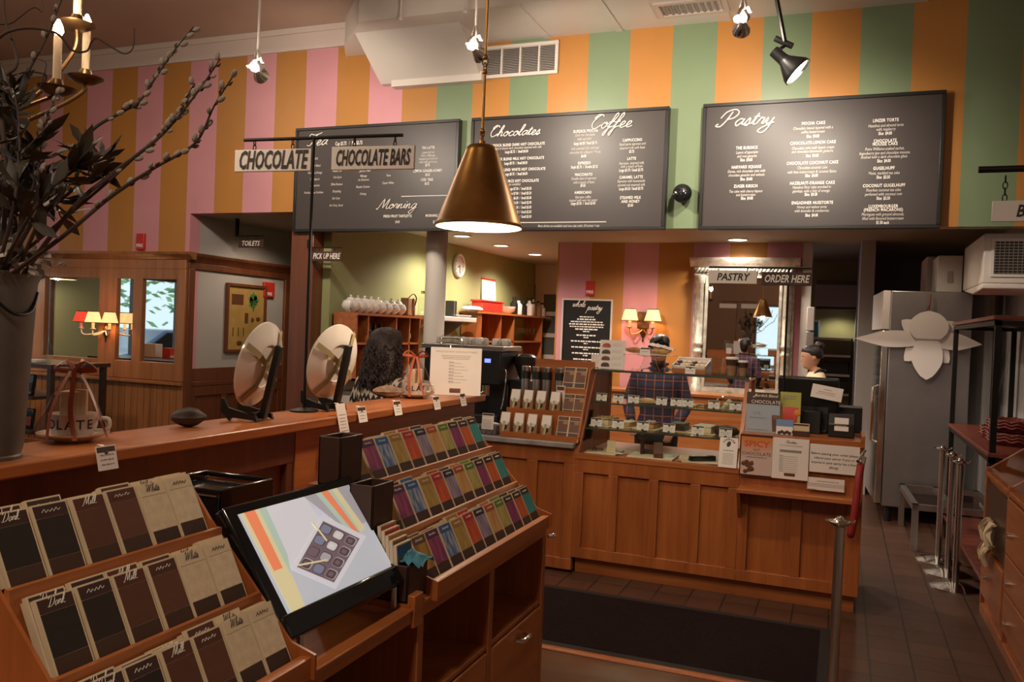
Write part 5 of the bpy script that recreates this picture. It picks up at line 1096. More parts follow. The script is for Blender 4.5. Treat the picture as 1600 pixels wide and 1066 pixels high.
for px, y, nm, lab, sz, mt_, ms, g in ((944, .30, 'layer_cake', 'golden crusted cake slab on the lower glass shelf behind the first tag', (.11, .16, .05), 'tan', 'icing', 'tan'), (978, .30, 'cake_slice', 'yellow layered cake slice on a board, lower glass shelf', (.08, .12, .035), 'icing', 'tan', None), (1012, .30, 'raspberry_torte', 'dark red glazed torte on a board, middle of the lower glass shelf', (.11, .14, .04), 'berry', 'tan', 'icing'),
      (1060, .32, 'chocolate_cake', 'dark chocolate cake bar on a board, lower glass shelf', (.10, .13, .05), 'choc', 'choc', None), (1101, .30, 'cream_cake', 'pale cream cake slab on the lower glass shelf before the fifth tag', (.12, .15, .05), 'icing', 'icing', None)):
    cake_box(nm, lab, (XL_(px, 660, y), FY+y+0.06, z2), random.uniform(-.25, -.1), sz, mt_, ms, 'cake', True, g)
def dome(name, label, loc, r, m, segs=14):
    t = thing(name, label, 'cake', loc); b = MB(); vs = []; fs = []; n = 28; P = [(r*.55, 0), (r*.95, r*.18), (r, r*.45), (r*.75, r*.8), (r*.4, r*.85), (r*.18, r*.7)]
    for rr, z in P:
        for j in range(n): a = 2*PI*j/n; q = rr*(1+0.09*math.cos(a*segs)); vs.append((q*math.cos(a), q*math.sin(a), z))
    for i in range(len(P)-1):
        for j in range(n): fs.append((i*n+j, i*n+(j+1) % n, (i+1)*n+(j+1) % n, (i+1)*n+j))
    b.add(vs, fs); b.build('body', m, t, smooth=70); return t
dome('gugelhupf', 'dark fluted ring cake at the right end of the lower glass shelf', (XL_(1138, 660, .4), FY+.32, z2), 0.075, 'choc', 9)
# upper shelf things
b = MB(); b.lathe([(0, 0.004), (0.07, 0.005), (0.10, 0.016), (0.10, 0.019), (0.07, 0.009), (0, 0.008)], 32, cap=False); o = b.build('serving_plate', 'porc', loc=(XL_(1008, 630, .36), FY+.38, z1)); tag(o, 'white plate with a pastry on the upper glass shelf of the pastry case', 'plate')
t = thing('filled_roll', 'long pale filled roll on the white plate of the upper glass shelf', 'pastry', (XL_(1008, 630, .36), FY+.38, z1+0.012)); b = MB(); b.ball((0, 0, .012), .03, 14, 0, (2.4, .9, .5)); b.build('bread', 'tan', t); b = MB(); b.ball((0.01, 0, .02), .022, 12, 0, (2.3, .8, .4)); b.build('filling', 'icing', t)
for i, (px, l) in enumerate(((975, 'left'), (984, 'right'))):
    b = MB(); b.lathe([(0.02, 0), (0.024, 0.004), (0.028, 0.075), (0.026, 0.075), (0.02, 0.008), (0, 0.006)], 18, cap=False); o = b.build('drinking_glass', 'glass', loc=(XL_(px, 622, .5), FY+.55, z1)); tag(o, 'small clear glass on the upper glass shelf, %s of the pair behind the tags' % l, 'glass', 'glasses on the upper case shelf')
# fluted glass dome over meringues
t = thing('cake_dome', 'ribbed glass cake dome full of pale meringues at the right of the upper shelf', 'cake dome', (XL_(1139, 625, .42), FY+.43, z1))
b = MB(); vs = []; fs = []; n = 48; P = [(0.082, 0.004), (0.085, 0.02), (0.08, 0.06), (0.055, 0.082), (0.012, 0.09)]
for rr, z in P:
    for j in range(n): a = 2*PI*j/n; q = rr*(1+0.03*math.cos(a*12)); vs.append((q*math.cos(a), q*math.sin(a), z))
for i in range(len(P)-1):
    for j in range(n): fs.append((i*n+j, i*n+(j+1) % n, (i+1)*n+(j+1) % n, (i+1)*n+j))
b.add(vs, fs); b.build('glass_cover', 'glass', t); b = MB(); b.lathe([(0.012, 0.088), (0.008, 0.097), (0.015, 0.108), (0.0, 0.118)], 14); b.build('knob', 'glass', t); b = MB(); b.lathe([(0.09, 0), (0.095, 0.004), (0, 0.005)], 32); b.build('base_plate', 'porc', t)
R = random.Random(2)
for k in range(11):
    a = R.uniform(0, 6.28); r = R.uniform(0, .05); m_ = MB(); m_.lathe([(0.018, 0), (0.02, 0.007), (0.012, 0.016), (0, 0.024)], 10)
    o = m_.build('meringue', 'icing', loc=(t.location.x+r*math.cos(a), t.location.y+r*math.sin(a), z1+0.006+0.02*(k//5))); tag(o, 'small pale meringue piled under the ribbed glass dome', 'meringue', 'meringues under the dome')
for i, (px, y, m_) in enumerate(((1095, .40, 'choc'), (1082, .36, 'icing'))):
    cake_box('eclair', ('dark glazed eclair' if i == 0 else 'pale wafer slice')+' lying between tags on the upper glass shelf', (XL_(px, 632, y), FY+y, z1), -0.3, (.07, .03, .02), m_, 'tan', 'pastry', False)
# bottom deck
for i, (px, y, w_) in enumerate(((942, .16, .21), (1018, .16, .30), (1100, .16, .26))):
    x = XL_(px, 715, y); b = MB(); b.box((-w_/2, -.12, 0), (w_/2, .14, .008)); o = b.build('serving_tray', 'cream', bevel=0.002, loc=(x, FY+.19, z0)); tag(o, 'pale paper lined tray on the bottom deck of the pastry case, %s from left' % ORD[i], 'tray', 'trays on the case deck')
zt_ = z0+0.009
def deck(name, label, px, y, build, mats, cat, rot=0):
    b = MB(); build(b); o = b.build(name, mats, bevel=0.0015, loc=(XL_(px, 712, y), FY+y, zt_)); o.rotation_euler = (0, 0, rot); tag(o, label, cat)
deck('chocolate_figure', 'small curled red brown chocolate lobster on the left tray', 930, .18, lambda b: [b.tube(catmull([(-.05, 0, .012), (-.02, .02, .016), (.02, -.015, .018), (.05, .01, .012)], 5), [.008]*16, 8)] + [b.tube([(-.02+.015*k, 0, .012), (-.025+.015*k, .035*s, .016), (-.03+.02*k, .05*s, .004)], .004, 5) for k in range(3) for s in (-1, 1)], 'brown2', 'chocolate')
deck('chocolate_block', 'pale green wrapped bar standing on the left tray', 954, .17, lambda b: (b.box((-.03, -.02, 0), (.03, .04, .03)), b.box((-.025, -.01, .03), (.028, .035, .075))), 'icing', 'chocolate', 0.3)
deck('name_card', 'small pale name card on the left tray', 966, .13, lambda b: b.box((-.03, -.02, 0), (.03, .02, .004)), 'paper', 'card', 0.3)
deck('chocolate_bust', 'dark chocolate tree shaped lolly standing on the middle tray', 1003, .22, lambda b: (b.cyl((0, 0, 0), (0, 0, .10), .013), b.ball((0, 0, .125), .036, 14, 0, (1, .8, .9)), b.ball((.01, 0, .15), .02)), 'choc', 'chocolate')
deck('chocolate_box', 'milk brown chocolate box leaning on the middle tray', 1028, .15, lambda b: b.add([(-.03, -.05, 0), (.03, -.05, 0), (.03, .05, .06), (-.03, .05, .06), (-.03, -.05, .03), (.03, -.05, .03), (.03, .05, .09), (-.03, .05, .09)], [(0,3,2,1),(4,5,6,7),(0,1,5,4),(1,2,6,5),(2,3,7,6),(3,0,4,7)]), 'brown2', 'box', 0.25)
deck('chocolate_crate', 'small dark chocolate crate behind the milk brown box', 1012, .28, lambda b: (b.box((-.045, -.03, 0), (.045, .03, .03)),), 'choc', 'chocolate', 0.1)
deck('name_card', 'small pale name card with a red ribbon on the middle tray', 1046, .12, lambda b: b.box((-.035, -.02, 0), (.03, .02, .004)), 'paper', 'card', 0.1)
deck('chocolate_log', 'long glossy dark chocolate log lying on the right tray', 1098, .16, lambda b: (b.box((-.085, -.018, 0), (.085, .018, .032)), b.box((-.09, -.012, .006), (-.085, .012, .03))), 'gloss', 'chocolate', 0.62)
deck('name_card', 'small pale name card right of the chocolate log', 1112, .08, lambda b: b.box((-.04, -.02, 0), (.04, .02, .004)), 'paper', 'card', -0.1)
deck('pastry_box', 'pale wooden pastry box on the right tray left of the log', 1069, .15, lambda b: b.box((-.03, -.07, 0), (.03, .07, .02)), 'cream', 'box', 0.12)
# leaflet at the right of the deck
def sheet(name, label, c0_, w_, h_, y, m_='paper', group=None, tilt=0, cat='notice'):
    t = thing(name, label, cat, (c0_[0], y, c0_[2]), (math.radians(-tilt), 0, 0), group); b = MB(); b.box((-w_/2, 0, 0), (w_/2, 0.002, h_)); b.build('paper', m_, t); return t
p = CP(1136, 738, -0.004); t = sheet('leaflet', 'tall white leaflet with a cocoa pod emblem at the right end of the case deck', (p.x, 0, 0.80), 0.11, 0.185, FY-0.012, tilt=14)
b = MB(); b.M = Matrix.Translation((0, -0.001, 0.145)) @ Matrix.Rotation(0.4, 4, 'Y'); b.ball((0, 0, 0), 0.017, 12, 0, (.7, .05, 1.1)); b.M = Matrix.Identity(4)
for k in range(4): a = 0.5+k*0.35; b.tube([(0.03*math.cos(a), -0.001, 0.14+0.03*math.sin(a)), (0.042*math.cos(a), -0.001, 0.14+0.042*math.sin(a))], 0.0025, 5); b.tube([(-0.03*math.cos(a), -0.001, 0.14+0.03*math.sin(a)), (-0.042*math.cos(a), -0.001, 0.14+0.042*math.sin(a))], 0.0025, 5)
b.build('emblem', 'inkblack', t)
b = MB(); bars(b, -.03, .03, .105, .006, -.001, 0, 3)
for k in range(8): bars(b, -.035+.003*(k % 3), .035-.003*(k % 2), .085-k*.009, .003, -.001, 0, 10+k)
b.build('small_print', 'inkgrey', t, smooth=0)

# on top of the case
zc = ZT+0.012
def TP(px, y): return atZ(zc, px, 590).x if y is None else atY(FY+y, px, 590).x
t = sheet('photo_card', 'white standing card with four cake photographs on top of the pastry case', (TP(952, .42), 0, zc), 0.185, 0.205, FY+.46, tilt=8)
b = MB(); b.box((-0.185/2, 0.001, 0), (0.185/2, 0.07, 0.003)); b.build('foot', 'glass', t)
for k, m_ in enumerate(('brown2', 'choc', 'brown2', 'choc')): b = MB(); z = 0.165-k*0.046; b.lathe([(0.030, 0), (0.031, 0.012), (0.022, 0.026), (0, 0.03)], 14, (-0.045, -0.001, z-0.012), sy=0.05); b.build('cake_photo', 'berry' if k == 0 else m_, t)
b = MB()
for k in range(4):
    for j in range(3): bars(b, 0.0, 0.07, 0.18-k*0.046-j*0.008, 0.0028, -0.001, 0, k*7+j)
b.build('small_print', 'inkdim', t, smooth=0)
t = sheet('white_card', 'small blank white card behind the photo card, beside the whole pastry board', (TP(925, .5), 0, zc+0.0), 0.08, 0.09, FY+.6)
# tiered glass stand with a wrapped baguette sandwich
sx = TP(1014, .55); t = thing('cake_stand', 'ribbed glass pedestal stand holding the wrapped sandwiches on the case', 'stand', (sx, FY+.55, zc))
b = MB(); vs = []; fs = []; n = 40; P = [(0.075, 0), (0.07, 0.008), (0.05, 0.05), (0.04, 0.095), (0.05, 0.10), (0.09, 0.106), (0.09, 0.110)]
for rr, z in P:
    for j in range(n): a = 2*PI*j/n; q = rr*(1+0.05*math.cos(a*10)); vs.append((q*math.cos(a), q*math.sin(a), z))
for i in range(len(P)-1):
    for j in range(n): fs.append((i*n+j, i*n+(j+1) % n, (i+1)*n+(j+1) % n, (i+1)*n+j))
b.add(vs, fs); b.build('pedestal', 'glass', t); 
b = MB(); b.box((-0.17, -0.09, 0.111), (0.18, 0.07, 0.116)); b.build('tray', 'porc', t, bevel=0.002)
zs_ = zc+0.117
t = thing('wrapped_sandwich', 'cellophane wrapped baguette sandwich at the left of the glass stand', 'sandwich', (sx-0.10, FY+.54, zs_), 0.1); b = MB(); b.ball((0, 0, .024), .034, 16, 0, (2.2, 1, .62)); b.build('bread', 'tan', t); b = MB(); b.ball((.0, -.004, .026), .037, 14, 0, (2.2, 1, .45)); b.build('wrapper', 'cello_t', t)
t = thing('wrapped_sandwich', 'orange baguette sandwich wrapped in white paper hiding the man\'s eyes', 'sandwich', (sx+0.085, FY+.53, zs_), -0.12); b = MB(); b.ball((0, 0, .026), .037, 16, 0, (2.0, 1, .62)); b.build('bread', 'tan', t)
b = MB(); R = random.Random(9); vs = []; n = 14
for i in range(n):
    for j in range(7): u_, a_ = i/(n-1), PI*(.12+.76*j/6); r_ = .040*(math.sin(PI*(.12+.8*u_))**.5)+R.uniform(-.003, .003); vs.append((-.088+.18*u_, -r_*math.cos(a_), .026+.034*(1-u_)+r_*.62*math.sin(a_)+R.uniform(-.006, .006)))
b.add(vs, [(i*7+j, (i+1)*7+j, (i+1)*7+j+1, i*7+j+1) for i in range(n-1) for j in range(6)]); b.build('paper_wrap', 'paper', t, smooth=0)
t = thing('case_tag', 'white price tag between the two wrapped sandwiches on the glass stand', 'price tag', (sx-0.015, FY+.45, zs_-0.008), (math.radians(-10), 0, 0)); b = MB(); b.box((-.035, 0, 0), (.035, .0015, .055), 0); b.box((-.032, -.0006, .042), (.032, 0, .052), 1); b.build('card', ['paper', 'brown'], t); b = MB(); bars(b, -.025, .025, .025, .004, -.001, 0, 3); b.build('small_print', 'inkgrey', t, smooth=0)
# open box of macarons
t = thing('macaron_box', 'open white lined box of macarons standing tilted on the case top', 'box', (TP(1080, .5), FY+.50, zc), (math.radians(0), 0, -0.06))
b = MB(); b.prismX([(-.09, 0), (.10, 0), (.10, .075), (-.09, .03)], -.115, .115); b.build('base', 'cherry_x', t, bevel=0.002)
b = MB(); b.M = Matrix.Translation((0, -.09, .031)) @ Matrix.Rotation(math.atan2(.045, .19), 4, 'X')
b.box((-.115, 0, 0), (.115, .2, .003)); b.box((-.115, 0, 0), (.115, .012, .02)); b.box((-.115, .188, 0), (.115, .2, .03)); b.box((-.115, 0, 0), (-.105, .2, .024)); b.box((.105, 0, 0), (.115, .2, .024)); b.build('paper_lining', 'paper', t)
for k in range(12):
    b = MB(); mx_, my_ = -.085+(k % 6)*.034, .045+(k//6)*.075; b.M = Matrix.Translation((0, -.09, .031)) @ Matrix.Rotation(math.atan2(.045, .19), 4, 'X'); b.lathe([(0.012, 0), (0.018, .004), (.018, .008), (.016, .010), (.018, .013), (.018, .017), (.011, .021), (0, .022)], 14, (mx_, my_, .004)); o = b.build('macaron', 'icing' if k % 3 else 'brown2'); o.location = t.location; o.rotation_euler = t.rotation_euler; tag(o, 'round macaron in the open white lined box', 'macaron', 'macarons in the open box')
t2 = thing('case_tag', 'white price tag leaning on the macaron box', 'price tag', (TP(1078, .40), FY+.398, zc), (math.radians(-10), 0, 0)); b = MB(); b.box((-.034, 0, 0), (.034, .0015, .05), 0); b.box((-.031, -.0006, .04), (.031, 0, .048), 1); b.ball((0, 0, .038), .007, 8, 1, (1, .1, 1)); b.build('card', ['paper', 'brown'], t2); b = MB(); bars(b, -.025, .025, .022, .004, -.001, 0, 3); b.build('small_print', 'inkgrey', t2, smooth=0)
b = MB(); b.lathe([(0.032, 0), (0.034, 0.004), (0.045, 0.115), (0.042, 0.115), (0.031, 0.008), (0, 0.006)], 24, cap=False); o = b.build('plastic_cup', 'glass', loc=(TP(1119, .5), FY+.5, zc)); tag(o, 'empty clear plastic cup beside the macaron box', 'cup')
for px, s_, l in ((1143, 1.0, 'larger brown paper coffee cup with a white lid on the case top'), (1160, 0.84, 'smaller brown paper coffee cup with a white lid, right end of the case top')):
    t = thing('coffee_cup', l, 'cup', (TP(px, .5), FY+.50, zc))
    b = MB(); b.lathe([(0.029*s_, 0), (0.030*s_, 0.003), (0.041*s_, 0.112*s_), (0, 0.113*s_)], 24); b.build('paper_body', 'kraft', t)
    b = MB(); b.lathe([(0.0375*s_, 0.068*s_), (0.0418*s_, 0.105*s_)], 24, cap=False); b.build('brown_band', 'brown', t)
    b = MB(); b.lathe([(0.044*s_, 0.110*s_), (0.044*s_, 0.116*s_), (0.041*s_, 0.124*s_), (0.038*s_, 0.122*s_), (0, 0.121*s_)], 24); b.build('lid', 'paper', t)

# till end of the counter
t = thing('till_counter', 'cherry panelled till counter with a narrow ledge, right end of the order counter', 'counter', (CX1, FY, 0))
Wt = CX2-CX1
b = MB(); panelled(b, 0.0, Wt-0.02, 0.11, 1.0, 0.024, 2, 0.06, 0.34, 0.07); b.box((Wt-0.07, 0.0, 0.11), (Wt, 0.06, 1.0)); b.build('panelled_front', ['cherry', 'cherry'], t, bevel=0.003)
b = MB(); b.box((0, 0.07, 0), (Wt-0.02, 0.12, 0.11)); b.box((0.0, 0.054, 0.11), (Wt, 0.80, 0.985)); b.build('body', 'cherry_x', t)
b = MB(); b.box((0, -0.01, 0.985), (Wt, 0.80, 1.02)); b.box((Wt-0.02, -0.01, 1.02), (Wt, 0.3, 1.055)); b.build('top', 'cherry_x', t, bevel=0.003)
b = MB(); b.box((0.004, -0.15, 0.675), (Wt-0.01, 0.01, 0.70)); b.build('front_ledge', 'cherry_x', t, bevel=0.003)
b = MB(); b.prismX([(-0.13, 0.675), (0.0, 0.675), (0.0, 0.5), (-0.02, 0.52)], 0.0, 0.02); b.build('ledge_bracket', 'cherry', t)
# notices taped on its front
def front_sheet(label, x0, y0, x1, y1, y=FY-0.006, m_='paper', name='notice', cat='notice'):
    a, c = atY(y, x0, y0), atY(y, x1, y1); w_, h_ = c.x-a.x, a.z-c.z
    return sheet(name, label, ((a.x+c.x)/2, 0, c.z), w_, h_, y, m_, 'notices on the till counter', cat=cat), w_, h_
t, w_, h_ = front_sheet('framed orange to pink poster reading SPICY HOT CHOCOLATE, leftmost on the till counter front', 1157, 678, 1207, 748, FY-0.03, 'darkwood', 'poster', 'poster')
mp, Np, Lp, bp_ = new_mat('poster_blend'); tc = Np.new('ShaderNodeTexCoord'); sp = Np.new('ShaderNodeSeparateXYZ'); rp = Np.new('ShaderNodeValToRGB'); Lp.new(tc.outputs['Generated'], sp.inputs[0]); Lp.new(sp.outputs[2], rp.inputs[0]); Lp.new(rp.outputs[0], bp_.inputs[0])
rp.color_ramp.elements[0].color = (0.60, 0.45, 0.42, 1); rp.color_ramp.elements[0].position = .45; rp.color_ramp.elements[1].color = (0.62, 0.20, 0.04, 1); rp.color_ramp.elements[1].position = .95
b = MB(); b.box((-w_/2+.008, -.003, .012), (w_/2-.008, -.001, h_-.012)); b.build('print', mp, t)
b = MB(); b.text('SPICY', .05, (0, -.0035, h_-.055), bold=.03, squash=1.15); b.build('orange_lettering', mat('orange_ink', (0.55, 0.10, 0.02), .5), t, smooth=0)
b = MB(); b.text('HOT', .018, (0, -.0035, h_-.09)); b.text('CHOCOLATE', .028, (0, -.0035, h_-.115)); bars(b, -.06, .06, h_-.135, .004, -.0035, 0, 1); b.build('lettering', 'inkblack', t, smooth=0)
b = MB(); R = random.Random(6)
for k in range(16): b.ball((-.045+R.uniform(-.035, .035), -.004, .055+R.uniform(-.025, .035)), R.uniform(.008, .016), 8, 0, (1, .1, 1))
b.build('pictured_spices', 'brown2', t)
t, w_, h_ = front_sheet('white price list notice with a dark block at its foot, middle of the till front', 1208, 683, 1262, 752, FY-0.036)
b = MB(); script_mb(b, 'Chocolates', .007, (0, -.001, h_-.03), .0008); b.text('HOT CHOCOLATE BLEND', .011, (0, -.001, h_-.045)); b.box((-w_*.3, -.0008, h_-.085), (w_*.3, 0, h_-.07))
for k in range(8): bars(b, -w_*.3, -w_*.3+.02, h_-.105-k*.013, .003, -.001, 0, k); bars(b, -w_*.3, w_*.2, h_-.110-k*.013, .002, -.001, 0, 9+k)
b.build('small_print', 'inkgrey', t, smooth=0); b = MB(); b.box((-.032, -.001, .018), (.03, 0, .036)); b.build('dark_logo_block', 'brown2', t)
t, w_, h_ = front_sheet('large white allergy notice with black print, rightmost on the till counter front', 1266, 693, 1342, 744, FY-0.030)
b = MB()
for k, s in enumerate(('Before placing your order please', 'inform your server if you or', 'anyone in your party has a food', 'allergy.')): b.text(s, .0195, (0, -.001, h_-.055-k*.026), bold=.006)
b.build('lettering', 'inkblack', t, smooth=0)
t, w_, h_ = front_sheet('small white licence paper below the large allergy notice', 1262, 745, 1319, 770, FY-0.028)
b = MB(); bars(b, -.05, .07, h_-.02, .004, -.001, 0, 3); [bars(b, -.11, .10, h_-.035-k*.008, .0025, -.001, 0, 5+k) for k in range(3)]; bars(b, -.11, -.05, h_-.07, .004, -.001, 0, 9); b.build('small_print', 'inkgrey', t, smooth=0)
# on the till counter
zt = 1.022
def tp(px, y): return atY(FY+y, px, 660).x
a, c = atY(FY+.10, 1167, 612), atY(FY+.10, 1217, 674)
t = sheet('poster_stand', 'standing brown and blue card reading Burdick Blend CHOCOLATE on the till counter', ((a.x+c.x)/2, 0, zt), c.x-a.x, a.z-zt, FY+.10, mat('pale_blue_card', (0.34, 0.40, 0.48), .5), None, 6); w_, h_ = c.x-a.x, a.z-zt
b = MB(); b.box((-w_/2, -.0012, h_*.70), (w_/2, 0, h_)); b.build('brown_header', 'brown', t); b = MB(); script_mb(b, 'a', .012, (-w_*.3, -.002, h_*.86), .001); b.text('Burdick Blend', .024, (.015, -.002, h_*.92), shear=.2); b.text('CHOCOLATE', .029, (.015, -.002, h_*.76)); b.build('header_lettering', 'ink', t, smooth=0)
b = MB(); b.text('5.75', .026, (-.035, -.002, h_*.47)); bars(b, -.08, .02, h_*.36, .005, -.002, 0, 2); bars(b, -.09, .03, h_*.06, .006, -.002, 0, 3); b.build('small_print', 'inkgrey', t, smooth=0); b = MB(); b.lathe([(.014, 0), (.02, .07), (.022, .10), (0, .102)], 14, (.075, -.002, .01), sy=.05); b.build('pictured_mug', 'brown2', t)
a, c = atY(FY+.16, 1219, 612), atY(FY+.16, 1250, 658)
t = sheet('poster_stand', 'standing green card with a red iced drink on the till counter', ((a.x+c.x)/2, 0, zt), c.x-a.x, a.z-zt, FY+.16, mat('lime_card', (0.42, 0.42, 0.08), .5), None, 5); w_, h_ = c.x-a.x, a.z-zt
b = MB(); b.lathe([(.04, .06), (.05, .16), (0, .165)], 18, (0, -.002, 0), sy=.04); b.build('pictured_drink', 'red', t); b = MB(); b.ball((.045, -.003, .13), .02, 10, 0, (1, .1, 1)); b.build('pictured_fruit', mat('orange_fruit', (.7, .25, .03), .5), t); b = MB(); bars(b, -.045, .04, h_*.9, .006, -.002, 0, 4); bars(b, -.045, .03, h_*.84, .006, -.002, 0, 5); b.build('small_print', 'inkgrey', t, smooth=0)
a, c = atY(FY+.05, 1213, 655), atY(FY+.05, 1239, 682)
t = sheet('postcard', 'small standing postcard with blue sky and dark shapes on the till counter', ((a.x+c.x)/2, 0, zt), c.x-a.x, a.z-zt, FY+.05, mat('sky_card', (.16, .27, .48), .5), None, 6); w_, h_ = c.x-a.x, a.z-zt; b = MB(); b.box((-w_/2+.002, -.001, .002), (w_/2-.002, 0, h_*.55)); b.build('pale_half', 'paper', t); b = MB(); [b.ball((-.03+.015*k, -.001, .012+.006*(k % 2)), .011, 8, 0, (1, .06, 1)) for k in range(5)]; b.build('pictured_chocolates', 'choc', t)
t = thing('card_box', 'small cream card holder with a brown band on the till counter', 'holder', (tp(1252, .07), FY+.08, zt)); b = MB(); b.box((-.05, -.03, 0), (.05, .03, .03)); b.build('base', 'brown', t); b = MB(); b.box((-.048, -.02, .03), (.048, 0, .075), 0); b.box((-.044, -.0208, .062), (.044, -.02, .072), 1); b.build('card', ['cream', 'brown'], t)
# till terminal
t = thing('till_terminal', 'black touch screen till terminal seen from behind on the till counter', 'till', (tp(1262, .42), FY+.42, zt), -0.12)
b = MB(); b.prismX([(-.10, 0), (.12, 0), (.12, .02), (.03, .05), (.02, .20), (-.03, .20), (-.04, .05), (-.10, .02)], -.13, .13); b.build('foot', 'black', t, bevel=.006)
b = MB(); b.M = Matrix.Translation((0, 0, .15)) @ Matrix.Rotation(math.radians(12), 4, 'X'); b.box((-.185, -.03, -.05), (.185, .02, .20)); b.build('screen_housing', 'black', t, bevel=.01)
b = MB(); b.box((-.08, -.16, .0), (.10, -.08, .14)); b.build('customer_display_box', 'black', t, bevel=.004)
t = thing('receipt_printer', 'black receipt printer with a white paper slip at the right end of the till counter', 'printer', (tp(1315, .2), FY+.22, zt)); b = MB(); b.prismX([(-.07, 0), (.09, 0), (.09, .12), (0, .14), (-.07, .08)], -.075, .075); b.build('body', 'black', t, bevel=.006); b = MB(); b.M = Matrix.Translation((0, -.074, .04)) @ Matrix.Rotation(math.radians(-12), 4, 'X'); b.box((-.04, -.002, 0), (.04, 0, .08)); b.build('paper_slip', 'paper', t); b = MB(); bars(b, -.03, .03, .075, .004, -.082, 0, 2); b.build('small_print', 'inkgrey', t, smooth=0)
p = atY(FY+.36, 1292, 614); p = atY(FY+.30, 1292, 614); t = thing('taped_note', 'tilted white note taped on the back of the till screen', 'notice', p, (math.radians(-8), math.radians(8), -0.1)); b = MB(); b.box((-.092, 0, -.042), (.092, .0015, .042)); b.build('paper', 'paper', t); b = MB(); bars(b, -.02, .03, .018, .004, -.001, 0, 1); bars(b, -.05, .05, 0, .004, -.001, 0, 2); bars(b, -.06, .05, -.012, .003, -.001, 0, 3); b.build('small_print', 'inkgrey', t, smooth=0)
b = MB(); b.box((-.14, -.09, 0), (.14, .12, .16)); b.box((-.1, -.095, .05), (.1, -.09, .13)); o = b.build('cash_drawer', 'black', bevel=.006, loc=(tp(1310, .6), FY+.58, zt)); tag(o, 'boxy black machine behind the receipt printer on the till counter', 'machine')

# things on the marble counter: two step rack of bags, bar rack, canisters
zm = 0.864
def mp_(px, y): return atY(FY+y, px, 650).x
RX0, RX1 = mp_(786, .06), -1.585
t = thing('bag_rack', 'wooden step rack with a high back holding bags and brown bars on the marble counter', 'display rack', ((RX0+RX1)/2, FY+.02, zm))
hw = (RX1-RX0)/2
b = MB(); b.prismX([(0, 0), (0, .035), (.012, .035), (.012, .012), (.10, .012), (.10, .19), (.112, .19), (.112, .165), (.20, .165), (.20, .20), (.31, .20), (.31, 0)], -hw, hw); b.box((hw-.20, .201, .20), (hw-.013, .31, .343)); b.build('stepped_body', 'cherry_x', t)
b = MB(); b.box((-hw*0.55, .312, 0), (hw*1.0, .327, .53)); b.build('back_board', 'cherry_x', t)
b = MB(); b.prismX([(-.01, 0), (.02, .06), (.22, .47), (.327, .50), (.327, 0)], hw-.012, hw); b.build('side_cheek', 'cherry', t)
def roast_bag(label, x, y, z):
    t = thing('kraft_bag', label, 'bag', (x, y, z), random.uniform(-.06, .06), 'kraft bags on the step rack')
    b = MB(); b.add([(-.036,-.026,0),(.036,-.026,0),(.036,.026,0),(-.036,.026,0),(-.039,-.028,.07),(.039,-.028,.07),(.039,.028,.07),(-.039,.028,.07),(-.037,-.006,.15),(.037,-.006,.15),(.037,.006,.15),(-.037,.006,.15)], [(3,2,1,0),(0,1,5,4),(1,2,6,5),(2,3,7,6),(3,0,4,7),(4,5,9,8),(5,6,10,9),(6,7,11,10),(7,4,8,11),(8,9,10,11)]); b.build('bag', 'kraft', t, bevel=.002)
    b = MB(); b.add([(-.033,-.0290,.085),(.033,-.0290,.085),(.031,-.0078,.148),(-.031,-.0078,.148)], [(0,1,2,3)]); b.add([(-.033,-.0300,.085),(.033,-.0300,.085),(0.02,-.031,.066),(-.02,-.031,.066)], [(0,1,2,3)]); b.build('paper_label', 'paper', t, smooth=0)
    b = MB(); b.ball((0, -.029, .05), .017, 10, 0, (1, .12, 1)); b.build('window', 'choc', t)
    b = MB(); b.add([(-.010,-.0325,.092),(.006,-.0325,.092),(0.002,-.034,.045),(-.012,-.034,-.005),(-.018,-.034,.012),(-.014,-.034,.045)], [(0,1,2,3,4,5)]); b.build('ribbon', 'mint', t, smooth=0)
for i, px in enumerate((792, 813, 834, 856)): roast_bag('kraft bag in the front row of the step rack, %s from left' % ORD[i], mp_(px, .07), FY+.02+.045, zm+.014)
for i, px in enumerate((806, 826, 846, 868)): roast_bag('kraft bag in the back row of the step rack, %s from left' % ORD[i], mp_(px, .17), FY+.02+.15, zm+.167)
t = thing('tin_box', 'small white lettered tin standing between the upper kraft bags', 'tin', (mp_(874, .2), FY+.215, zm+.167)); b = MB(); b.box((-.03, -.012, 0), (.03, .012, .19)); b.build('body', 'paper', t); b = MB(); b.box((-.026, -.013, .16), (.026, -.012, .185)); b.build('brown_band', 'brown2', t)
# brown bars in three rows at the right of the rack, leaning
k_ = 0
for r, (y, z) in enumerate(((.045, .02), (.145, .165), (.225, .345))):
    for j, px in enumerate(((879, 897), (887, 904), (886, 904))[r]):
        x = mp_(px, y+.02)
        t = thing('chocolate_bar', 'milk brown chocolate bar in the %s row of the step rack, %s one' % (('front', 'middle', 'top')[r], ('left', 'right')[j]), 'chocolate bar', (min(x, RX1-.052), FY+.02+y-.015, zm+z), (math.radians(-20), 0, 0), 'brown bars on the step rack')
        b = MB(); b.box((-.039, 0, 0), (.039, .02, .15)); b.build('carton', 'cream', t)
        b = MB(); b.box((-.035, -.001, .04), (.035, 0, .118), 0); b.box((-.035, -.001, .004), (.035, 0, .036), 1); b.box((-.035, -.001, .122), (.035, 0, .146), 1); b.box((.0, -.0016, .095), (.032, -.001, .125), 2); b.build('front_cover', ['brown2', 'brown', 'kraft'], t, smooth=0)
        b = MB(); scribble(b, .04, .008, (-.002, -.0018, .134), .0007, 'XZ', 0, r+j); b.build('lettering', 'inkdim', t)
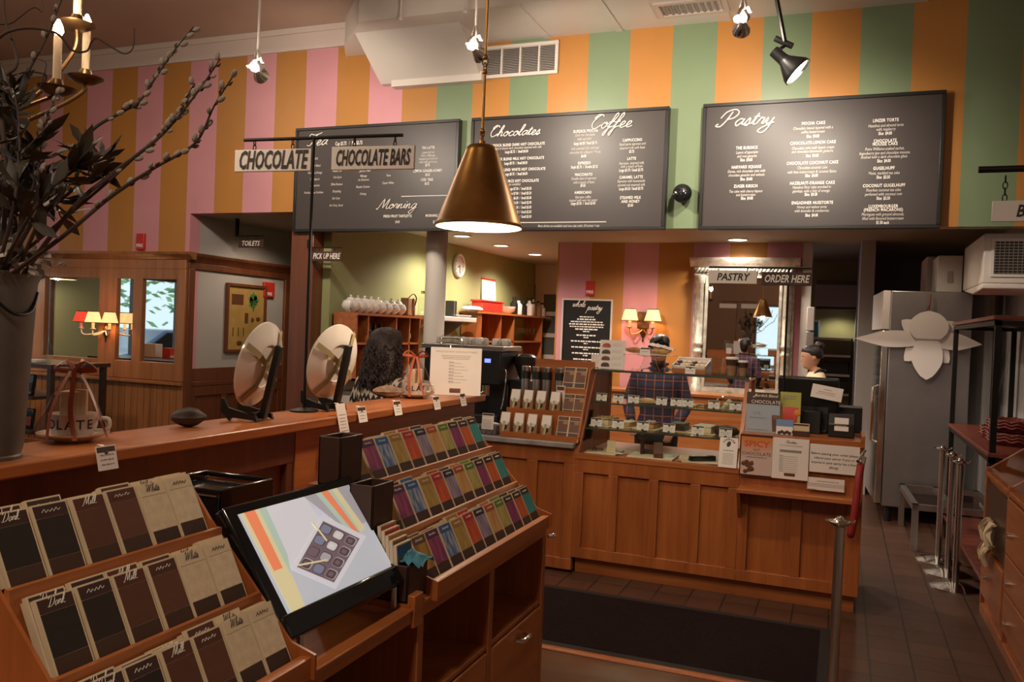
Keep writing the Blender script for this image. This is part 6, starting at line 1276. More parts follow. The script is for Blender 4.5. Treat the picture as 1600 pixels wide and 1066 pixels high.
for i, px in enumerate((819, 836, 852, 872)):
    t = thing('steel_canister', 'steel canister with a dark lid behind the kraft bags, %s from left' % ORD[i], 'canister', (mp_(px, .27), FY+.275, zm+.201), 0, 'steel canisters'); b = MB(); b.lathe([(.030, 0), (.032, .01), (.032, .19), (.0, .192)], 20); b.build('body', 'steel', t); b = MB(); b.lathe([(.034, .188), (.034, .24), (.0, .242)], 20); b.build('dark_band', 'black', t); b = MB(); b.lathe([(.032, .242), (.033, .272), (.024, .278), (0, .278)], 20); b.build('lid', 'chrome', t)
t = thing('espresso_tin', 'dark speckled tin with a white label card at the left end of the marble counter', 'tin', (mp_(766, .08), FY+.09, zm)); b = MB(); b.box((-.07, -.04, 0), (.06, .06, .065)); b.build('speckled_box', mat('black_white_speckle', (.12, .11, .11), .5, var=.95, scale=90), t, bevel=.004); b = MB(); b.M = Matrix.Rotation(math.radians(-6), 4, 'X'); b.box((-.048, -.05, .03), (.04, -.048, .14), 0); b.box((-.045, -.051, .125), (.037, -.05, .137), 1); b.build('card', ['paper', 'brown'], t); b = MB(); [bars(b, -.035, .03, .10-.012*k, .003, -.061, 0, k) for k in range(5)]; b.build('small_print', 'inkgrey', t, smooth=0)
# ------------------------------------------------------------------ behind the counters
# espresso machine and its cups
t = thing('espresso_machine', 'black espresso machine with two blue displays at the left end of the marble counter', 'espresso machine', (-2.72, 6.12, 0.862))
b = MB(); b.box((-.36, -.16, .30), (.30, .22, .56)); b.box((-.36, .02, 0), (.30, .22, .30)); b.box((-.36, -.2, 0), (.30, .22, .07)); b.build('body', 'black', t, bevel=.01)
b = MB(); b.box((-.38, -.17, .56), (.32, .23, .60)); b.build('cup_tray', 'steel', t, bevel=.006)
for k, dx in enumerate((.10, .19)): b = MB(); b.box((dx-.025, -.163, .47), (dx+.025, -.16, .50)); b.build('display', 'lcd', t)
for k, dx in enumerate((-.2, .02, .2)): b = MB(); b.cyl((dx, -.20, .22), (dx, -.20, .30), .033); b.tube([(dx, -.21, .25), (dx, -.36, .23)], .012, 8); b.build('group_head', 'chrome', t)
b = MB(); b.tube(catmull([(.31, -.1, .42), (.34, -.14, .38), (.33, -.15, .2), (.32, -.17, .12)], 5), .006, 8); b.build('steam_wand', 'chrome', t)
R = random.Random(3)
for i in range(12):
    x, y = -2.72-.3+.052*i+R.uniform(-.01, .01), 6.12+R.uniform(-.1, .12)
    b = MB(); b.lathe([(.036, 0), (.040, .02), (.034, .05), (.02, .056), (0, .056)], 16); b.tube([(.036, 0, .045), (.058, 0, .035), (.04, 0, .015)], .005, 6); o = b.build('coffee_cup', 'porc', loc=(x, y, 1.463)); o.rotation_euler = (0, 0, R.uniform(0, 6)); tag(o, 'white porcelain cup upside down on top of the espresso machine', 'cup', 'cups on the espresso machine')
t = thing('coffee_grinder', 'black coffee grinder with a hopper right of the espresso machine', 'grinder', (-2.33, 6.25, .862)); b = MB(); b.box((-.09, -.1, 0), (.09, .12, .34)); b.build('body', 'black', t, bevel=.01); b = MB(); b.lathe([(.04, .34), (.09, .47), (.092, .52), (.06, .54), (0, .545)], 20); b.build('hopper', mat('smoked_plastic', (.03, .025, .022), .25), t)
for k, (x, l) in enumerate(((-2.30, 'left'), (-2.22, 'right'))): b = MB(); b.lathe([(.045, 0), (.048, .02), (.04, .11), (.044, .14), (.041, .14), (.037, .11), (.04, .01), (0, .008)], 20, cap=False); b.tube([(0, -.042, .12), (0, -.08, .11), (0, -.075, .04), (0, -.045, .03)], .005, 6); o = b.build('steam_pitcher', 'chrome', loc=(x, 5.95, .862)); tag(o, 'steel milk pitcher in front of the coffee grinder, %s of two' % l, 'pitcher', 'milk pitchers')
b = MB(); b.ball((0, 0, .02), .05, 14, 0, (1.2, .8, .4)); o = b.build('folded_cloth', 'paper', loc=(-2.38, 5.75, .862)); tag(o, 'small folded white cloth on the marble counter before the espresso machine', 'cloth')
# clip jar behind the list card
t = thing('clip_jar', 'large clear clip jar standing behind the white list card', 'jar', (-1.915, 4.0, BZ)); b = MB(); b.lathe([(.062, 0), (.068, .01), (.068, .22), (.05, .25), (.05, .27)], 32, cap=False); b.build('jar_body', 'glass', t); b = MB(); b.lathe([(.055, .272), (.057, .28), (.057, .295), (.045, .302), (0, .303)], 32); b.build('lid', 'glass', t)
b = MB()
for z in (.262, .286): b.tube([(.058*math.cos(a), .058*math.sin(a), z) for a in [2*PI*j/24 for j in range(25)]], .0028, 6)
b.tube([(.058, 0, .29), (.075, 0, .27), (.06, 0, .22)], .003, 6); b.build('wire_clip', 'chrome', t)
# white column
t = thing('column', 'round white column standing between bar and sage green wall', 'column', (-3.68, 7.3, 0)); b = MB(); b.lathe([(.10, 0), (.10, ZS)], 36); b.build('shaft', 'white', t); b = MB(); b.lathe([(.104, 2.33), (.104, ZS)], 36, cap=False); b.build('collar', 'trimw', t)
t['kind'] = 'structure'
# clock
t = thing('wall_clock', 'round white wall clock on the sage green wall right of the column', 'clock', (-4.775, 10.1, 2.41)); b = MB(); b.M = Matrix.Rotation(PI/2, 4, 'Y'); b.lathe([(0, 0.0), (.155, 0), (.16, .03), (.15, .045), (.135, .03)], 40, cap=False); b.build('case', 'trimw', t); b = MB(); b.M = Matrix.Rotation(PI/2, 4, 'Y'); b.lathe([(.137, .028), (0, .0285)], 40, cap=False); b.build('dial', 'porc', t)
b = MB()
for k in range(12): a = k*PI/6; b.box((.029, .115*math.sin(a)-.005, .115*math.cos(a)-.011), (.031, .115*math.sin(a)+.005, .115*math.cos(a)+.011))
b.build('hour_marks', 'inkblack', t); b = MB(); b.tube([(.032, 0, 0), (.032, -.06, -.03)], .005, 5); b.tube([(.033, 0, 0), (.033, .015, -.10)], .004, 5); b.build('hands', 'inkblack', t)
# wooden shelf with cubbies along the green wall
t = thing('cubby_shelf', 'wooden wall shelf with cubby holes of bottles under the row of teapots', 'shelf', (-4.77, 7.2, 0))
b = MB(); b.box((0, 0, 1.675), (.30, 1.36, 1.70)); b.build('top_board', 'cherry_y', t)
b = MB()
for y in (0.0, .22, .80, 1.10, 1.34): b.box((0, y, 1.02), (.28, y+.025, 1.675))
for z in (1.38, 1.02): b.box((0, 0, z), (.28, 1.36, z+.02))
b.box((0, 0, 1.02), (.012, 1.36, 1.675)); b.build('cubby_boxes', 'cherry_y', t)
n_ = 0
for z in (1.40, 1.04):
    for y in (.30, .42, .54, .66, .88, .99, 1.16, 1.26):
        tt = thing('tea_bottle', 'dark bottle with a pale label in a cubby hole below the teapots', 'bottle', (-4.60, 7.2+y, z+.001), 0, 'bottles in the cubby shelf'); b = MB(); b.lathe([(.034, 0), (.036, .01), (.036, .13), (.016, .17), (.016, .20), (0, .201)], 16); b.build('body', 'gloss', tt); b = MB(); b.ball((.036, 0, .07), .024, 10, 0, (.15, 1, 1.5)); b.build('label', 'paper', tt)
tpot = None
for i in range(8):
    y = atX(-4.60, 548+i*10.6, 478).y
    lab = 'white round teapot on the wooden shelf, %s from left in the row of eight' % ORD[i]
    if tpot is None:
        t = tpot = thing('teapot', lab, 'teapot', (-4.60, y, 1.701), -1.0, 'teapots in a row')
        b = MB(); b.lathe([(.045, 0), (.05, .006), (.085, .04), (.092, .075), (.075, .115), (.045, .13), (.04, .135)], 28); b.build('pot_body', 'porc', t)
        b = MB(); b.lathe([(.046, .132), (.035, .148), (.010, .155), (.014, .168), (.008, .178), (0, .179)], 20); b.build('lid', 'porc', t)
        b = MB(); b.tube(catmull([(-.08, 0, .06), (-.115, 0, .08), (-.13, 0, .115), (-.15, 0, .13)], 5), [.02-.0006*k for k in range(16)], 8); b.build('spout', 'porc', t)
        b = MB(); b.tube(catmull([(.08, 0, .105), (.12, 0, .12), (.145, 0, .09), (.125, 0, .05), (.085, 0, .04)], 5), .009, 8); b.build('handle', 'porc', t)
    else: dup(tpot, (-4.60, y, 1.701), -1.0, lab)
t = thing('gift_bag', 'kraft bag with a dark ribbon at the right end of the teapot row', 'bag', (-4.58, 8.42, 1.701)); b = MB(); b.box((-.05, -.09, 0), (.05, .09, .20)); b.build('bag', 'kraft', t, bevel=.01); b = MB(); b.tube(catmull([(.055, .02, .20), (.06, .03, .1), (.055, .05, 0)], 4), .014, 6, flat=.3); b.tube(catmull([(.0, .0, .2), (.03, .06, .25), (.05, .1, .2), (.055, .06, .12)], 4), .012, 6, flat=.3); b.build('ribbon', 'brown2', t)
# white shelf
t = thing('white_shelf', 'white metal wall shelf behind the white column', 'shelf', (-4.77, 8.62, 0)); b = MB(); b.box((0, 0, 1.66), (.36, 1.35, 1.72)); b.build('board', 'white', t, bevel=.008); b = MB(); [b.prismY([(0, 1.66), (.28, 1.66), (0, 1.45)], y, y+.02) for y in (.15, 1.15)]; b.build('bracket', 'steel', t)
t = thing('storage_jar', 'large clear storage jar with a pale lid beside the gift bag', 'jar', (-4.55, 8.80, 1.721)); b = MB(); b.lathe([(.09, 0), (.095, .01), (.095, .2), (.06, .23), (.06, .25)], 24, cap=False); b.build('jar_body', 'glass', t); b = MB(); b.lathe([(.065, .25), (.065, .28), (0, .285)], 24); b.build('lid', 'paper', t)
for k in range(3): b = MB(); b.box((-.05, -.018, 0), (.05, .018, .2)); o = b.build('book', 'black' if k != 1 else 'galv', loc=(-4.58, 9.50+k*.042, 1.721)); tag(o, ('black', 'grey', 'slim black')[k]+' upright book on the white shelf right of the column', 'book', 'books on the white shelf')
for k in range(7):
    b = MB(); b.lathe([(.05, 0), (.085, .02), (.086, .03), (0, .028)], 20); o = b.build('saucer', 'porc', loc=(-4.56, 9.66+k*.045, 1.721)); tag(o, 'white saucer in the stacked row on the white shelf', 'saucer', 'saucers on the white shelf')
# far shelf
t = thing('wall_shelf', 'wooden far wall shelf with open ends holding a red box and bottles', 'shelf', (-4.77, 10.2, 0)); b = MB(); b.box((0, 0, 1.79), (.32, 2.85, 1.815)); b.build('top_board', 'cherry_y', t)
b = MB(); b.box((0, .05, 1.02), (.30, .075, 1.79)); b.box((0, .75, 1.02), (.30, .775, 1.79)); b.box((0, .05, 1.40), (.30, .775, 1.42)); b.box((0, .05, 1.02), (.01, .775, 1.79)); b.build('left_cubby', 'cherry', t)
b = MB(); b.box((0, 1.25, 1.0), (.30, 1.275, 1.79)); b.box((0, 2.5, 1.0), (.30, 2.525, 1.79)); b.box((0, 1.25, 1.40), (.30, 2.525, 1.42)); b.box((0, 1.25, .98), (.30, 2.525, 1.01)); b.build('right_cubby', 'cherry', t)
for k in range(14):
    z = 1.421 if k < 7 else 1.011; y = 11.6+.17*(k % 7); b = MB(); b.lathe([(.03, 0), (.004, .006), (.004, .08), (.03, .11), (.034, .16), (.026, .2), (.024, .2), (.031, .155), (0, .09)], 14, cap=False); o = b.build('wine_glass', 'glass', loc=(-4.58, y, z)); tag(o, 'stemmed clear glass in the right cubby of the far wall shelf', 'glass', 'stemmed glasses in the far cubby')
def FS(px): return atX(-4.6, px, 478).y
t = thing('lidded_box', 'bright red lidded plastic box on the far wall shelf', 'box', (-4.62, FS(764), 1.816)); b = MB(); b.box((-.09, -.36, 0), (.09, .36, .15)); b.build('tub', 'red', t, bevel=.02); b = MB(); b.box((-.1, -.38, .14), (.1, .38, .165)); b.build('lid', 'red', t, bevel=.008)
b = MB(); b.ball((0, 0, .03), .10, 14, 0, (1.2, 2.6, .4)); o = b.build('folded_towel', 'paper', loc=(-4.6, FS(738), 1.816)); tag(o, 'folded white towel at the left end of the far wall shelf', 'towel')
t = thing('clip_board', 'pale board with a red top edge leaning on the green wall behind the red box', 'board', (-4.75, FS(775)+.1, 1.816), (0, math.radians(-4), 0)); b = MB(); b.box((0, -.25, 0), (.012, .25, .48)); b.build('board', 'paper', t); b = MB(); b.box((-.002, -.26, .47), (.016, .26, .495)); b.build('red_edge', 'red', t)
b = MB(); b.lathe([(.05, 0), (.11, .05), (.125, .11), (.118, .11), (.1, .05), (0, .01)], 24, cap=False); o = b.build('mixing_bowl', 'porc', loc=(-4.6, FS(793), 1.816)); tag(o, 'white bowl on the far wall shelf between red box and bottles', 'bowl')
for k, (px, m_, h_) in enumerate(((803, 'black', .24), (810, 'paper', .22), (818, 'gloss', .2), (827, 'paper', .24), (833, 'steel', .27), (841, 'kraft', .22), (847, 'paper', .2))):
    t = thing('supply_bottle', ('black syrup bottle', 'white canister', 'small gloss black bottle', 'white bottle', 'tall steel flask', 'tan tub', 'short white bottle')[k]+' at the right end of the far wall shelf, %s from left' % ORD[k], 'bottle', (-4.6, FS(px), 1.816), 0, 'bottles on the far wall shelf'); b = MB(); b.lathe([(.055, 0), (.06, .01), (.06, h_*.7), (.025, h_*.85), (.025, h_), (0, h_)], 16); b.build('body', m_, t); b = MB(); b.lathe([(.028, h_), (.028, h_+.03), (0, h_+.03)], 12); b.build('cap', 'black', t)
# back counter along the green wall
t = thing('back_counter', 'white fronted back counter along the sage green wall', 'counter', (-4.77, 7.3, 0)); b = MB(); b.box((0, 0, 0), (.55, 5.6, .86)); b.build('cabinet', 'white', t); b = MB(); b.box((0, 0, .862), (.6, 5.6, .90)); b.build('top', 'steel', t)
t = thing('side_counter', 'orange wood counter in front of the inner striped wall', 'counter', (-3.2, 9.25, 0)); b = MB(); b.box((0, 0, 0), (2.7, .45, .94)); b.build('cabinet', 'cherry_x', t); b = MB(); b.box((-.02, -.03, .942), (2.72, .46, .97)); b.build('top', 'cherry_x', t)

# whole pastry chalk board on the inner wall
t = thing('chalk_board', 'white framed black whole pastry board on the inner striped wall', 'menu board', (-2.875, 9.795, 1.10)); hh = .90
b = MB(); frame_mb(b, -.32, .32, 0, hh, .022, -.025, 0); b.build('frame', 'trimw', t); b = MB(); b.box((-.30, -.012, .02), (.30, 0, hh-.02)); b.build('panel', 'black', t)
b = MB(); script_mb(b, 'whole', .036, (-.11, -.014, hh-.10), .0032); script_mb(b, 'pastry', .036, (.09, -.014, hh-.135), .0032); b.build('script_heading', 'ink', t)
b = MB(); R = random.Random(1); z = hh-.22
for k, wd_ in enumerate((.18, .24, .40, .44, .42, .28, .08, .24, .06, .38, .05, .36, .06, .34, .06, .30, .06, .26, .3)):
    if z < .04: break
    bars(b, -wd_/2, wd_/2, z, .016 if k % 2 else .013, -.014, 0, k); z -= .030 if k < 5 else (.027 if k % 2 else .046)
b.build('item_lines', 'ink', t, smooth=0)
# silver framed mirror
mx0, mx1, mz0, mz1 = -1.60, -.50, .95, 2.50; xc = (mx0+mx1)/2; hw = (mx1-mx0)/2; hh = mz1-mz0
t = thing('silver_mirror', 'large silver framed mirror with fluted columns and a cornice on the inner wall', 'mirror', (xc, 9.795, mz0))
b = MB(); b.box((-hw+.14, -.03, .08), (hw-.14, -.02, hh-.2)); b.build('mirror_glass', 'mirror', t)
b = MB(); b.prismX([(0, hh-.10), (-.06, hh-.10), (-.08, hh-.07), (-.12, hh-.04), (-.13, hh), (0, hh)], -hw-.05, hw+.05); b.build('cornice', 'silver', t)
b = MB(); n = 26
for i in range(n): x = -hw+.04+(2*hw-.08)*i/(n-1); b.M = Matrix.Translation((x, -.06, hh-.14)) @ Matrix.Rotation(.7, 4, 'Y'); b.ball((0, 0, 0), .024, 8, 0, (.8, .8, 1.7))
b.M = Matrix.Identity(4); b.box((-hw, -.05, hh-.2), (hw, 0, hh-.10)); b.build('rope_moulding', 'silver', t)
for s in (-1, 1):
    x = s*(hw-.07); b = MB(); P = []
    for z, r in ((0, .06), (.10, .06), (.11, .045), (.45, .045), (.46, .055), (.49, .055), (.50, .042), (.54, .042), (.55, .055), (.58, .055), (.59, .045), (hh-.30, .04), (hh-.29, .055), (hh-.2, .06)): P.append((r, z))
    vs = []; fs = []; n = 40
    for r, z in P:
        for j in range(n): a = 2*PI*j/n; q = r*(1+(.07 if r < .05 else 0)*math.cos(a*10)); vs.append((x+q*math.cos(a), -.055+q*math.sin(a)*.8, z))
    for i in range(len(P)-1):
        for j in range(n): fs.append((i*n+j, i*n+(j+1) % n, (i+1)*n+(j+1) % n, (i+1)*n+j))
    b.add(vs, fs); b.box((x-.07, -.03, 0), (x+.07, 0, hh-.15)); b.build('fluted_column', 'silver', t, smooth=60)
b = MB(); frame_mb(b, -hw+.13, hw-.13, .05, hh-.19, .03, -.05, -.02); b.box((-hw, -.06, 0), (hw, 0, .06)); b.build('inner_frame', 'silver', t)

# corridor poster
t = thing('plant_poster', 'yellowed botanical poster with a green cacao plant in a dark frame in the toilet corridor', 'poster', (CX+.004, 7.92, 1.21)); hh = .78; hw = .345
b = MB(); 
for q in ((-hw, 0, hw, .03), (-hw, hh-.03, hw, hh), (-hw, .03, -hw+.03, hh-.03), (hw-.03, .03, hw, hh-.03)): b.box((0, q[0], q[1]), (.035, q[2], q[3]))
b.build('frame', 'mahog', t); b = MB(); b.box((0, -hw+.02, .02), (.012, hw-.02, hh-.02)); b.build('print', mat('yellowed_paper', (.42, .25, .07), .6, var=.15, scale=6), t)
b = MB(); R = random.Random(12)
for k in range(11): a = k*2*PI/11+R.uniform(-.2, .2); l = R.uniform(.07, .12); c = Vector((.013, .13, hh-.18)); d = Vector((0, math.cos(a), math.sin(a))); s = Vector((0, -d.z, d.y)); b.add([c, c+d*l*.6+s*.03, c+d*l, c+d*l*.6-s*.03], [(0,1,2,3)])
b.build('pictured_leaves', mat('printed_green', (.08, .22, .05), .6), t, smooth=0)
b = MB(); b.box((.013, -.02, .33), (.0135, .04, .45)); b.ball((.013, .12, .37), .03, 8, 0, (.05, 1, 1)); b.ball((.013, .22, .38), .04, 8, 0, (.05, 1, .7)); b.ball((.013, -.1, .10), .05, 8, 0, (.05, 1, .6)); b.ball((.013, .1, .10), .06, 8, 0, (.05, 1, .6)); b.box((.013, -.25, .54), (.0135, -.05, .66)); b.box((.013, .12, .47), (.0135, .135, .6)); [b.box((.013, -.22+.09*k, .18), (.0135, -.205+.09*k, .28)) for k in range(3)]; b.build('pictured_pods', 'brown2', t)

# side table with gift goods, far left behind the bar
t = thing('goods_table', 'dark wooden goods table behind the bar at the left picture edge', 'table', (-7.55, 6.2, 0)); b = MB(); b.box((-.75, -.35, 1.04), (.55, .35, 1.08)); b.build('table_top', 'darkwood', t)
b = MB(); b.box((-.7, -.3, .72), (.25, .3, .75)); b.box((-.7, -.3, .38), (.25, .3, .41)); b.build('shelf', 'darkwood', t); [MB().box((x, y, 0), (x+.05, y+.05, 1.04)).build('leg', 'darkwood', t) for x in (-.72, .47) for y in (-.33, .28)]
g = [(-7.85, 'gift_tin', 'cream lettered cup box on the dark goods table', 'paper', .20, .16), (-7.58, 'red_bag', 'small red bag on the dark goods table', 'red', .12, .12), (-7.42, 'folded_leaflet', 'white folded leaflet lying on the dark goods table', 'paper', .2, .03), (-7.25, 'glass_bottle', 'clear glass bottle at the right of the goods table', 'glass', .07, .28)]
for x, nm, l, m_, w_, h_ in g:
    t = thing(nm, l, 'gift', (x, 6.0, 1.081)); b = MB(); (b.lathe([(w_*.6, 0), (w_*.62, .02), (w_*.55, h_*.6), (w_*.2, h_*.8), (w_*.2, h_)], 16) if 'bottle' in nm else b.box((-w_/2, -.06, 0), (w_/2, .06, h_))); b.build('body', m_, t, bevel=.004)
    if nm == 'gift_tin': b = MB(); b.text('OLAT', .075, (.02, -.062, .07)); b.build('lettering', 'inkblack', t, smooth=0)
for k in range(6):
    t = thing('snack_packet', ('orange and black', 'grey and orange', 'black', 'orange', 'dark brown', 'amber')[k]+' packet on the shelves of the dark goods table', 'packet', (-8.0+.17*(k % 3)+.12, 6.05, .751 if k < 3 else .411), (math.radians(-8), 0, 0), 'packets on the goods table'); b = MB(); b.box((-.06, -.02, 0), (.06, .02, .2)); b.build('packet', 'gloss', t, bevel=.006); b = MB(); b.box((-.055, -.022, .03), (.055, -.02, .12)); b.build('label', ('kraft', 'rust', 'brown', 'rust', 'kraft', 'rust')[k], t)

# ------------------------------------------------------------------ right side
fr0 = atY(8.25, 1390, 700)
t = thing('fridge', 'tall brushed steel fridge seen from its side in the passage', 'fridge', (.40, 8.25, 0), math.radians(3.5)); 
b = MB(); b.box((0, 0, .14), (.66, .95, 2.08)); b.build('cabinet', 'fridge', t, bevel=.008); b = MB(); b.box((-.06, .01, .16), (-.006, .94, 1.72)); d_ = b.build('door', 'chrome', t, bevel=.006); b = MB(); b.tube([(-.06, .12, .7), (-.10, .12, .72), (-.10, .12, 1.2), (-.06, .12, 1.22)], .014, 8); b.build('door_handle', 'chrome', d_)
b = MB(); b.box((-.06, .01, 1.73), (0, .94, 2.08)); b.build('control_panel', 'white', t, bevel=.004); [MB().cyl((x, y, 0), (x, y, .14), .03, 10).build('foot', 'black', t) for x in (.06, .6) for y in (.06, .89)]
# paper star decoration
def petal(b, ang, L_, w_, y, tip=.4, rnd=.75):
    P = []
    for i in range(13): u = i/12; P.append((u*L_, w_*math.sin(PI*min(1, .12+u*.88))**rnd*(1 if u < .6 else 1-tip*(u-.6)/.4)))
    pts = P+[(x, -v) for x, v in P[::-1]]; ca, sa = math.cos(ang), math.sin(ang); b.prismY([(x*ca-v*sa, x*sa+v*ca) for x, v in pts], y-.004, y)
sp_ = atY(8.19, 1450, 530); t = thing('paper_star', 'large white paper star decoration hung by a red ribbon on the steel fridge', 'decoration', (sp_.x, 8.253, sp_.z), math.radians(3.5))
b = MB(); [petal(b, a, .27, .085, -.012, rnd=.5) for a in (.62, 2.5, -.85, -2.3)]; b.build('rear_petals', 'paper', t, smooth=0)
b = MB(); [petal(b, a, l, w_, -.028) for a, l, w_ in ((PI+.03, .60, .075), (-.07, .43, .075))]; b.build('side_wings', 'paper', t, smooth=0)
b = MB(); petal(b, PI/2, .25, .16, -.042, tip=.05, rnd=.5); petal(b, -PI/2, .36, .125, -.036, tip=.25, rnd=.5); b.build('front_petals', 'paper', t, smooth=0)
b = MB(); b.tube([(.01, -.03, .22), (.0, -.03, .27), (.012, -.02, .40)], .013, 6, flat=.3); b.tube([(.0, -.03, .30), (-.03, -.035, .23)], .01, 6, flat=.3); b.build('ribbon', 'redvel', t)
# black shelf unit with red tops
t = thing('metal_shelf', 'black steel shelf unit with oxblood wooden boards by the right wall', 'shelf', (.87, 5.83, 0)); 
b = MB(); 
for x in (0, .42):
    for y in (0, 2.0): b.box((x, y, 0), (x+.035, y+.035, 1.77))
for z in (1.74, .90): b.box((0, 0, z), (.455, .03, z+.03)); b.box((0, 2.0, z), (.455, 2.035, z+.03)); b.box((0, 0, z), (.03, 2.03, z+.03)); b.box((.425, 0, z), (.455, 2.03, z+.03))
b.build('steel_frame', 'iron', t)
for z in (1.775, .935, .16): b = MB(); b.box((-.01, -.01, z), (.465, 2.045, z+.025)); b.build('board', 'redtop', t, bevel=.003)
for k, (y, s_) in enumerate(((6.45, 1), (6.85, .9), (6.5, .93))):
    z = .962 if k < 2 else 1.045; b = MB(); b.lathe([(.15*s_, 0), (.18*s_, .05), (.185*s_, .075), (.17*s_, .08), (.145*s_, .02), (0, .012)], 32, cap=False)
    for j in range(3): b.tube([(.18*s_*math.cos(a), .18*s_*math.sin(a), .03+.02*j+.006*math.sin(a*14)) for a in [2*PI*q/80 for q in range(81)]], .008, 5)
    o = b.build('wicker_basket', 'wicker', loc=(1.12, y, z)); tag(o, ('low round red wicker basket at the front of the lower shelf', 'low round red wicker basket at the back of the lower shelf', 'red wicker basket stacked on the front one')[k], 'basket', 'wicker baskets on the steel shelf')
for k in range(3):
    t = thing('paper_package', ('white paper package', 'second white package with brown dots', 'small cream package')[k]+' at the front end of the lower steel shelf', 'package', (1.14+.06*k, 5.92+.14*k, .962)); b = MB(); b.box((-.06, -.05, 0), (.06, .05, .26-.05*k)); b.build('packet', 'paper' if k < 2 else 'cream', t, bevel=.008); b = MB(); b.lathe([(.02, 0), (0, .001)], 10, (-.01, -.052, .08)); b.build('seal', 'kraft', t)
# low aluminium rack on the floor
t = thing('floor_rack', 'low aluminium rack on the tiles beside the fridge', 'rack', (.79, 7.2, 0), math.radians(2)); b = MB()
for x in (-.22, .05, .36): b.box((x, 0, .32), (x+.045, 1.0, .365))
for y in (0, .95): b.box((-.22, y, .32), (.40, y+.05, .365))
b.build('rails', 'steel', t); [MB().box((x, y, 0), (x+.045, y+.045, .32)).build('leg', 'steel', t) for x in (-.22, .36) for y in (0, .955)]
# stanchions
def stanchion(label, x, y, h, group=None, rope=False):
    t = thing('stanchion', label, 'stanchion', (x, y, 0), 0, group)
    b = MB(); b.lathe([(.155, 0), (.155, .008), (.10, .025), (.035, .04), (0, .04)], 40); b.build('base', 'chrome', t)
    b = MB(); b.cyl((0, 0, .03), (0, 0, h-.02), .021, 20); b.build('post', 'steel', t)
    b = MB(); b.lathe([(.022, h-.03), (.05, h-.012), (.052, h-.008), (.022, h), (.012, h+.012), (0, h+.014)], 28); [b.tube([(.04*c, .04*s, h-.012), (.058*c, .058*s, h-.006), (.058*c, .058*s, h+.004)], .005, 6) for c, s in ((1, 0), (-1, 0), (0, 1), (0, -1))]; b.build('cap', 'chrome', t); return t
ST = [(atZ(0, 1465, 877), 'farthest'), (atZ(0, 1480, 897), 'middle'), (atZ(0, 1492, 919), 'nearest')]
for p, l in ST: stanchion(l+' of the three steel stanchions by the right shelf', p.x, p.y, .85, 'stanchions by the shelf')
stanchion('steel rope stanchion standing alone on the wood floor before the till counter', .029, 3.86, .84)
t = thing('barrier_rope', 'dark red velvet barrier rope hanging from the right end of the till counter', 'rope', (.16, 5.1, .90)); b = MB(); b.tube(catmull([(.01, .2, .04), (0, .05, .03), (-.01, 0, -.05), (-.02, -.02, -.2), (-.035, -.02, -.34), (-.04, 0, -.37)], 6), .021, 12); b.build('rope', 'redvel', t); b = MB(); b.cyl((.0, .03, .0), (.012, .06, .07), .016, 12); b.cyl((-.02, 0, .05), (.02, .12, .10), .008); b.build('hook', 'chrome', t)
t.location = (.135, 5.12, .88)
# drawer cabinet on the right
t = thing('drawer_cabinet', 'cherry wood bin cabinet with chrome drawer knobs at the right picture edge', 'cabinet', (.85, 5.05, 0))
b = MB(); b.box((.02, -.95, .05), (.75, .74, .84)); b.prismY([(.0, .84), (.0, .88), (.02, .88), (.40, 1.16), (.40, 1.2), (.75, 1.2), (.75, .84)], .72, .745); b.prismY([(.0, .84), (.0, .88), (.02, .88), (.40, 1.16), (.40, 1.2), (.75, 1.2), (.75, .84)], -.012, .012); b.prismY([(.0, .84), (.0, .88), (.02, .88), (.40, 1.16), (.40, 1.2), (.75, 1.2), (.75, .84)], -.95, -.925); b.box((.38, -.95, .84), (.75, .74, 1.19)); b.box((0, -.95, .83), (.75, .745, .855)); b.box((.0, -.95, .0), (.75, .745, .06)); [b.box((0, y, .05), (.03, y+.03, .84)) for y in (-.95, -.015, .715)]; b.build('carcass', 'cherry', t, bevel=.003)
b = MB(); [b.add([(.015, a, .872), (.385, a, 1.15), (.385, c, 1.15), (.015, c, .872)], [(0,1,2,3)]) for a, c in ((-.92, -.02), (.02, .715))]; b.build('bin_glass', 'glassd', t)
for z0_, z1_ in ((.54, .82), (.35, .53), (.13, .34)):
    b = MB(); b.box((-.008, -.91, z0_), (.02, -.03, z1_)); d_ = b.build('drawer', 'cherry_y', t, bevel=.004); b = MB(); b.cyl((-.008, -.22, (z0_+z1_)/2-.02), (-.035, -.22, (z0_+z1_)/2-.02), .016, 14); b.build('knob', 'chrome', d_)
b = MB(); b.box((-.008, .03, .13), (.02, .70, .42)); d_ = b.build('drawer', 'cherry_y', t, bevel=.004); b = MB(); b.cyl((-.008, .45, .28), (-.035, .45, .28), .016, 14); b.build('knob', 'chrome', d_)
b = MB(); b.box((.004, .03, .44), (.018, .70, .80)); b.build('cubby_shade_sheet', 'darkwood', t)  # dark sheet on the solid front, standing in for the shaded cubby inside
R = random.Random(5); b = MB()
for k in range(14): a = Vector((-.02, .12+.03*(k % 7)+R.uniform(-.02, .02), .52+.12*(k//7))); b.tube(catmull([a, a+Vector((-.03, R.uniform(-.04, .05), -.06)), a+Vector((-.02, R.uniform(-.05, .05), -.12))], 4), .02, 6, flat=.4)
o = b.build('tissue_bundle', 'cream', loc=(.85, 5.18, -.02)); tag(o, 'bundle of crumpled cream tissue in the open cubby of the right cabinet', 'tissue')
b = MB(); b.lathe([(.07, 0), (.075, .01), (.075, .14), (.05, .17), (.05, .19), (0, .19)], 24); o = b.build('candy_jar', 'glass', loc=(1.25, 4.72, 1.202)); tag(o, 'clear jar on top of the right bin cabinet', 'jar')
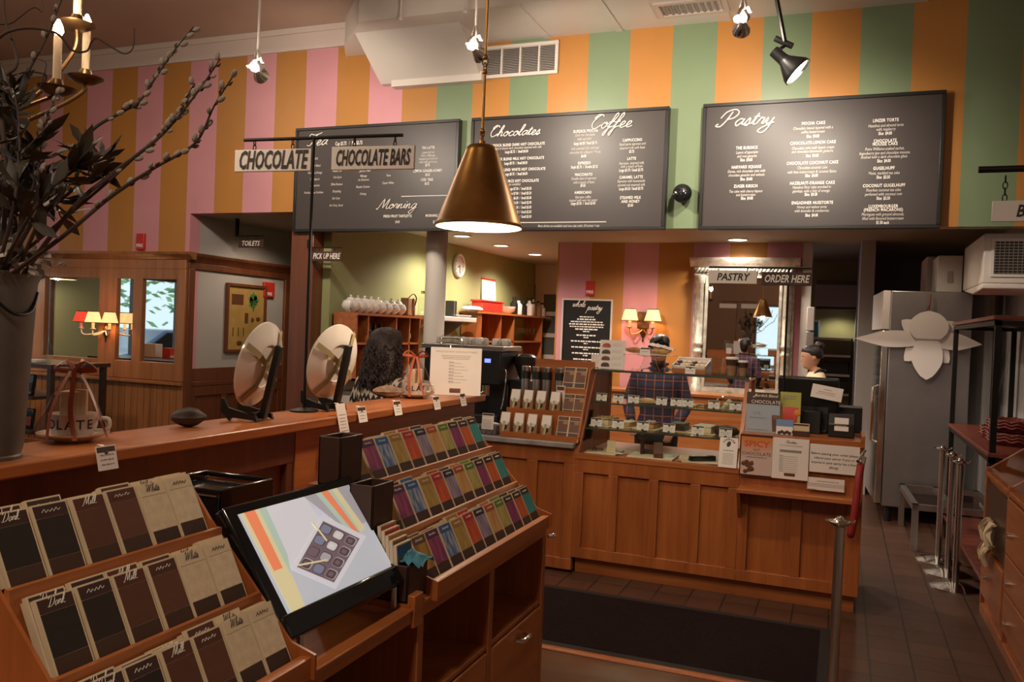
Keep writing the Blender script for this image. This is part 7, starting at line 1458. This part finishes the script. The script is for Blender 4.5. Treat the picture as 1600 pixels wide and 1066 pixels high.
# air conditioner under the service ceiling
t = thing('air_conditioner', 'white boxy ceiling air handler with a dark grille at the right picture edge', 'air conditioner', (.98, 7.25, 2.05)); b = MB(); b.box((0, 0, .04), (.375, 1.1, .42)); b.prismX([(0, .04), (0, 0), (.5, -.02), (1.1, .04)], 0, .375); b.build('housing', 'white', t, bevel=.01); b = MB(); frame_mb(b, .05, .365, .09, .38, .02, -.012, 0); b.build('grille_frame', 'white', t); b = MB(); b.box((.07, -.004, .11), (.345, 0, .36)); b.build('grille_backing', 'black', t); b = MB(); [b.box((.07, -.009, .115+.022*k), (.345, -.004, .121+.022*k)) for k in range(12)]; [b.box((.075+.03*k, -.009, .11), (.079+.03*k, -.004, .36)) for k in range(9)]; b.build('grille_bars', 'steel', t)
t = thing('duct_boxes', 'row of small white wall boxes running back from the air handler', 'boxes', (.78, 8.4, 2.05)); b = MB(); b.box((0, 0, 0), (.2, .5, .36)); b.build('near_box', 'white', t, bevel=.006); b = MB(); b.box((-.05, .52, .04), (.15, 1.1, .4)); b.build('far_box', 'trimw', t, bevel=.006); b = MB(); b.box((.08, -.008, .12), (.12, 0, .22)); b.build('latch', 'steel', t)
# kitchen
t = thing('range_hood', 'grey metal ventilation hood on the olive kitchen wall', 'hood', (-.02, 11.95, 2.05)); b = MB(); b.prismX([(-.45, .0), (-.45, .28), (0, .36), (0, 0)], -.32, .30); b.build('hood', 'greywall', t, bevel=.006); b = MB(); b.box((-.30, -.4, -.03), (.28, -.02, 0)); b.build('lower_rim', 'black', t)
t = thing('kitchen_shelf', 'steel kitchen shelf rack beyond the dark haired woman', 'shelf', (-.0, 11.7, 0)); b = MB(); [b.box((-.36, 0, z), (.14, .28, z+.03)) for z in (.9, 1.15, 1.4, 1.62)]; b.build('boards', 'steel', t); b = MB(); [b.box((x, 0, 0), (x+.02, .02, 1.65)) for x in (-.36, .12)]; b.build('posts', 'black', t); b = MB(); [b.box((-.3, .05, z), (.1, .25, z+.15)) for z in (.93, 1.18)]; b.build('trays', 'black', t)
t = thing('blue_container', 'blue plastic container against the kitchen wall', 'container', (-.33, 11.8, 1.651)); b = MB(); b.box((-.05, -.06, 0), (.05, .06, .2)); b.build('tub', mat('blue_plastic', (.03, .10, .2), .4), t, bevel=.01); b = MB(); b.box((-.055, -.065, .2), (.055, .065, .225)); b.build('lid', 'inkdim', t)
t = thing('paper_dispenser', 'white wall dispenser at the kitchen entrance', 'dispenser', (-.31, 9.772, 1.35)); b = MB(); b.box((-.05, -.05, 0), (.03, 0, .35)); b.build('body', 'steel', t, bevel=.008); b = MB(); b.box((-.05, -.05, .36), (.03, 0, .62)); b.build('cover', 'white', t, bevel=.008)
# floor mat
t = thing('floor_mat', 'long dark floor mat lying in front of the order counter', 'mat', (-1.7, 4.5, 0.001)); b = MB(); b.box((-1.6, -.42, 0), (1.66, .42, .010)); b.build('pile', 'mat', t); b = MB(); frame = [(-1.65, -.47, 1.72, -.42), (-1.65, .42, 1.72, .465), (-1.65, -.42, -1.6, .42), (1.66, -.42, 1.72, .42)]; [b.box((q[0], q[1], 0), (q[2], q[3], .008)) for q in frame]; b.build('rubber_border', 'matedge', t)
# ------------------------------------------------------------------ people
def loft(b, rings, n=28, mi=0):
    """rings: (z, cx, cy, rx, ry)"""
    vs = []; fs = []
    for z, cx, cy, rx, ry in rings:
        for j in range(n):
            a = 2*PI*j/n; c, s_ = math.cos(a), math.sin(a); p = 0.86
            vs.append((cx+rx*math.copysign(abs(c)**p, c), cy+ry*math.copysign(abs(s_)**p, s_), z))
    m = len(rings)
    for i in range(m-1):
        for j in range(n): fs.append((i*n+j, i*n+(j+1) % n, (i+1)*n+(j+1) % n, (i+1)*n+j))
    fs += [tuple(range(n))[::-1], tuple(range((m-1)*n, m*n))]; b.add(vs, fs, mi)
def remesh(o, v, it=4):
    r = o.modifiers.new('merge', 'REMESH'); r.mode = 'VOXEL'; r.voxel_size = v; r.use_smooth_shade = True
    s_ = o.modifiers.new('soften', 'SMOOTH'); s_.factor = 0.5; s_.iterations = it
def hand(b, wrist, d, palm_n, side, s_=1.0):
    """five fingers on a palm; d = finger direction, palm_n = palm normal, side = thumb side"""
    d = d.normalized(); palm_n = palm_n.normalized(); x = d.cross(palm_n).normalized()*side
    b.tube([wrist-d*.02, wrist+d*.02, wrist+d*.055*s_, wrist+d*.085*s_], [.024*s_, .030*s_, .038*s_, .034*s_], 12, flat=.55)
    for k, (off, l) in enumerate(((.028, .066), (.010, .076), (-.010, .070), (-.028, .055))):
        q = wrist+d*.082*s_+x*off*s_; b.tube([q-d*.02, q, q+d*l*.4*s_+palm_n*.006, q+d*l*.75*s_+palm_n*.02, q+d*l*.92*s_+palm_n*.034], [.0095*s_, .0092*s_, .0088*s_, .008*s_, .006*s_], 8)
    q = wrist+d*.025*s_+x*.026*s_; dd = (d*.75+x*.7+palm_n*.3).normalized(); b.tube([q, q+dd*.035*s_, q+dd*.055*s_+d*.012*s_, q+dd*.06*s_+d*.028*s_], [.0125*s_, .0115*s_, .0095*s_, .007*s_], 8)
def person(label, loc, yaw, H, bow=0.0, look=0.0, arms=None, shirt='paper', pants='denim', cat='person', sleeve=1.0, female=False, beard=False):
    """faces -Y in its own frame; feet on the floor at z = 0"""
    k = H/1.70; t = thing('person', label, cat, loc, yaw); sw = .17 if female else .195
    def Z(v): return v*k
    hx = bow*0.5; hy = -bow
    b = MB()                                                       # body: one continuous surface
    torso = [(Z(.86), 0, 0, .15*k, .10*k), (Z(.93), 0, 0, .165*k, .11*k), (Z(1.05), 0, 0, .13*k, .095*k), (Z(1.18), 0, -.005, .145*k, .105*k), (Z(1.28), 0, -.005, .165*k, .11*k), (Z(1.36), 0, 0, sw*.95*k, .09*k), (Z(1.41), 0, 0, sw*.62*k, .068*k), (Z(1.44), 0, .0, .062*k, .06*k), (Z(1.49), 0, hy*.35, .054*k, .056*k)]
    loft(b, torso)
    hz = Z(1.475)
    hc = Vector((0, hy*.6, hz))
    head = [(0.0, 0, -.018, .040, .044), (.018, 0, -.030, .052, .062), (.05, 0, -.020, .062, .080), (.085, 0, -.012, .069, .090), (.12, 0, -.006, .074, .097), (.155, 0, 0, .076, .100), (.19, 0, .004, .070, .094), (.215, 0, .006, .052, .072), (.228, 0, .006, .025, .038)]
    hm = Matrix.Translation(hc) @ Matrix.Rotation(look, 4, 'Z') @ Matrix.Rotation(bow*3.0, 4, 'X')
    b.M = hm
    loft(b, [(z*k, x*k, y*k, rx*k, ry*k) for z, x, y, rx, ry in head])
    b.add([(0, -.098*k, .128*k), (-.012*k, -.09*k, .082*k), (.012*k, -.09*k, .082*k), (0, -.122*k, .088*k), (0, -.08*k, .075*k), (0, -.07*k, .1*k)], [(0,1,3),(0,3,2),(1,4,3),(3,4,2),(0,2,5),(0,5,1),(1,5,4),(2,4,5)])
    for s_ in (-1, 1): b.ball((s_*.076*k, .012*k, .108*k), .017*k, 10, 0, (.5, .9, 1.6)); b.ball((s_*.03*k, -.075*k, .132*k), .018*k, 8, 0, (1.2, .7, .5))
    b.ball((0, -.075*k, .042*k), .022*k, 10, 0, (1.3, .8, .7)); b.M = Matrix.Identity(4)
    A = arms or [(Vector((-.235, -.02, 1.12)), Vector((-.22, -.14, .93))), (Vector((.235, -.02, 1.12)), Vector((.22, -.14, .93)))]
    sh = []
    for s_, (el, wr) in zip((-1, 1), A):
        S = Vector((s_*sw*.9, 0, 1.365))*k; E_ = el*k; W_ = wr*k; sh.append((S, E_, W_))
        b.tube([S-Vector((s_*.06*k, 0, 0)), S, S*.5+E_*.5, E_, E_*.6+W_*.4, W_], [.05*k, .052*k, .045*k, .038*k, .036*k, .025*k], 12)
        d = (W_-E_).normalized(); n_ = d.cross(Vector((s_, 0, 0))); n_ = -n_ if n_.length > 1e-3 else Vector((0, 0, -1)); hand(b, W_, d, n_, -s_, k)
    for s_ in (-1, 1): b.tube([Vector((s_*.085, 0, .90))*k, Vector((s_*.092, -.005, .66))*k, Vector((s_*.092, -.005, .48))*k, Vector((s_*.095, .01, .33))*k, Vector((s_*.095, .015, .09))*k, Vector((s_*.095, .012, .035))*k], [.09*k, .075*k, .055*k, .052*k, .036*k, .034*k], 14); b.tube([Vector((s_*.095, .045, .035))*k, Vector((s_*.1, -.06, .04))*k, Vector((s_*.105, -.16, .026))*k], [.034*k, .04*k, .024*k], 12, flat=.75)
    o = b.build('body', 'skin', t); remesh(o, .0085, 3)
    b = MB(); b.M = hm
    for s_ in (-1, 1): b.ball((s_*.031*k, -.0905*k, .118*k), .0105*k, 10, 0, (1.3, .6, .7))
    b.build('eyes', 'porc', t); b = MB(); b.M = hm
    for s_ in (-1, 1): b.ball((s_*.031*k, -.098*k, .118*k), .005*k, 8, 0, (1, .5, 1)); b.tube([(s_*.014*k, -.096*k, .138*k), (s_*.035*k, -.097*k, .142*k), (s_*.052*k, -.085*k, .136*k)], .003*k, 5)
    b.build('pupils_and_brows', 'hair', t); b = MB(); b.M = hm; b.tube([(-.022*k, -.092*k, .056*k), (0, -.101*k, .059*k), (.022*k, -.092*k, .056*k)], [.003*k, .0055*k, .003*k], 8); b.build('mouth', 'lip', t)
    # clothes
    b = MB(); e = .014; loft(b, [(z, cx, cy, rx+e, ry+e) for z, cx, cy, rx, ry in torso[:7]]+[(Z(1.445), 0, 0, .075*k, .072*k)])
    for s_, (S, E_, W_) in zip((-1, 1), sh): end = W_ if sleeve > .9 else S*.45+E_*.55; b.tube([S-Vector((s_*.06*k, 0, 0)), S, S*.5+E_*.5]+([E_, E_*.5+W_*.5, W_-(W_-E_).normalized()*.03] if sleeve > .9 else [end]), [.062*k, .066*k, .058*k]+([.052*k, .048*k, .04*k] if sleeve > .9 else [.056*k]), 14)
    o = b.build('shirt', shirt, t); remesh(o, .010, 3)
    b = MB(); loft(b, [(Z(.80), 0, 0, .162*k, .118*k), (Z(.88), 0, 0, .172*k, .122*k), (Z(.95), 0, 0, .168*k, .118*k), (Z(.99), 0, 0, .15*k, .11*k)])
    for s_ in (-1, 1): b.tube([Vector((s_*.088, 0, .88))*k, Vector((s_*.094, 0, .5))*k, Vector((s_*.096, .01, .08))*k], [.10*k, .075*k, .062*k], 14)
    o = b.build('trousers', pants, t); remesh(o, .014, 2)
    return t, hm, k
# plaid shirt
mp, Np, Lp, bp_ = new_mat('plaid_cloth'); tc = Np.new('ShaderNodeTexCoord'); sp = Np.new('ShaderNodeSeparateXYZ'); Lp.new(tc.outputs['Object'], sp.inputs[0])
def band(N, L, v, per, a, c, off=0.0):
    f = math_node(N, L, 'FRACT', math_node(N, L, 'ADD', math_node(N, L, 'DIVIDE', v, per), off)); return math_node(N, L, 'MULTIPLY', math_node(N, L, 'GREATER_THAN', f, a), math_node(N, L, 'LESS_THAN', f, c))
c_ = mixrgb(Np, Lp, math_node(Np, Lp, 'MULTIPLY', band(Np, Lp, sp.outputs[0], .07, .0, .5), .6), (.018, .022, .06), (.05, .02, .035))
c_ = mixrgb(Np, Lp, math_node(Np, Lp, 'MULTIPLY', band(Np, Lp, sp.outputs[2], .07, .0, .5), .5), c_, (.04, .05, .11))
c_ = mixrgb(Np, Lp, math_node(Np, Lp, 'MULTIPLY', band(Np, Lp, sp.outputs[0], .07, .7, .82), .8), c_, (.40, .10, .04)); c_ = mixrgb(Np, Lp, math_node(Np, Lp, 'MULTIPLY', band(Np, Lp, sp.outputs[2], .07, .7, .82), .7), c_, (.34, .12, .06)); Lp.new(c_, bp_.inputs[0]); bp_.inputs['Roughness'].default_value = .85
M['plaid'] = mp
# zigzag black and cream top
mz, Np, Lp, bp_ = new_mat('zigzag_cloth'); tc = Np.new('ShaderNodeTexCoord'); sp = Np.new('ShaderNodeSeparateXYZ'); Lp.new(tc.outputs['Object'], sp.inputs[0])
tri = math_node(Np, Lp, 'PINGPONG', math_node(Np, Lp, 'MULTIPLY', sp.outputs[0], 1.0), .018); tri2 = math_node(Np, Lp, 'MULTIPLY', tri, 2.2)
nz = Np.new('ShaderNodeTexNoise'); nz.inputs['Scale'].default_value = 9; Lp.new(tc.outputs['Object'], nz.inputs['Vector'])
v_ = math_node(Np, Lp, 'ADD', math_node(Np, Lp, 'ADD', sp.outputs[2], tri2), math_node(Np, Lp, 'MULTIPLY', nz.outputs['Fac'], .14))
st = band(Np, Lp, v_, .085, .5, 1.0); Lp.new(mixrgb(Np, Lp, st, (.60, .50, .40), (.012, .011, .012)), bp_.inputs[0]); bp_.inputs['Roughness'].default_value = .85
M['zigzag'] = mz
# the man behind the pastry case
t, hm, k = person('dark haired man in a plaid shirt standing behind the pastry case', (-1.335, 6.62, 0), .10, 1.585, bow=.05, arms=[(Vector((-.25, .0, 1.12)), Vector((-.19, -.16, .96))), (Vector((.25, .0, 1.12)), Vector((.16, -.18, .95)))], shirt='plaid')
b = MB(); b.M = hm
loft(b, [(.125*k, 0, .030*k, .080*k, .082*k), (.16*k, 0, .012*k, .084*k, .100*k), (.195*k, .004*k, .004*k, .082*k, .104*k), (.225*k, .008*k, .004*k, .066*k, .085*k), (.243*k, .008*k, .004*k, .035*k, .045*k)])
b.tube(catmull([(.03*k, -.055*k, .225*k), (-.02*k, -.098*k, .205*k), (-.065*k, -.085*k, .165*k), (-.082*k, -.03*k, .125*k)], 5), [.026*k]*5+[.02*k]*5+[.012*k]*6, 8); b.tube(catmull([(.03*k, -.055*k, .225*k), (.06*k, -.082*k, .19*k), (.078*k, -.05*k, .15*k), (.082*k, -.01*k, .10*k)], 5), [.022*k]*5+[.018*k]*5+[.012*k]*6, 8)
b.tube([(.0, .09*k, .13*k), (0, .085*k, .07*k), (0, .06*k, .03*k)], [.06*k, .06*k, .045*k], 12); o = b.build('hair', 'hair', t, smooth=80)
M['stubble'] = mat('stubble_skin', (.20, .10, .07), .7)
b = MB(); b.M = hm; loft(b, [(-.004*k, 0, -.034*k, .040*k, .048*k), (.018*k, 0, -.032*k, .0545*k, .0635*k), (.040*k, 0, -.027*k, .0605*k, .074*k)]); b.build('beard', 'stubble', t, smooth=80)
b = MB(); b.tube([(-.06*k, -.03*k, 1.465*k), (0, -.085*k, 1.42*k), (.06*k, -.03*k, 1.465*k), (.07*k, .04*k, 1.47*k), (0, .075*k, 1.475*k), (-.07*k, .04*k, 1.47*k), (-.06*k, -.03*k, 1.465*k)], .014*k, 8); b.build('collar', 'plaid', t)
# the woman at the bar, from behind
wp = Vector((-2.42, 4.18, 0))
t, hm, k = person('woman seen from behind with long dark auburn hair and a black and cream zigzag top', wp, PI-.25, 1.56, bow=.03, look=.15, female=True, arms=[(Vector((-.24, .02, 1.13)), Vector((-.2, -.16, 1.02))), (Vector((.24, .02, 1.13)), Vector((.2, -.16, 1.02)))], shirt='zigzag')
b = MB(); R = random.Random(31); n = 30; vs = []; fs = []
rings = [(.248, .006, .015, .015), (.241, .006, .045, .05), (.225, .008, .073, .085), (.195, .012, .092, .110), (.15, .03, .104, .105), (.09, .05, .116, .085), (.03, .06, .128, .075), (-.03, .068, .132, .065), (-.08, .075, .122, .055), (-.125, .08, .09, .042), (-.15, .085, .04, .025)]
for i, (z, cy, rx, ry) in enumerate(rings):
    for j in range(n): a = 2*PI*j/n; q = 1+.09*math.sin(a*7+i*1.3)+R.uniform(-.035, .035); vs.append((rx*q*k*math.cos(a), (cy+ry*q*math.sin(a))*k, z*k))
for i in range(len(rings)-1):
    for j in range(n): fs.append((i*n+j, i*n+(j+1) % n, (i+1)*n+(j+1) % n, (i+1)*n+j))
fs += [tuple(range(n))[::-1], tuple(range((len(rings)-1)*n, len(rings)*n))]; b.M = hm; b.add(vs, fs)
for i in range(190):
    a = R.uniform(.0, PI) if R.random() < .85 else R.uniform(0, 2*PI); z = R.uniform(-.07, .13); rx = .108 if z > .05 else .124; p0 = Vector((rx*math.cos(a), .03+.095*math.sin(a), z))*k; L_ = R.uniform(.06, .12)*k; ph = R.uniform(0, 6)
    b.tube([p0+Vector((math.cos(a)*.010*math.sin(ph+u*7)-math.sin(a)*.014*math.sin(ph+u*9)+math.cos(a)*.012*u, math.sin(a)*.010+.012*u*math.sin(a), -L_*u)) for u in [q/6 for q in range(7)]], [.005*k, .007*k, .007*k, .006*k, .005*k, .004*k, .0015*k], 5)
b.build('long_hair', 'hairred', t, smooth=80)
b = MB(); b.M = hm; b.tube([(-.085*k, .0, .20*k), (-.05*k, .09*k, .195*k), (0, .122*k, .19*k), (.05*k, .09*k, .195*k), (.085*k, 0, .20*k)], .006*k, 6); b.build('hair_band', 'brown2', t)
# the woman in the kitchen passage
t, hm, k = person('woman in profile with a dark hair bun and cream top standing in the kitchen passage', (-.20, 8.2, 0), -1.35, 1.55, bow=.05, female=True, shirt='cream', sleeve=.5)
b = MB(); b.M = hm; loft(b, [(.10*k, 0, .045*k, .070*k, .062*k), (.14*k, 0, .025*k, .082*k, .088*k), (.185*k, 0, .006*k, .080*k, .102*k), (.22*k, 0, .004*k, .062*k, .085*k), (.24*k, 0, .004*k, .03*k, .04*k)]); b.ball((0, .085*k, .225*k), .05*k, 14, 0, (1, 1, .9)); b.build('hair_bun', 'hair', t, smooth=80)
b = MB(); b.tube(catmull([(-.09*k, -.125*k, 1.12*k), (-.085*k, -.12*k, 1.3*k), (-.07*k, 0, 1.455*k), (0, .085*k, 1.46*k), (.07*k, 0, 1.455*k), (.085*k, -.12*k, 1.3*k), (.09*k, -.125*k, 1.12*k)], 5), .012*k, 6); b.build('apron_strap', 'black', t)
